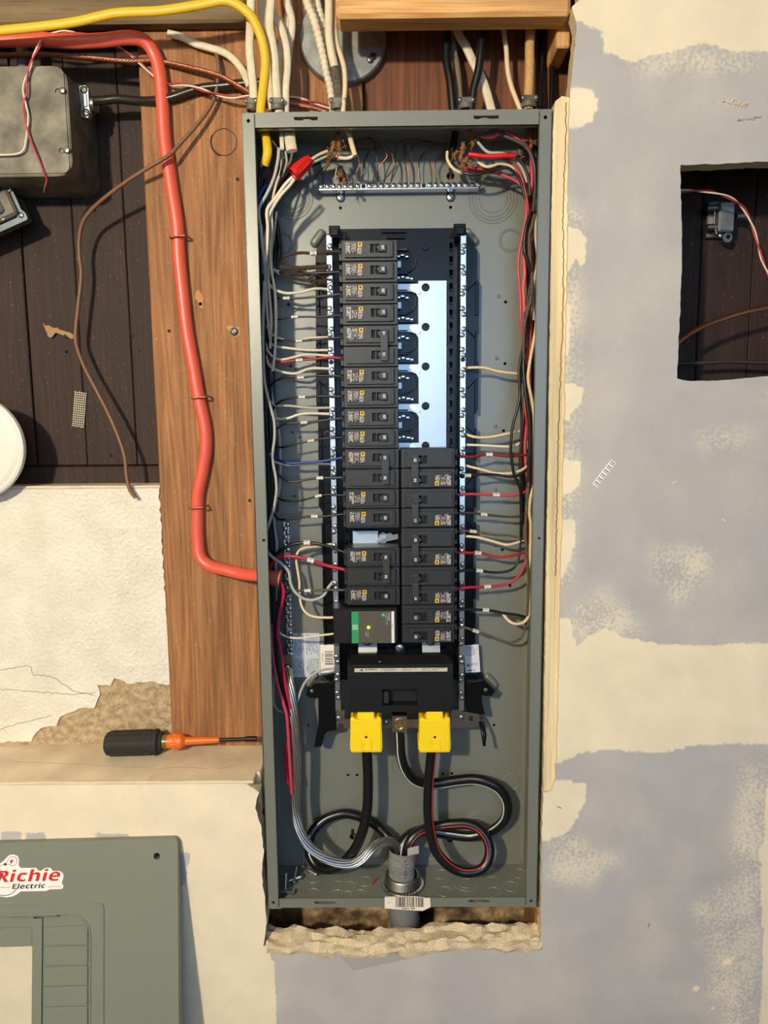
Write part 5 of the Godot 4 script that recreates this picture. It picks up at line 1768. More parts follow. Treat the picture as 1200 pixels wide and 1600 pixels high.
	wire("bundled_wire", "second white wire out of the red nut, twisting with the first", "wire", W, 0.0020, [460, 280, -12, 452, 291, -12, 440, 304, -14, 428, 322, -18, 421, 337, -22, 418, 355, -26, 414, 374, -28, 411, 392, -36, 412, 420, -42], gb)
	wire("bundled_wire", "third white wire under the red nut", "wire", W, 0.0019, [456, 282, -18, 446, 296, -20, 434, 312, -24, 425, 330, -26, 425, 357, -28, 423.6, 374, -36, 422, 391, -38, 424.5, 425, -40, 428.7, 450, -42, 431, 492, -44, 430, 543, -46, 426, 580, -46], gb)
	wire("bundled_wire", "long grey-white wire waving down in front to below the lower ground bar top", "wire", G, 0.0019, [413, 440, -36, 411, 500, -24, 411, 560, -18, 413.6, 597, -16, 421, 630, -18, 428, 656, -20, 429, 685, -20, 425.5, 714, -20, 430.5, 743, -20, 432, 768, -20, 427, 797, -20, 418, 825, -22, 414, 842, -26], gb)
	wire("bundled_wire", "cream wire crossing deep inside the white bundle", "wire", M.cream_wire, 0.0018, [436, 240, -42, 440, 262, -40, 431, 290, -38, 424, 322, -40, 418, 357, -44, 420, 391, -46, 419, 425, -46, 421, 460, -48, 424, 500, -48, 422, 545, -48], gb)
	wire("bundled_wire", "greyish wire edging the bundle toward the box back", "wire", G, 0.0017, [432, 330, -48, 430, 350, -50, 427, 374, -52, 424, 400, -54, 427, 440, -54, 431, 466, -54, 432, 500, -54, 430, 540, -54], gb)
	wire("bundled_wire", "heavy black wire slanting down behind the white bundle", "wire", B, 0.0031, [500, 252, -62, 476, 262, -64, 452, 282, -66, 434, 306, -66, 426, 322, -64, 432, 349, -64, 436, 374, -64, 437, 391, -62, 434, 408, -62], gb)
	wire("bundled_wire", "second heavy black wire beside the slanting one", "wire", B, 0.0029, [504, 244, -52, 480, 254, -58, 460, 268, -64, 440, 290, -70, 428, 318, -72, 428, 349, -72, 431, 374, -72, 430, 405, -70, 426, 440, -70, 424, 500, -72, 426, 600, -72, 430, 700, -72, 432, 800, -72], gb)
	wire("bundled_wire", "black wire hugging the side rim along the whole bundle", "wire", B, 0.0024, [408, 250, -50, 404, 300, -52, 405, 350, -52, 406.5, 391, -50, 410, 442, -50, 412, 492, -50, 413, 543, -52, 414.5, 600, -56, 416, 655, -56, 419, 720, -56, 421, 770, -56, 422, 830, -58, 424, 880, -62], gb)
	wire("bundled_wire", "blue-black wire deepest against the side wall", "wire", B, 0.0026, [414, 280, -72, 412, 350, -76, 413, 430, -76, 414, 520, -76, 417, 600, -76, 420, 700, -76, 424, 800, -76, 428, 900, -76, 432, 980, -74], gb)
	wire("bundled_wire", "short blue wire curling by the side rim under the yellow cable", "wire", M.blue_wire, 0.0024, [424, 286, -50, 414, 292, -46, 406, 304, -46, 402, 322, -50, 402, 345, -60], gb)
	wire("bundled_wire", "short dark red wire inside the dark upper corner", "wire", M.dark_red_wire, 0.0019, [426, 262, -56, 420, 276, -56, 415, 286, -58, 412, 300, -62], gb)
	wire("bundled_wire", "dark wire slipping behind the white bundle midway down", "wire", B, 0.0021, [418, 470, -64, 419, 520, -66, 421, 560, -66, 424, 612, -66, 427, 660, -66, 425, 706, -64, 425, 760, -62, 426, 800, -62], gb)
	# feeder tails under the orange jacket
	var gf := "feeder conductors below the orange cable end"
	wire("feeder_wire", "crimson feeder conductor leaving the orange jacket end", "wire", M.crimson_wire, 0.0024, [432, 904, -36, 440, 912, -34, 443.5, 928, -34, 440, 945, -34, 436, 963, -34, 434, 990, -34, 438, 1012, -34, 442, 1040, -34, 447, 1075, -34, 453, 1101, -33, 455, 1122, -33, 453, 1148, -34, 449, 1164, -36, 446, 1180, -38, 447, 1200, -38, 450, 1226, -36], gf)
	wire("feeder_wire", "pinkish-red conductor ending in front of the bare neutral bundle", "wire", M.pink_wire, 0.0023, [423, 975, -50, 424, 1000, -46, 427, 1030, -40, 434, 1070, -32, 442, 1096, -28, 448, 1117, -26, 450, 1142, -25, 452, 1174, -25, 454, 1205, -25, 456, 1240, -27], gf)
	wire("feeder_wire", "black feeder conductor running down between the two red ones", "wire", B, 0.0025, [433, 908, -42, 437, 920, -40, 434, 954, -40, 432, 981, -40, 433, 1017, -40, 438, 1060, -40, 446, 1095, -41, 455, 1130, -45, 460, 1170, -48], gf)
	wire("feeder_wire", "second black conductor deeper behind the crimson one", "wire", B, 0.0024, [424, 900, -56, 428, 940, -56, 427, 990, -54, 432, 1030, -52, 437, 1070, -50, 444, 1100, -50, 452, 1140, -54], gf)
	# red wire nut
	var a := P(459, 272, -0.034)
	var d := P(483, 250, -0.037)
	var o := thing("wire_connector", "red twist-on wire connector over a pair of white wires", "wire connector", a)
	var b := mb(o)
	var ax := (d - a).normalized()
	var up := Vector3.BACK
	var xf := Transform3D(Basis(up.cross(ax).normalized(), ax.cross(up.cross(ax).normalized()), ax), a)
	b.xf = xf
	var L := a.distance_to(d) * 1.08
	b.lathe([Vector2(0.0062, 0.003), Vector2(0.0072, -0.001), Vector2(0.0089, -0.001), Vector2(0.0086, 0.004), Vector2(0.0066, L * 0.8), Vector2(0.0054, L), Vector2(0.0, L)], 20)
	for i in 8:
		var w := TAU * i / 8.0
		var e := Vector3(cos(w), sin(w), 0)
		b.tube(PackedVector3Array([e * 0.0084 + Vector3(0, 0, 0.004), e * 0.0062 + Vector3(0, 0, L * 0.85)]), 0.0013, 6)
	part(o, "ribbed_shell", b, M.red_nut)
	b = mb(o)
	b.xf = xf
	b.lathe([Vector2(0.0064, 0.0012), Vector2(0.0, 0.0014)], 16)
	part(o, "open_mouth", b, M.slot_dark, "dark open mouth")
	wire("white_tail", "short pale wire passing behind the red connector to the brown kraft paper", "wire", M.cream_wire, 0.0020, [478, 256, -44, 490, 247, -46, 500, 241, -48, 512, 236, -50], "")
	wire("white_tail", "short grey wire just under the pale one behind the red connector", "wire", G, 0.0018, [478, 262, -46, 490, 254, -48, 502, 248, -50, 514, 243, -52], "")
	# ----- frayed cloth round the second hot wire -----
	b = mb()
	var base := path([434, 417, -56, 452, 419, -52, 470, 419, -50, 490, 418, -48, 512, 416, -46], 0.003)
	var rr := PackedFloat32Array()
	for i in base.size(): rr.append(0.0022 + rng.randf() * 0.0012)
	b.tube(base, rr, 7)
	for i in 70:
		var px := rng.randf_range(452, 513)
		var dn := rng.randf_range(0, 1) * (6.0 + maxf(0, px - 466) * 0.36)
		var q := P(px, 424 + dn, rng.randf_range(-0.052, -0.046))
		b.tube(PackedVector3Array([q, q + Vector3(rng.randf_range(-0.006, 0.006), rng.randf_range(-0.004, 0.003), 0.002), q + Vector3(rng.randf_range(-0.011, 0.011), rng.randf_range(-0.006, 0.004), 0.0)]), rng.randf_range(0.0004, 0.0011), 5)
	solo("frayed_cloth", "ragged brown cloth sleeve frayed open round the second black wire", "insulation", b, M.cloth_brown)

	# ----- hot wires and neutrals on the other side -----
	gh = "hot wires to the short breaker column"
	wire("hot_wire", "dark red wire into the upper pole of the topmost short-column breaker", "wire", M.dark_red_wire, 0.0018, [704, 711, -42, 716, 713, -43, 735, 714, -46, 756, 710.5, -50, 777, 711, -50, 797.5, 713, -50, 826, 710, -56], gh, Vector2(763, 710))
	wire("hot_wire", "black wire with a pale one arching over it, lower pole of the topmost short-column breaker", "wire", B, 0.0017, [704, 744, -42, 718, 743, -43, 735, 743, -46, 756, 741, -48, 777, 742, -50, 797.5, 745, -50, 814, 741, -52, 826, 730, -56], gh, Vector2(730, 743))
	wire("hot_wire", "pink wire into the second tied breaker of the short column", "wire", M.pink_wire, 0.0018, [704, 774, -42, 718, 773, -43, 735, 772, -46, 766, 773, -50, 797.5, 774, -50, 814, 771, -52, 823, 767, -56], gh, Vector2(774, 773))
	wire("hot_wire", "dark grey wire in a straight run below the pink one", "wire", D, 0.0016, [704, 802, -42, 718, 801.6, -43, 735, 801.6, -46, 756, 804, -50, 787, 807, -50, 812, 807, -52, 821, 803, -56], gh, Vector2(754, 804))
	wire("hot_wire", "black speckled wire with a pale one sagging just beneath it", "wire", M.cloth_speckled, 0.0016, [704, 830, -42, 718, 830, -43, 735, 830, -46, 756, 833, -50, 777, 836, -50, 797.5, 837, -52, 818, 842, -56], gh, Vector2(738, 830))
	wire("hot_wire", "red wire between two black ones at the third tied breaker of the short column", "wire", M.red_wire, 0.0019, [704, 862, -42, 716, 863, -43, 735, 864, -46, 754, 865, -50, 772.5, 869.6, -50, 793, 869.6, -50, 822, 863, -56], gh, Vector2(747.5, 864.5))
	wire("hot_wire", "black wire turning straight up the side after the red one", "wire", B, 0.0018, [704, 891, -42, 720, 891.5, -43, 745, 891.5, -47, 772.5, 894.6, -50, 793, 892.5, -50, 805, 885, -52, 811, 869.6, -54, 813.5, 842.5, -56, 814, 800, -58, 813, 762, -60], gh, Vector2(749, 892))
	wire("hot_wire", "crimson wire sweeping up from the fourth tied breaker of the short column", "wire", M.crimson_wire, 0.0018, [704, 921, -42, 716, 919.6, -43, 739, 917.5, -46, 766, 916.5, -50, 793, 912, -50, 810, 901, -50, 820, 882, -54, 823, 860, -58], gh, Vector2(763.5, 916.7))
	wire("hot_wire", "black wire into the next-to-lowest short-column breaker", "wire", B, 0.0019, [704, 953, -42, 718, 952.5, -43, 739, 952.5, -46, 766, 954, -50, 787, 958, -52, 808, 961, -54, 823, 964, -56, 830, 960, -58, 832, 940, -60], gh, Vector2(757, 953.5))
	wire("hot_wire", "black speckled wire dipping lowest of all into the lowest short-column breaker", "wire", M.cloth_speckled, 0.0017, [704, 983, -42, 716, 981, -43, 728, 981, -45, 743, 986, -48, 768, 994.6, -52, 787, 1002, -54, 802, 1003, -56, 814, 996.7, -58, 820, 984, -58, 823, 967.5, -60, 826, 950, -60], gh, Vector2(742.5, 986))
	gn = "pale neutral wires to the bar beside the red wires"
	var C: Material = M.cream_wire
	wire("neutral_wire", "short pale wire high up, alone beside the bright bus plate", "wire", C, 0.0018, [722, 575, -60, 731, 574.6, -58, 756, 574.6, -56, 772.5, 579, -56, 789, 582, -56, 814, 584.5, -60], gn)
	wire("neutral_wire", "upper of two pale wires just above the dark red one", "wire", C, 0.0019, [720, 675, -60, 729, 679, -58, 743, 683, -56, 764, 683, -56, 787, 679, -56, 816, 673, -60], gn)
	wire("neutral_wire", "lower of two pale wires just above the dark red one", "wire", W, 0.0018, [720, 694, -60, 729, 695, -58, 756, 696, -56, 793, 698, -56, 806, 696, -56, 816, 690, -60], gn)
	wire("neutral_wire", "pale wire running into the black one under the dark red wire", "wire", C, 0.0018, [720, 722, -60, 730, 728, -58, 752, 733.5, -54, 772.5, 739, -52, 797.5, 739.6, -52, 814, 735, -52, 824, 728, -56], gn)
	wire("neutral_wire", "pale wire sagging under the speckled one above the red wire", "wire", C, 0.0019, [720, 838, -60, 730, 838, -58, 745, 839.5, -55, 766, 844.6, -52, 789, 851, -52, 804, 849, -54, 818, 844, -58], gn)
	wire("neutral_wire", "pale wire looping low round the next-to-lowest black wire", "wire", C, 0.0021, [783, 955, -58, 788, 962, -55, 796, 971, -52, 806, 975, -50, 818, 972.5, -50, 825.5, 963, -50, 828, 945, -52, 829, 926, -54, 828, 900, -55, 826.7, 874, -56, 829, 840, -56, 828, 789, -54, 833, 765, -52], gn)
	# ----- the bundle there -----
	gb = "wires bundled down the box side by the short column"
	var R: Material = M.pink_wire
	wire("bundled_wire", "pink-red wire standing off the bundle highest up", "wire", R, 0.0018, [722.5, 265, -66, 740, 267, -60, 760, 269, -54, 777.5, 271, -50, 795, 277.5, -48, 809, 285, -47, 818, 296, -46, 822, 317, -46, 822, 338, -46, 817.5, 362, -48, 811, 397.5, -50, 810, 424, -50, 813, 459, -50, 813.6, 494, -50, 816, 518, -52, 818, 545, -56], gb)
	wire("bundled_wire", "red wire dropping from the arch above into the bundle", "wire", M.red_wire, 0.0020, [733, 244, -50, 727, 249, -49, 726, 256, -48, 734, 261.5, -48, 746, 264, -47, 760, 264, -46, 775, 261, -45, 787.5, 256.5, -44, 797.5, 256, -43, 807.5, 264, -42, 815, 277.5, -42, 820, 297, -42, 825, 325, -43, 824, 350, -48, 822, 380, -56, 822, 420, -60], gb)
	wire("bundled_wire", "salmon wire beside the pink-red one lower down", "wire", M.salmon_wire, 0.0021, [818, 395, -58, 819, 410, -55, 820, 430, -53, 817.5, 450, -52, 819, 476, -52, 820.6, 494, -54, 822, 530, -60, 824, 570, -62], gb)
	wire("bundled_wire", "smooth black wire swinging across the bundle's upper half", "wire", B, 0.0024, [838, 262, -50, 836, 300, -48, 830, 330, -44, 823, 352, -42, 819.5, 374, -42, 820, 395, -42, 827, 415, -44, 830, 436, -47, 826, 459, -50, 822, 490, -52, 819, 530, -52, 818, 575, -48, 822, 620, -46, 827, 655, -45, 828, 690, -45, 826.6, 716, -45, 825.5, 762, -46, 824, 798, -48], gb)
	wire("bundled_wire", "speckled cloth wire snaking down the bundle's upper half", "wire", M.cloth_speckled, 0.0021, [837, 330, -44, 832, 350, -42, 827, 369.5, -43, 827.6, 397.5, -46, 830, 420, -46, 831.5, 441, -44, 829, 467.5, -42, 820.6, 502.5, -42, 818, 530, -44, 818, 560, -48], gb)
	wire("bundled_wire", "pale wire bulging toward the rim by the speckled cloth wire", "wire", G, 0.0018, [838, 285, -54, 836, 310, -48, 837, 345, -44, 837, 375, -42, 840, 400, -42, 838, 420, -43, 834.6, 440, -46, 833, 467, -52, 834, 500, -58], gb)
	wire("bundled_wire", "cream wire waving down the lower half of the bundle", "wire", C, 0.0021, [839, 490, -46, 837, 515, -44, 833, 537.5, -42, 826.5, 575, -40, 825.5, 596, -40, 830, 620, -41, 834.5, 650, -43, 835, 687.5, -44, 835, 725, -44, 834.5, 755, -44, 829, 777.5, -43, 827, 800, -44, 829, 817, -45, 829, 841, -46, 828, 874, -46, 824.5, 898, -46, 826, 922, -47, 826.6, 947, -49, 825, 962, -52], gb)
	wire("bundled_wire", "black wire bowing far out of the bundle above the pale pair", "wire", B, 0.0019, [820, 530, -50, 814, 558, -46, 810.6, 584, -44, 812.5, 616, -43, 808, 640, -42, 801, 666, -42, 798, 697, -42, 800, 722, -43, 803.5, 742, -44, 812.5, 764, -46, 815, 798, -50, 815, 842, -54], gb)
	wire("bundled_wire", "second black wire bowing less, behind the first", "wire", B, 0.0018, [822, 545, -56, 815, 575, -54, 813, 610, -54, 815, 650, -54, 814, 690, -54, 812, 730, -54, 817, 765, -55, 822, 800, -58], gb)
	wire("bundled_wire", "red wire deep in the lower half of the bundle", "wire", M.red_wire, 0.0020, [822, 600, -56, 819, 625, -54, 822, 650, -52, 826, 680, -54, 828, 705, -54, 830, 740, -56, 829, 790, -56, 825.5, 815, -54, 824.5, 850, -54], gb)
	wire("bundled_wire", "pink-red wire in the middle of the lower bundle", "wire", R, 0.0018, [823, 660, -60, 820, 697, -58, 821, 725, -56, 824, 745, -55, 828, 760, -55, 824, 800, -58], gb)
	wire("bundled_wire", "speckled cloth wire lowest in the bundle, before the pale loop", "wire", M.cloth_speckled, 0.0019, [826.6, 745, -46, 825, 765, -44, 822.5, 792.5, -42, 821, 825, -42, 822, 849, -42, 824, 882, -43, 825, 906, -44, 825, 935, -46, 824, 962, -50], gb)
	wire("bundled_wire", "thick dark wire behind everything along the side wall", "wire", B, 0.0036, [838, 225, -66, 838, 300, -70, 836, 380, -72, 836, 460, -74, 834, 540, -74, 833, 640, -74, 832, 740, -74, 830, 830, -74, 829, 900, -72], gb)
	wire("bundled_wire", "dark red wire half hidden behind the speckled cloth wire", "wire", M.dark_red_wire, 0.0024, [833, 250, -60, 835, 300, -62, 832, 360, -62, 831, 400, -62, 834, 440, -62, 830, 500, -62, 828, 560, -62, 828, 620, -62], gb)
	wire("bundled_wire", "dark brown wire filling the bundle behind the smooth black one", "wire", M.cloth_brown, 0.0028, [830, 270, -66, 829, 320, -68, 826, 370, -68, 825, 420, -68, 826, 480, -68, 824, 540, -68, 824, 600, -68, 820, 680, -68, 818, 750, -68, 818, 820, -68], gb)
	# upper corner tangle
	var gt := "wires fanning out of the top beside the red tape"
	wire("tangle_wire", "grey wire arching highest over the pink one", "wire", D, 0.0020, [742, 221, -36, 746, 214, -34, 753, 208.5, -32, 765, 204.5, -30, 777.5, 205, -28, 790, 213, -26, 809, 221.5, -24, 821, 229.5, -24, 830, 242.5, -24, 835, 260, -24, 836, 277.5, -26, 836, 299, -30, 833, 330, -36], gt)
	wire("tangle_wire", "bright pink wire arching beside the grey one", "wire", R, 0.0024, [744, 209, -40, 752.5, 212.5, -36, 762.5, 214, -32, 772.5, 213, -30, 782.5, 208, -30, 793, 207.5, -30, 803, 214, -30, 814, 222, -32, 824, 231, -36, 830, 243, -38, 831, 262, -36, 831, 284, -34, 828, 300, -36], gt)
	wire("tape_wrapped_wire", "straight wire end wrapped in shiny red tape", "wire", M.red_tape, 0.0030, [732, 241, -28, 750, 243.5, -26, 767.5, 244.5, -26, 785, 243.7, -26, 805, 243.7, -28], gt)
	wire("tangle_wire", "tan-grey wire sloping down to the red tape", "wire", G, 0.0019, [743, 219, -40, 750, 226, -38, 757, 234, -34, 766, 239, -32, 782, 239.5, -34, 800, 246, -38, 815, 262, -40, 824, 285, -42], gt)
	wire("tangle_wire", "black wire curving under the others out of the black cable", "wire", B, 0.0019, [703, 237, -48, 705, 251, -44, 713, 262, -40, 725, 270, -38, 738, 273, -36, 752, 271.5, -36, 775, 265, -38, 795, 263, -38, 812, 280, -40, 820, 310, -42], gt)
	wire("tangle_wire", "cream wire curving beside the black one", "wire", C, 0.0019, [699, 237, -44, 699, 249, -41, 706, 261, -38, 715, 268, -38, 728, 272, -42], gt)
	wire("tangle_wire", "cream wire sagging between red tape and red wire", "wire", C, 0.0019, [740, 244, -40, 748, 254, -38, 760, 260.6, -36, 771, 259, -36, 782, 256, -38, 800, 262, -40, 814, 285, -42], gt)
	wire("tangle_wire", "black wire running out of the red tape to the bundle", "wire", B, 0.0018, [802, 243, -30, 812, 250, -30, 820, 262, -31, 826, 280, -32, 828, 305, -34], gt)
	# frayed paper and cloth at the cable entries
	shreds("kraft_shreds", "torn brown kraft paper hanging at the cable entry beside the white cable", M.kraft, [[527, 206, 531, 250, 4.0], [520, 226, 514, 252, 3.0], [513, 240, 514, 258, 2.6], [534, 214, 541, 232, 2.2], [523, 214, 520, 236, 3.0], [538, 282, 533, 266, 2.4], [530, 268, 528, 283, 2.4]], -0.034)
	shreds("kraft_shreds", "torn tan paper and cloth hanging at the entry of the black cable", M.kraft, [[733, 203, 738, 226, 3.4], [724, 222, 720, 252, 4.2], [730, 246, 722, 262, 3.6], [716, 236, 706, 246, 3.0], [741, 222, 736, 232, 2.4], [734, 250, 742, 262, 2.4]], -0.040)
	shreds("kraft_shreds", "torn rusty paper hanging at the entry in the far top corner", M.kraft, [[834, 205, 838, 226, 3.0], [828, 206, 830, 232, 2.6], [815, 212, 820, 226, 3.2], [812, 236, 816, 248, 3.0]], -0.036)
	# black cable tail and tan cable tail in the top of the box
	wire("cable_tail", "stubby black cable end under the box top", "cable", M.heavy_black, 0.0046, [711, 196, -60, 711, 210, -60, 709, 224, -58, 705, 240, -58])
	wire("cable_tail", "brown old cable end in the far top corner", "cable", M.old_grey_jacket, 0.0050, [827, 190, -52, 828, 206, -52, 829, 224, -54])
	# bare copper ground wires
	var gg := "thin bare copper wires to the ground bar"
	var cu: Material = M.copper
	var cd: Material = M.copper_dark
	var gl := [
		[[552, 222, -80, 566, 218, -78, 575.6, 216, -74, 584, 221.6, -70, 588, 241, -68, 590.5, 265, -70, 591, 285, -76], "rising highest beside the white cable and dropping straight", cd],
		[[548, 232, -78, 557, 230, -76, 572, 229, -74, 587.5, 228, -70, 598, 233.6, -66, 605, 243, -64, 598, 254, -66, 591, 265, -68, 584, 276, -72, 583, 287, -77], "making a full rounded bend to the side", cu],
		[[560, 230, -80, 592, 228, -76, 602.7, 228, -72, 610, 234.6, -66, 614.6, 249, -64, 614.6, 265, -66, 610, 287, -76], "that is brightest, bowed beside the full bend", cu],
		[[619, 228, -78, 619, 240, -76, 613, 250, -74, 604, 270, -74, 600, 287, -78], "slanting back across the brightest one", cd],
		[[700, 226, -76, 687.5, 224, -74, 670, 221, -70, 652.5, 218, -66, 637.5, 218, -64, 624, 222, -63, 619, 231, -64, 621, 244, -67, 626, 260, -72, 629, 287, -77], "with the longest arch from the black cable", cd],
		[[632, 222, -84, 632.5, 228, -80, 634, 244, -76, 637.5, 262.5, -74, 639, 287, -77], "hanging nearly straight under the longest arch", cu],
		[[700, 230, -74, 680, 225.5, -70, 659, 221.5, -67, 648, 225, -66, 642.5, 236, -66, 644, 252.5, -69, 647.5, 270, -73, 647.5, 287, -77], "with the second-longest arch", cd],
		[[663, 238, -84, 661, 241, -80, 655.6, 250, -77, 654, 262.5, -75, 655.6, 287, -77], "that is short and faint between two arches", cu],
		[[698, 236, -74, 687.5, 228, -70, 677.5, 227.5, -68, 670.5, 236, -68, 670, 247.5, -70, 674, 267.5, -74, 675, 287, -77], "hooping over close by the black cable", cd],
		[[697, 237, -78, 687.5, 244, -76, 680.6, 252.5, -74, 679, 262.5, -74, 682, 274, -75, 684, 287, -77], "that is thick and bright next to the keyhole", cu],
		[[513, 256, -66, 509.5, 259, -68, 498, 269, -74, 492, 280, -82], "leading away past the end of the bar", cd],
		[[514, 258, -68, 507, 268, -72, 504, 287, -77], "that is dark, at the bar's first screw", cd],
		[[526, 262, -66, 523.8, 276, -70, 522.5, 287, -76], "that is pale and straight near the rusty keyhole", M.cream_wire],
		[[522.5, 254, -64, 536.6, 265, -66, 540, 276, -70, 542, 287, -77], "crossing before the rusty keyhole", cd],
		[[559, 244, -70, 561.5, 256, -72, 557, 270, -74, 554, 287, -77], "wavering below the white cable's cut end", cu],
		[[577, 235, -86, 575.6, 238, -84, 568, 254, -78, 567.5, 267, -76, 565, 287, -77], "in a gentle S before the dark back wall", cd],
	]
	for q in gl:
		b = mb()
		b.tube(path(q[0], 0.003), 0.00075, 6)
		solo("ground_wire", "thin copper wire %s" % q[1], "wire", b, q[2], gg)


func shreds(called: String, label: String, m: Material, strips: Array, z: float) -> void:
	var o := thing(called, label, "scrap", P(strips[0][0], strips[0][1], z))
	for q in strips:
		var b := mb(o)
		var pts := PackedVector3Array()
		var rr := PackedFloat32Array()
		for i in 7:
			var k := i / 6.0
			pts.append(P(lerpf(q[0], q[2], k) + rng.randf_range(-1.2, 1.2), lerpf(q[1], q[3], k), z + rng.randf_range(-0.004, 0.004)))
			rr.append(q[4] * 0.00082 * rng.randf_range(0.6, 1.2))
		b.tube(pts, rr, 7, 0.35)
		for i in 5:
			var s := pts[rng.randi_range(1, 5)]
			b.tube(PackedVector3Array([s, s + Vector3(rng.randf_range(-0.006, 0.006), rng.randf_range(-0.007, 0.003), rng.randf_range(0, 0.004))]), 0.0006, 4)
		part(o, "torn_strip", b, m)


func grip(label: String, x: float, y: float, z: float, w: float) -> void:
	var at := P(x, y, z)
	var o := thing("cable_clamp", label, "cable clamp", at, "cable clamps on the box top")
	var b := mb()
	b.xf = Transform3D(Basis(Vector3.RIGHT, -PI / 2), Vector3(0, -0.004, 0))
	b.lathe([Vector2(w * 0.55, 0), Vector2(w * 0.6, 0.001), Vector2(w * 0.6, 0.006), Vector2(w * 0.5, 0.007), Vector2(w * 0.4, 0.005)], 20)
	part(o, "clamp_ring", b, M.old_steel)
	b = mb()
	b.box(Vector3(-w * 0.62, 0.002, w * 0.3), Vector3(w * 0.62, 0.009, w * 0.3 + 0.003), 0.001)
	part(o, "saddle", b, M.old_steel)
	for s in [-1.0, 1.0]:
		var sc := screw(o, at + Vector3(s * w * 0.5, 0.0055, w * 0.3 + 0.003), 0.0022, M.steel_dull, 0.5 * s)


func upper_cables() -> void:
	var J: Material = M.white_jacket
	var g := "cables coming down to the box top"
	wire("white_cable", "flat white cable coming straight down next to the old beam", "cable", J, 0.0054, [393, -330, -52, 393, -60, -52, 392, 0, -52, 391.5, 25, -52, 391, 45, -52, 390, 75, -51, 392.5, 105, -50, 395.5, 135, -50, 397, 172, -50], g, Vector2.INF, 0.55)
	wire("yellow_cable", "yellow cable arching over from the side and down into the box", "cable", M.yellow_jacket, 0.0057, [-800, 110, -30, -260, 72, -30, -120, 60, -30, 0, 48, -30, 60, 42, -30, 120, 34, -30, 180, 21, -29, 250, 17, -28, 310, 8, -27, 350, 1, -27, 373, 9, -27, 394, 28, -28, 408, 58, -30, 414, 85, -33, 414.5, 108, -34, 411, 140, -34, 407.5, 172, -32, 409, 190, -30, 413, 205, -26, 417, 224, -20, 418, 240, -18, 413, 258, -22], "", Vector2.INF, 0.75)
	for q in [[[420, 226, -22, 419, 244, -24, 408, 260, -36], "white_wire", "pale wire fanning out of the yellow cable"], [[423, 222, -24, 428, 236, -26, 412, 264, -38], "black_wire", "black wire fanning out of the yellow cable"], [[424, 218, -26, 434, 236, -28, 416, 262, -40], "copper_dark", "bare wire fanning out of the yellow cable"]]:
		wire("fanned_wire", q[2], "wire", M[q[1]], 0.0014, q[0])
	wire("white_cable", "white printed cable in the middle of the white cables", "cable", J, 0.0054, [425, -330, -40, 425, -60, -40, 423.2, 0, -40, 421.7, 22, -40, 421.7, 45, -40, 425.5, 67, -40, 429, 90, -41, 430.7, 120, -42, 433, 150, -43, 436.5, 176, -44], g, Vector2.INF, 0.6)
	wire("white_cable", "shaded white cable deep behind the yellow one", "cable", J, 0.0052, [409, -330, -78, 409, -60, -78, 410, 0, -78, 410, 22, -78, 412, 48, -78, 418, 80, -78, 422, 130, -76, 426, 172, -70], g, Vector2.INF, 0.6)
	wire("white_cable", "thin white cable emerging behind the printed one and swelling down", "cable", J, 0.0046, [418, -330, -58, 418, -60, -58, 424, 10, -58, 431, 27, -57, 440, 45, -55, 447.5, 72, -52, 449.5, 105, -50, 447, 135, -48, 446.5, 176, -48], g, Vector2.INF, 0.65)
	wire("white_cable", "shadowed white cable bending behind the white cables' lower ends", "cable", J, 0.0053, [449, -330, -72, 449, -60, -72, 450, 0, -72, 452, 16, -72, 448, 42, -73, 442, 63, -74, 439, 92, -76, 438, 130, -78, 438, 172, -72], g, Vector2.INF, 0.6)
	wire("white_cable", "white cable crossing before the bent shadowed one", "cable", J, 0.0048, [446, -330, -66, 446, -60, -66, 448, 0, -66, 455, 25, -66, 456, 48, -68, 452, 75, -72, 449, 110, -80], g, Vector2.INF, 0.6)
	wire("white_cable", "slanting pale cable stapled on the plank beside the white cables", "cable", J, 0.0048, [262, 52, -90, 285, 58, -90, 305, 68, -90, 325, 74, -90, 350, 82, -88, 366, 94, -84, 380, 112, -80, 390, 135, -74], "", Vector2.INF, 0.6)
	wire("white_cable", "cream cable running close along the overspray-blackened one", "cable", M.cream_wire, 0.0032, [523, -330, -46, 523, -60, -46, 523, 0, -46, 523, 37, -46, 526, 67, -46, 533.5, 90, -44, 538.5, 112, -42, 539, 142, -42, 536.5, 172, -40, 540, 195, -36, 546, 212, -30, 551, 230, -24, 555, 244, -22], g)
	wire("cable_core", "white wire hooking back from the cut cream cable", "wire", M.white_wire, 0.0021, [554, 242, -24, 548, 246, -24, 541, 247.6, -26, 533, 247, -30, 527, 244, -36], "")
	# white sheath ends inside the box
	for q in [[440, 196, 441, 234, 0.0026, "short white cable sheath end beside the yellow cable, narrow"], [451, 194, 456, 236, 0.0068, "wide white cable sheath end, cut open above the red connector"]]:
		var p := path([q[0], q[1], -30, (q[0] + q[2]) / 2, (q[1] + q[3]) / 2, -22, q[2], q[3], -16])
		var b := mb()
		b.tube(p, q[4], 12, 0.5)
		solo("sheath_end", q[5], "cable", b, J)
	for q in [[441, 234, 442, 255, 438, 275, "dark grey"], [446, 236, 448, 254, 441, 276, "grey"], [457, 238, 453, 254, 442, 268, "brownish"]]:
		wire("sheath_wire", "%s wire curving out of the white sheath ends" % q[6], "wire", M.dark_grey_wire if q[6] == "dark grey" else (M.grey_wire if q[6] == "grey" else M.old_grey_jacket), 0.0014, [q[0], q[1], -20, q[2], q[3], -24, q[4], q[5], -34])
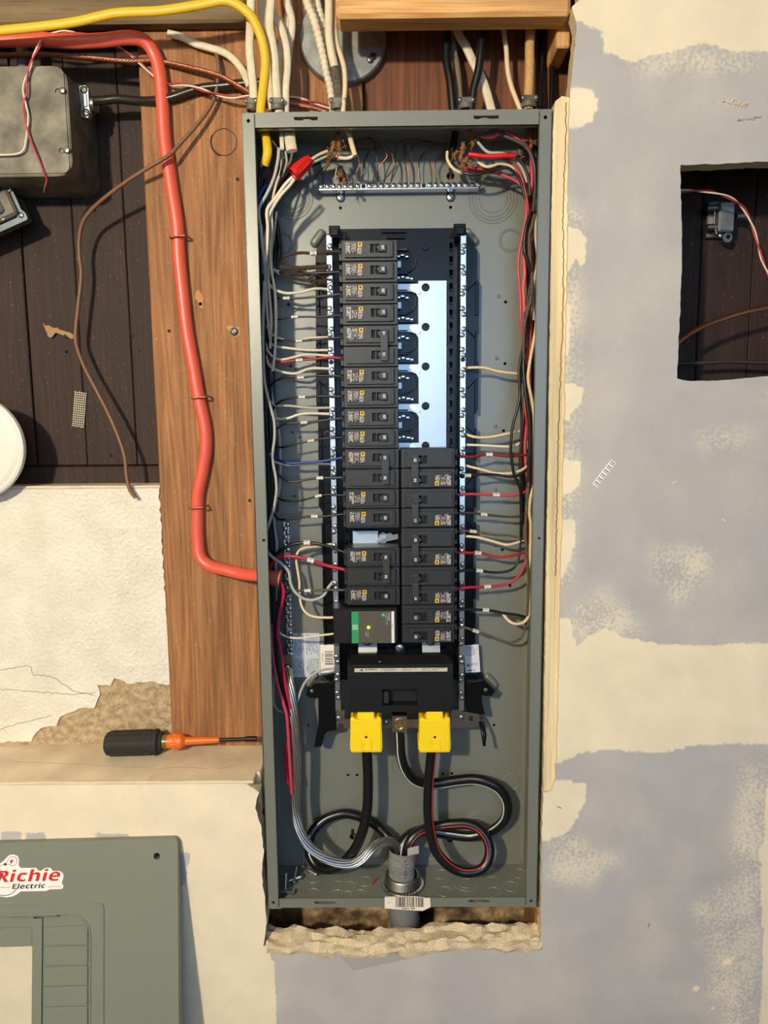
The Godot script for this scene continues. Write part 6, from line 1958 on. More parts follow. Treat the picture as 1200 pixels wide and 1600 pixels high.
	# ribbed flexible conduits, painted white
	for q in [[[476, -330, -40, 476, -60, -40, 479.5, 0, -40, 490, 30, -40, 499, 63, -41, 505, 90, -43, 509.5, 112, -44, 515.5, 135, -46, 519, 160, -48, 520, 178, -50], 0.0062, "ribbed white flexible conduit slanting down in front of the round steel cover"], [[494, -330, -56, 494, -60, -56, 496, 0, -56, 503, 30, -58, 508, 60, -60, 514, 90, -62, 520, 120, -62], 0.0056, "second ribbed white flexible conduit half hidden behind the first"]]:
		var p := path(q[0], 0.0011)
		var rr := PackedFloat32Array()
		for i in p.size():
			var tp := 1.0 - 0.28 * float(i) / p.size()
			rr.append(q[1] * tp * (0.80 + 0.22 * sqrt(absf(sin(i * PI / 6.0)))))
		var b := mb()
		b.tube(p, rr, 14)
		solo("flexible_conduit", q[2], "flexible conduit", b, M.white_jacket, "ribbed conduits")
	# cloth cable with white overspray above and black below
	var o := thing("cloth_cable", "old cloth cable, white with overspray above and black speckled below", "cable", P(520, 100, -0.04), g)
	var b := mb(o)
	b.tube(path([513, -330, -38, 513, -60, -38, 514, 0, -38, 514, 52, -38, 518, 82, -39, 523, 105, -40]), 0.0050, 12)
	part(o, "sprayed_length", b, M.cloth_sprayed if M.has("cloth_sprayed") else J)
	b = mb(o)
	b.tube(path([523, 105, -40, 527.5, 135, -42, 529.5, 155, -44, 530, 176, -46]), 0.0051, 12)
	part(o, "speckled_length", b, M.cloth_speckled)
	# round box cover
	o = thing("round_cover", "round galvanized box cover half hidden behind the pine beam", "box cover", P(536, 124, -0.09))
	b = mb(o)
	var c := P(536, 57, -0.088)
	b.xf = Transform3D(Basis(), c)
	b.lathe([Vector2(0.0555, -0.012), Vector2(0.0555, -0.002), Vector2(0.0535, 0.0), Vector2(0.0, 0.0004)], 48)
	part(o, "cover_disc", b, M.galvanized)
	b = mb(o)
	b.xf = Transform3D(Basis(), P(583, 88, -0.0875))
	b.lathe([Vector2(0.0046, 0), Vector2(0.0046, 0.0005), Vector2(0, 0.0005)], 14)
	b.xf = Transform3D(Basis(), P(579, 94, -0.0875))
	b.lathe([Vector2(0.004, 0), Vector2(0.004, 0.0004), Vector2(0, 0.0004)], 14)
	part(o, "screw_slot", b, M.slot_dark)
	screw(o, P(578, 93, -0.0868), 0.0034, M.steel_dull, 0.4)
	# the far group
	g = "old cables behind the pine beam"
	wire("black_cable", "thick black cable coming straight down next to the round cover", "cable", M.heavy_black, 0.0056, [699, -330, -62, 699, -60, -62, 699, 45, -62, 698, 93, -62, 704, 130, -60, 708, 174, -60], g)
	wire("old_cable", "grey-brown ragged cable just behind the straight black one", "cable", M.old_grey_jacket, 0.0042, [706, -330, -78, 706, -60, -78, 707.5, 60, -78, 715, 112, -76, 720, 174, -70], g)
	wire("white_cable", "flat white cable slanting across behind the black crossing one", "cable", J, 0.0056, [700, -330, -72, 700, -60, -72, 713, 40, -72, 729.5, 75, -71, 740.5, 99, -70, 753, 123, -68, 761, 146, -66, 769, 176, -62], g, Vector2.INF, 0.5)
	wire("black_cable", "black cable slanting over the flat white one", "cable", M.heavy_black, 0.0051, [754, -330, -52, 754, -60, -52, 753, 45, -52, 751.5, 75, -52, 748, 108, -53, 740.5, 139, -55, 736, 174, -56], g)
	wire("white_cable", "thin pale cable bending toward the tan one", "cable", M.cream_wire, 0.0031, [786, -330, -66, 786, -60, -66, 787.5, 48, -66, 791, 76, -66, 793, 108, -66, 799, 135.5, -64, 814, 174, -58], g)
	wire("tan_cable", "thick tan cable coming straight down to the far top corner", "cable", M.tan_jacket, 0.0060, [829, -330, -58, 829, -60, -58, 828.5, 48, -58, 827.6, 75, -58, 827.6, 102, -58, 826.7, 130, -57, 825, 172, -56], g)
	wire("black_cable", "thin dark cable in shade just past the tan one", "cable", M.heavy_black, 0.0030, [846, -330, -84, 846, -60, -84, 845, 80, -84, 844, 172, -76], g)
	wire("black_cable", "dark cable in shade next to the pine block", "cable", M.heavy_black, 0.0036, [864, -330, -86, 864, -60, -86, 863, 80, -86, 862, 172, -78], g)
	for q in [[394, 168, -0.05, 0.012, "steel clamp where the first white cable enters"], [434, 168, -0.045, 0.014, "steel clamp gripping two white cables"], [529, 168, -0.047, 0.017, "dirty steel clamp at the flexible conduit"], [728, 167, -0.058, 0.016, "dark steel clamp at the black cables"], [826, 164, -0.056, 0.016, "rusty steel clamp at the tan cable"]]:
		grip(q[4], q[0], q[1], q[2], q[3])


func left_side() -> void:
	# orange feeder cable stapled down the plank
	var op := path([-800, 40, -62, -260, 48, -62, -100, 54, -62, 0, 62, -64, 60, 62, -66, 110, 65, -68, 160, 63, -72, 200, 59, -76, 225, 64, -82, 241, 84, -87, 250, 115, -89, 254, 160, -91, 258, 220, -92, 268, 290, -92, 277, 350, -92, 280, 400, -92, 286, 460, -92, 293, 520, -92, 302, 570, -92, 311, 622, -92, 320, 665, -92, 322, 700, -92, 317, 735, -92, 310, 770, -92, 309, 800, -92, 309, 840, -91, 313, 870, -88, 328, 884, -84, 350, 890, -78, 380, 897, -70, 412, 900, -50, 430, 902, -36])
	var o := thing("orange_cable", "thick orange-red cable stapled down the plank and turned into the box side", "cable", op[0])
	var b := mb(o)
	b.tube(op, 0.0085, 16, 0.8)
	part(o, "outer_jacket", b, M.orange_jacket)
	b = mb(o)
	var e := P(424, 904, -0.034)
	b.xf = Transform3D(Basis(Vector3.UP, PI / 2) * Basis(Vector3.RIGHT, 0.18), e + Vector3(-0.008, 0.002, -0.002))
	b.lathe([Vector2(0.0086, -0.006), Vector2(0.0092, 0.004), Vector2(0.0106, 0.012), Vector2(0.0128, 0.020), Vector2(0.0118, 0.020), Vector2(0.0090, 0.006)], 18)
	part(o, "cut_jacket_end", b, M.jacket_inside, "flared dull red jacket end")
	var sn := 0
	for q in [[279.5, 370, 13], [312.5, 621, 14], [309, 793, 13]]:
		b = mb()
		var c := P(q[0], q[1], -0.086)
		var w := 0.0105
		b.tube(smooth(PackedVector3Array([c + Vector3(-w, -0.0015, -0.016), c + Vector3(-w, -0.0012, 0.002), c + Vector3(-w * 0.6, -0.0006, 0.0042), c + Vector3(w * 0.6, 0.0006, 0.0042), c + Vector3(w, 0.0012, 0.002), c + Vector3(w, 0.0015, -0.016)]), 0.002), 0.0012, 6)
		solo("cable_staple", "copper-coloured wire staple, %s of three down the orange cable" % ["uppermost", "middle", "lowest"][sn], "staple", b, M.copper, "staples on the orange cable")
		sn += 1
	# stranded copper earth conductor
	b = mb()
	b.strands(path([-800, 70, -88, -260, 76, -88, -100, 82, -88, 0, 86, -88, 60, 85, -88, 120, 89, -88, 190, 95, -88, 240, 95, -92, 300, 107, -88, 345, 120, -84, 390, 145, -78, 430, 160, -76, 480, 166, -76, 520, 176, -78]), 0.0022, 7, 0.0012, 180.0, 5)
	solo("copper_conductor", "twisted bare copper conductor running level behind the orange cable", "wire", b, M.copper)
	# red and white twisted bell wire
	var tw := path([-800, 30, -74, -120, 40, -74, -20, 40, -74, 70, 52, -74, 104, 50, -76, 140, 56, -82, 175, 70, -88, 210, 90, -90, 245, 125, -90, 265, 132, -88, 290, 133, -84, 330, 145, -80, 365, 153, -78, 395, 151, -78, 450, 152, -78, 490, 160, -78, 520, 170, -80])
	twisted("bell_wire", "red and white twisted bell wire wandering behind the orange cable to the box", tw)
	o = thing("hanging_bell_wire", "red and white bell wire ends dangling over the old steel junction box", "wire", P(70, 52, -0.06))
	b = mb(o)
	b.tube(path([70, 54, -66, 60, 70, -58, 52, 88, -54, 48, 105, -53, 40, 122, -53, 36, 140, -53, 40, 160, -53, 44, 180, -53, 43, 200, -53, 40, 222, -53, 37, 234, -53, 28, 240, -53, 10, 242, -53, -40, 242, -53]), 0.0012, 7)
	part(o, "white_lead", b, M.white_wire, "white lead")
	b = mb(o)
	b.tube(path([71, 54, -66, 63, 72, -57, 52, 90, -53, 45, 106, -52, 42, 125, -52, 42, 145, -52, 37, 160, -52, 37, 178, -52, 42, 200, -52, 48, 220, -52, 58, 244, -52, 68, 268, -56, 73, 280, -62, 71, 290, -66]), 0.0012, 7)
	part(o, "red_lead", b, M.pink_wire, "red lead")
	b = mb(o)
	b.tube(path([71, 289, -66, 69.5, 295, -67, 69, 301, -68]), 0.0007, 6)
	part(o, "bare_tip", b, M.copper, "bare copper tip")
	# brown single wire trailing down the boards
	wire("brown_wire", "long stiff brown wire hanging free down the dark boards", "wire", mat("brown_wire", c8(126, 88, 62), 0.5), 0.0026, [338, 84, -90, 341, 100, -88, 341, 116, -88, 336, 150, -88, 318, 182, -86, 280, 226, -80, 262, 244, -76, 235, 260, -74, 200, 282, -82, 165, 308, -92, 145, 326, -100, 130, 346, -108, 124, 372, -114, 124, 400, -118, 127, 430, -120, 122, 480, -120, 118, 525, -120, 122, 548, -116, 134, 578, -112, 155, 618, -108, 172, 652, -104, 187, 688, -100, 195, 715, -97, 198, 745, -95, 203, 765, -94, 212, 778, -94])
	# armoured black cable
	b = mb()
	var ap := path([130, 157, -112, 142, 158, -106, 160, 157, -104, 185, 155, -103, 215, 158, -100, 245, 157, -94, 270, 152, -92, 310, 139, -92, 350, 134, -90, 390, 130, -88, 440, 128, -88])
	var ar := PackedFloat32Array()
	for i in ap.size(): ar.append(0.0056 * (0.94 + 0.08 * (i % 2)))
	b.tube(ap, ar, 10)
	solo("armoured_cable", "black bituminous cable leading level out of the junction box", "cable", b, mat("tarred", c8(40, 34, 28), 0.3))
	# junction box
	var zf := -0.058
	var c0 := P(109, 270, zf)
	var c1 := P(-140, 108, zf)
	o = thing("junction_box", "old grey steel junction box with screwed blank cover on the boards", "junction box", Vector3(c0.x - 0.06, c0.y, -0.148))
	b = mb(o)
	var x0 := c1.x - 0.004
	var x1 := c0.x + 0.003
	b.plate(rrect(x0, c0.y - 0.003, x1, c1.y + 0.003, 0.018), [], -0.148, zf - 0.003)
	b.plate(rrect(x0 + 0.001, c0.y - 0.002, x1 - 0.001, c1.y + 0.002, 0.017), [], zf - 0.003, zf - 0.0018)
	part(o, "box_body", b, M.old_steel)
	b = mb(o)
	b.plate(rrect(x0 + 0.003, c0.y, x1 - 0.003, c1.y, 0.008), [rrect(P(86, 147, zf).x, P(86, 147, zf).y, P(95, 138, zf).x, P(95, 138, zf).y, 0.0036), rrect(P(92, 240, zf).x, P(92, 240, zf).y, P(101, 231, zf).x, P(101, 231, zf).y, 0.0036)], zf - 0.0018, zf)
	part(o, "blank_cover", b, M.old_steel)
	for q in [[98, 142], [105, 235]]:
		b = mb(o)
		b.xf = Transform3D(Basis(), P(q[0], q[1], zf))
		b.lathe([Vector2(0.0042, -0.002), Vector2(0.0042, 0.001), Vector2(0.003, 0.0024), Vector2(0, 0.003)], 14)
		part(o, "cover_screw", b, M.steel_dull)
	b = mb(o)
	b.xf = Transform3D(Basis(Vector3.RIGHT, PI / 2).rotated(Vector3.RIGHT, PI), P(36, 100, -0.1) + Vector3(0, 0.006, 0))
	b.tube(PackedVector3Array([Vector3(0, 0, -0.012), Vector3(0, 0, 0.03)]), 0.0075, 14)
	part(o, "conduit_stub", b, M.old_steel)
	# two-screw cable connector on its side
	o = thing("box_connector", "zinc two-screw cable connector on the junction box side", "cable connector", P(133, 176, -0.1))
	b = mb(o)
	var k0 := P(133, 158, -0.098)
	b.plate(PackedVector2Array([Vector2(k0.x - 0.0055, k0.y - 0.019), Vector2(k0.x + 0.003, k0.y - 0.021), Vector2(k0.x + 0.0065, k0.y - 0.015), Vector2(k0.x + 0.0050, k0.y - 0.006), Vector2(k0.x + 0.0056, k0.y + 0.008), Vector2(k0.x + 0.0055, k0.y + 0.014), Vector2(k0.x + 0.002, k0.y + 0.0185), Vector2(k0.x - 0.0055, k0.y + 0.0175), Vector2(k0.x - 0.0065, k0.y + 0.008), Vector2(k0.x - 0.005, k0.y - 0.006)]), [], -0.104, -0.096)
	b.tube(PackedVector3Array([k0 + Vector3(-0.012, 0, -0.012), k0 + Vector3(0.010, 0, -0.010)]), 0.0098, 16)
	part(o, "clamp_body", b, M.zinc)
	b = mb(o)
	b.box(Vector3(k0.x - 0.001, k0.y - 0.008, -0.097), Vector3(k0.x + 0.0035, k0.y + 0.008, -0.0945), 0.0006)
	part(o, "pressed_rib", b, M.zinc)
	screw(o, k0 + Vector3(0, 0.013, 0.002), 0.0042, M.steel_dull, 0.4)
	screw(o, k0 + Vector3(0.0012, -0.0148, 0.002), 0.0042, M.steel_dull, 1.2)
	# metal switch device at the edge
	var zd := -0.10
	o = thing("switch_device", "zinc-strapped switch body screwed askew on the boards below the junction box", "switch", P(20, 356, zd))
	var tilt := Transform3D(Basis(Vector3.BACK, deg_to_rad(22)), P(42, 338, zd))
	b = mb(o)
	b.xf = tilt
	b.plate(rrect(-0.09, -0.004, 0.0, 0.006, 0.003), [], -0.002, 0.0)
	b.plate(PackedVector2Array([Vector2(-0.09, 0.004), Vector2(0.0, 0.004), Vector2(-0.004, 0.012), Vector2(-0.0035, 0.040), Vector2(-0.010, 0.044), Vector2(-0.012, 0.030), Vector2(-0.09, 0.022)]), [], -0.006, -0.002)
	part(o, "mounting_strap", b, mat("blue_steel", c8(98, 108, 114), 0.4, 0.85))
	b = mb(o)
	b.xf = tilt
	b.box(Vector3(-0.09, 0.006, -0.04), Vector3(-0.008, 0.04, 0.006), 0.003)
	part(o, "device_body", b, M.old_steel)
	b = mb(o)
	b.xf = tilt
	b.box(Vector3(-0.09, 0.014, 0.004), Vector3(-0.022, 0.034, 0.018), 0.003)
	b.box(Vector3(-0.09, 0.036, 0.002), Vector3(-0.026, 0.054, 0.016), 0.003)
	part(o, "white_rocker", b, M.white_plastic, "white plastic rockers")
	b = mb(o)
	b.xf = tilt
	b.box(Vector3(-0.06, 0.004, 0.0), Vector3(-0.012, 0.012, 0.003), 0.001)
	part(o, "terminal_recess", b, M.slot_dark)
	screw(o, tilt * Vector3(-0.0065, 0.004, 0.0002), 0.0032, M.zinc, 0.3)
	screw(o, tilt * Vector3(-0.0075, 0.040, -0.0018), 0.0034, M.zinc, 0.9)
	screw(o, tilt * Vector3(-0.030, 0.008, 0.003), 0.0034, M.nickel, 0.9)
	# white round plate
	b = mb()
	b.xf = Transform3D(Basis(), P(-45, 699, -0.074))
	b.lathe([Vector2(0.02, -0.074), Vector2(0.02, -0.012), Vector2(0.069, -0.010), Vector2(0.0705, -0.006), Vector2(0.0695, -0.001), Vector2(0.066, 0.0005), Vector2(0.064, 0.0), Vector2(0.058, 0.002), Vector2(0.0, 0.004)], 56)
	solo("round_plate", "white round blank plate standing off the boards above the white concrete", "cover plate", b, M.white_plastic)
	# scrap of mesh tape on the boards
	b = mb()
	var t0 := Transform3D(Basis(Vector3.BACK, deg_to_rad(-8)), P(124, 640, -0.1475))
	for i in 6: b.tube(PackedVector3Array([t0 * Vector3(-0.0075 + 0.003 * i, -0.026 + rng.randf() * 0.002, 0), t0 * Vector3(-0.0075 + 0.003 * i, 0.026 - rng.randf() * 0.002, 0)]), 0.0005, 4)
	for i in 16: b.tube(PackedVector3Array([t0 * Vector3(-0.0092 + rng.randf() * 0.001, -0.024 + 0.0032 * i, 0.0004), t0 * Vector3(0.0092 - rng.randf() * 0.001, -0.024 + 0.0032 * i, 0.0004)]), 0.0005, 4)
	solo("mesh_tape", "small scrap of white mesh joint tape on the dark boards", "tape scrap", b, M.white_wire)
	# nail holes, a scar and a screw in the timber
	var hn := 0
	for q in [[102, 525, -0.1475], [101, 548, -0.1475], [207, 524, -0.1475], [217, 547, -0.1475], [146, 327, -0.1475], [313, 475, -0.0995], [264, 517, -0.0995], [390, 782, -0.0995], [371, 280, -0.0995], [172, 711, -0.1475]]:
		b = mb()
		b.xf = Transform3D(Basis(), P(q[0], q[1], q[2]))
		b.lathe([Vector2(0.0022, -0.001), Vector2(0.0022, 0.0003), Vector2(0, 0.0003)], 10)
		solo("nail_hole", "dark nail hole, %s" % ["upper one of the pair by the pale scar", "lower one of the pair by the pale scar", "upper one of the pair by the plank's edge", "lower one of the pair by the plank's edge", "one just off the brown wire's bend", "one inside the pale notch", "one beside the plank's pale scratch", "one down beside the grey box rim", "one above the knot-free grain by the box", "lowest one on the boards"][hn], "nail hole", b, M.slot_dark, "nail holes")
		hn += 1
	b = mb()
	b.plate(ragged([66, 506, 76, 509, 90, 513, 112, 522, 122, 531, 104, 526, 88, 521, 80, 528, 74, 526, 72, 516], -0.1475, 0.0012, 0.004), [], -0.1482, -0.1472)
	solo("wood_scar", "pale torn scar in the dark boards beside two nail holes", "scar", b, mat("bare_splinter", c8(168, 132, 92), 0.9))
	b = mb()
	b.plate(ragged([306, 455, 311, 453, 317, 462, 318, 482, 313, 482, 309, 470, 304, 466], -0.0992, 0.0006, 0.004), [], -0.1002, -0.0992)
	solo("plank_notch", "pale chipped notch in the plank beside the orange cable", "scar", b, mat("bare_chip", c8(192, 138, 84), 0.9))
	o = thing("plank_screw", "rusty screw driven into the plank near the grey box", "screw", P(366, 518, -0.099))
	screw(o, P(366, 518, -0.0985), 0.0046, M.steel_dull, 0.7, "head")
	b = mb(o)
	b.plate(ragged([353, 512, 358, 508, 366, 511, 374, 511, 376, 522, 370, 527, 364, 523, 357, 516], -0.0995, 0.0005, 0.003), [], -0.1002, -0.0995)
	part(o, "splintered_rim", b, mat("splinter", c8(190, 150, 100), 0.9))
	b = mb()
	var kn := P(350, 222, -0.0996)
	b.xf = Transform3D(Basis(), kn)
	b.lathe([Vector2(0.0172, -0.001), Vector2(0.0170, 0.0003), Vector2(0.0162, 0.0003), Vector2(0.0160, -0.001)], 28)
	for i in 9: b.tube(PackedVector3Array([Vector3(cos(2.6 + i * 0.2) * 0.0172, sin(2.6 + i * 0.2) * 0.0172, 0), Vector3(cos(2.8 + i * 0.2) * 0.0172, sin(2.8 + i * 0.2) * 0.0172, 0)]), 0.0012, 5)
	solo("wood_knot", "round knot in the plank just beside the box corner", "knot", b, mat("knot_brown", c8(62, 36, 22), 0.75))
	# screwdriver on the shelf
	var ys := P(200, 1222, 0.004).y
	var h0 := PY(166, 1180, ys)
	var tip := PY(402, 1172, ys)
	o = thing("screwdriver", "screwdriver with black grip and orange shaft lying on the shelf", "screwdriver", h0)
	var ax := (tip - h0).normalized()
	var L := h0.distance_to(tip)
	var side := Vector3.UP.cross(ax).normalized()
	var R := 0.0172
	var xf := Transform3D(Basis(side, ax.cross(side), ax), h0 + Vector3(0, R, 0))
	var u := L / 235.0
	b = mb(o)
	b.xf = xf
	b.lathe([Vector2(0, 0.0), Vector2(R * 0.7, 0.0005), Vector2(R * 0.93, 4 * u), Vector2(R * 0.97, 10 * u), Vector2(R, 74 * u), Vector2(R * 1.06, 76 * u), Vector2(R * 1.06, 81 * u), Vector2(R * 0.8, 84 * u), Vector2(R * 0.72, 88 * u), Vector2(0, 88 * u)], 28)
	for i in 10:
		var w := TAU * i / 10.0
		b.tube(PackedVector3Array([Vector3(cos(w) * R * 0.96, sin(w) * R * 0.96, 8 * u), Vector3(cos(w) * R * 0.99, sin(w) * R * 0.99, 72 * u)]), 0.0014, 6)
	part(o, "rubber_grip", b, mat("grip_rubber", c8(40, 36, 32), 0.75))
	b = mb(o)
	b.xf = xf
	b.lathe([Vector2(R * 0.5, 84 * u), Vector2(R * 0.56, 86 * u), Vector2(R * 0.56, 98 * u), Vector2(R * 0.4, 98 * u)], 20)
	part(o, "neck", b, mat("neck_amber", c8(120, 96, 40), 0.3))
	b = mb(o)
	b.xf = xf
	b.lathe([Vector2(R * 0.4, 94 * u), Vector2(R * 0.56, 96 * u), Vector2(R * 0.60, 106 * u), Vector2(R * 0.66, 110 * u), Vector2(R * 0.62, 118 * u), Vector2(R * 0.5, 121 * u), Vector2(R * 0.34, 124 * u), Vector2(R * 0.30, 150 * u), Vector2(R * 0.22, 176 * u), Vector2(0.0, 178 * u)], 20)
	for i in 8:
		var w := TAU * i / 8.0
		b.tube(PackedVector3Array([Vector3(cos(w) * R * 0.6, sin(w) * R * 0.6, 104 * u), Vector3(cos(w) * R * 0.58, sin(w) * R * 0.58, 118 * u)]), 0.0012, 5)
	part(o, "orange_sleeve", b, mat("sleeve_orange", c8(224, 108, 30), 0.4))
	b = mb(o)
	b.xf = xf
	b.lathe([Vector2(R * 0.15, 170 * u), Vector2(R * 0.15, 216 * u), Vector2(R * 0.22, 217 * u), Vector2(R * 0.22, 235 * u), Vector2(R * 0.14, 235 * u), Vector2(0.0, 230 * u)], 14)
	part(o, "steel_shaft", b, mat("black_oxide", c8(46, 44, 42), 0.35, 0.8))
	o.rotation = Vector3.ZERO


func twisted(called: String, label: String, p: PackedVector3Array) -> void:
	var o := thing(called, label, "wire", p[0])
	for s in 2:
		var b := mb(o)
		var q := PackedVector3Array()
		var nn := Vector3.BACK
		var run := 0.0
		for i in p.size():
			var tg := (p[mini(i + 1, p.size() - 1)] - p[maxi(i - 1, 0)]).normalized()
			nn = (nn - tg * tg.dot(nn)).normalized()
			if i > 0: run += p[i].distance_to(p[i - 1])
			var w := run * 100.0 + PI * s
			q.append(p[i] + (tg.cross(nn) * cos(w) + nn * sin(w)) * 0.0012)
		b.tube(q, 0.0012, 6)
		part(o, "white_strand" if s == 0 else "red_strand", b, M.white_wire if s == 0 else M.red_wire, "white strand" if s == 0 else "red strand")


func cover() -> void:
	# the load centre's front cover, leaning on the wall with its foot out on the floor
	var tr := P(277.5, 1309.5, 0.014)
	var lean := deg_to_rad(12.0)
	var down := Vector3(0, -cos(lean), sin(lean))
	var nrm := Vector3(0, sin(lean), cos(lean))
	var right := Vector3(1, 0, 0).rotated(nrm, deg_to_rad(1.2))
	down = nrm.cross(right) * -1.0
	var o := thing("panel_cover", "grey-green load centre front cover leaning against the white wall", "panel cover", tr)
	o.basis = Basis(right, -down, nrm)
	var Q := func(x: float, y: float) -> Vector2:
		var d := CB * Vector3((x - 600.0) / F, -(y - 800.0) / F, -1.0)
		var hit := CO + d * (nrm.dot(tr - CO) / nrm.dot(d))
		return Vector2((hit - tr).dot(right), (hit - tr).dot(-down))
	var paint := mat("cover_paint", c8(124, 128, 114), 0.55)
	relief(paint, 0.2, 30.0, 0.002, 23, 2)
	var W := 0.395
	var H := (tr.y - FLOOR_Y) / cos(lean) - 0.003
	var b := mb()
	var a: Vector2 = Q.call(163.0, 1411.0)
	var inner: Vector2 = Q.call(142.0, 1426.0)
	# outer sheet with the door recess cut out
	var door := rrect(-W - a.x, -H + 0.12, a.x, a.y, 0.006)
	var sheet := PackedVector2Array()
	for q in rrect(-W, -H, 0.0, 0.0, 0.006): sheet.append(q)
	var kh: Vector2 = Q.call(245.0, 1338.0)
	b.plate(sheet, [door, circle(kh, 0.0044, 14)], -0.012, 0.0)
	part(o, "outer_frame", b, paint)
	b = mb()
	b.xf = Transform3D(Basis(), Vector3(kh.x - 0.001, kh.y, -0.0125))
	b.lathe([Vector2(0.006, 0), Vector2(0.006, 0.0005), Vector2(0, 0.0005)], 14)
	part(o, "screw_hole", b, M.slot_dark)
	# raised frame of the door
	b = mb()
	b.plate(rrect(-W - a.x + 0.0012, -H + 0.1212, a.x - 0.0012, a.y - 0.0012, 0.006), [rrect(-W - inner.x, -H + 0.14, inner.x, inner.y, 0.028)], -0.012, 0.0012)
	part(o, "door_frame", b, paint)
	for q in [[rrect(-W - inner.x, -H + 0.14, inner.x, inner.y, 0.028), 0.0012, 0.0013], [rrect(-W - a.x + 0.001, -H + 0.1212, a.x - 0.001, a.y - 0.001, 0.006), 0.0004, 0.0012]]:
		b = mb()
		var bead := PackedVector3Array()
		for w in q[0]: bead.append(Vector3(w.x, w.y, q[1]))
		bead.append(bead[0])
		b.tube(bead, q[2], 8)
		part(o, "rolled_edge", b, paint)
	# recessed dead-front with twist-out rows
	var q0: Vector2 = Q.call(66.0, 1451.0)
	var q1: Vector2 = Q.call(135.0, 1451.0)
	var wl: Vector2 = Q.call(54.0, 1481.0)
	var xl := -W - inner.x
	b = mb()
	b.plate(rrect(xl - 0.002, -H + 0.138, inner.x + 0.002, inner.y + 0.002, 0.028), [rect(wl.x - 0.13, -H + 0.30, wl.x, wl.y)], -0.009, -0.0065)
	part(o, "dead_front", b, paint)
	b = mb()
	b.plate(rect(q0.x - 0.0145, -H + 0.16, q0.x - 0.002, inner.y - 0.007), [], -0.0065, -0.0035)
	part(o, "centre_rib", b, paint)
	for i in 22:
		var y: float = q0.y - 0.0250 * i
		for s in 2:
			if s == 1 and i > 0: continue
			var xa: float = q0.x if s == 0 else q0.x - 0.012 - (q1.x - q0.x)
			var xb: float = q1.x if s == 0 else q0.x - 0.015
			b = mb()
			b.box(Vector3(xa, y - 0.0238, -0.0068), Vector3(xb, y - 0.0004, -0.0042), 0.0009)
			b.box(Vector3(xa, y - 0.009, -0.0045), Vector3(xb, y - 0.0082, -0.0039), 0.0003)
			part(o, "twist_out", b, paint)
	b = mb()
	var k0: Vector2 = Q.call(12.0, 1434.5)
	var k1: Vector2 = Q.call(90.0, 1428.0)
	b.box(Vector3(k0.x, k0.y, -0.004), Vector3(k1.x, k1.y, 0.0014), 0.0022)
	var km := (k0.x + k1.x) / 2
	b.box(Vector3(km - 0.0022, k0.y - 0.001, -0.003), Vector3(km + 0.0022, k1.y + 0.0004, 0.0024), 0.0008)
	part(o, "door_latch", b, paint)
	# sticker
	var pts := PackedVector2Array()
	for q in [[-60, 1352], [0, 1349], [6, 1345], [10, 1340], [15, 1336], [21, 1335], [27, 1337], [30, 1342], [30, 1347], [29, 1351], [32, 1356], [57, 1356], [60, 1360], [64, 1361], [68, 1358], [71, 1356], [79, 1356], [83, 1361], [94, 1361], [99, 1365], [99.5, 1371], [97, 1378], [97, 1381], [99.5, 1384], [98, 1388], [95, 1389], [78, 1389.5], [72, 1392], [33, 1392.5], [27, 1397], [20, 1400.5], [10, 1402], [0, 1400], [-12, 1395], [-60, 1392]]:
		pts.append(Q.call(q[0], q[1]))
	var st := mat("sticker_white", c8(250, 244, 236), 0.35)
	b = mb()
	b.plate(pts, [], 0.0, 0.0004)
	var logo := part(o, "logo_sticker", b, st, "white sticker reading Richie Electric")
	var red := mat("sticker_red", c8(214, 44, 34), 0.4)
	var dark := mat("sticker_dark", c8(60, 54, 54), 0.4)
	# slanted lettering
	letter(logo, "Richie", red, Q.call(-6.0, 1378.6), Q.call(97.0, 1378.6), 0.27, 0.0155)
	letter(logo, "Electric", dark, Q.call(19.0, 1388.8), Q.call(72.0, 1388.8), 0.25, 0.0066)
	b = mb()
	for q in [[0.0, 1386.4, 16.5], [74.0, 1385.4, 96.0]]:
		var l0: Vector2 = Q.call(q[0], q[1])
		var l1: Vector2 = Q.call(q[2], q[1])
		b.box(Vector3(l0.x, l0.y - 0.0002, 0.0004), Vector3(l1.x, l0.y + 0.0002, 0.0007))
	var bolt := PackedVector2Array()
	for q in [[20.6, 1340.4], [16, 1345.2], [18.4, 1345.4], [17, 1349.6], [21.8, 1344.2], [19.4, 1344.2]]: bolt.append(Q.call(q[0], q[1]))
	b.plate(bolt, [], 0.0004, 0.0007)
	part(logo, "printed_lines", b, red)
	b = mb()
	var rc: Vector2 = Q.call(20.0, 1345.2)
	var ring := PackedVector3Array()
	for i in 19:
		var w := deg_to_rad(-140 + 270.0 * i / 18.0)
		ring.append(Vector3(rc.x + cos(w) * 0.0058, rc.y + sin(w) * 0.0058, 0.0005))
	var s0: Vector2 = Q.call(10.0, 1350.0)
	ring.append(Vector3(s0.x, s0.y + 0.0014, 0.0005))
	ring.insert(0, Vector3(s0.x + 0.0016, s0.y - 0.0008, 0.0005))
	b.tube(ring, 0.00028, 5)
	b.box(Vector3(s0.x - 0.003, s0.y - 0.0016, 0.0003), Vector3(s0.x + 0.0006, s0.y + 0.0014, 0.0007), 0.0003)
	b.tube(PackedVector3Array([Vector3(s0.x - 0.003, s0.y, 0.0005), Vector3(s0.x - 0.012, s0.y - 0.004, 0.0005)]), 0.0003, 5)
	var arc := PackedVector3Array()
	var ac: Vector2 = Q.call(8.0, 1376.0)
	for i in 9:
		var w := deg_to_rad(-130 + 100.0 * i / 8.0)
		arc.append(Vector3(ac.x + cos(w) * 0.0185, ac.y + sin(w) * 0.0185, 0.0005))
	b.tube(arc, 0.0005, 5)
	var dk := PackedVector2Array()
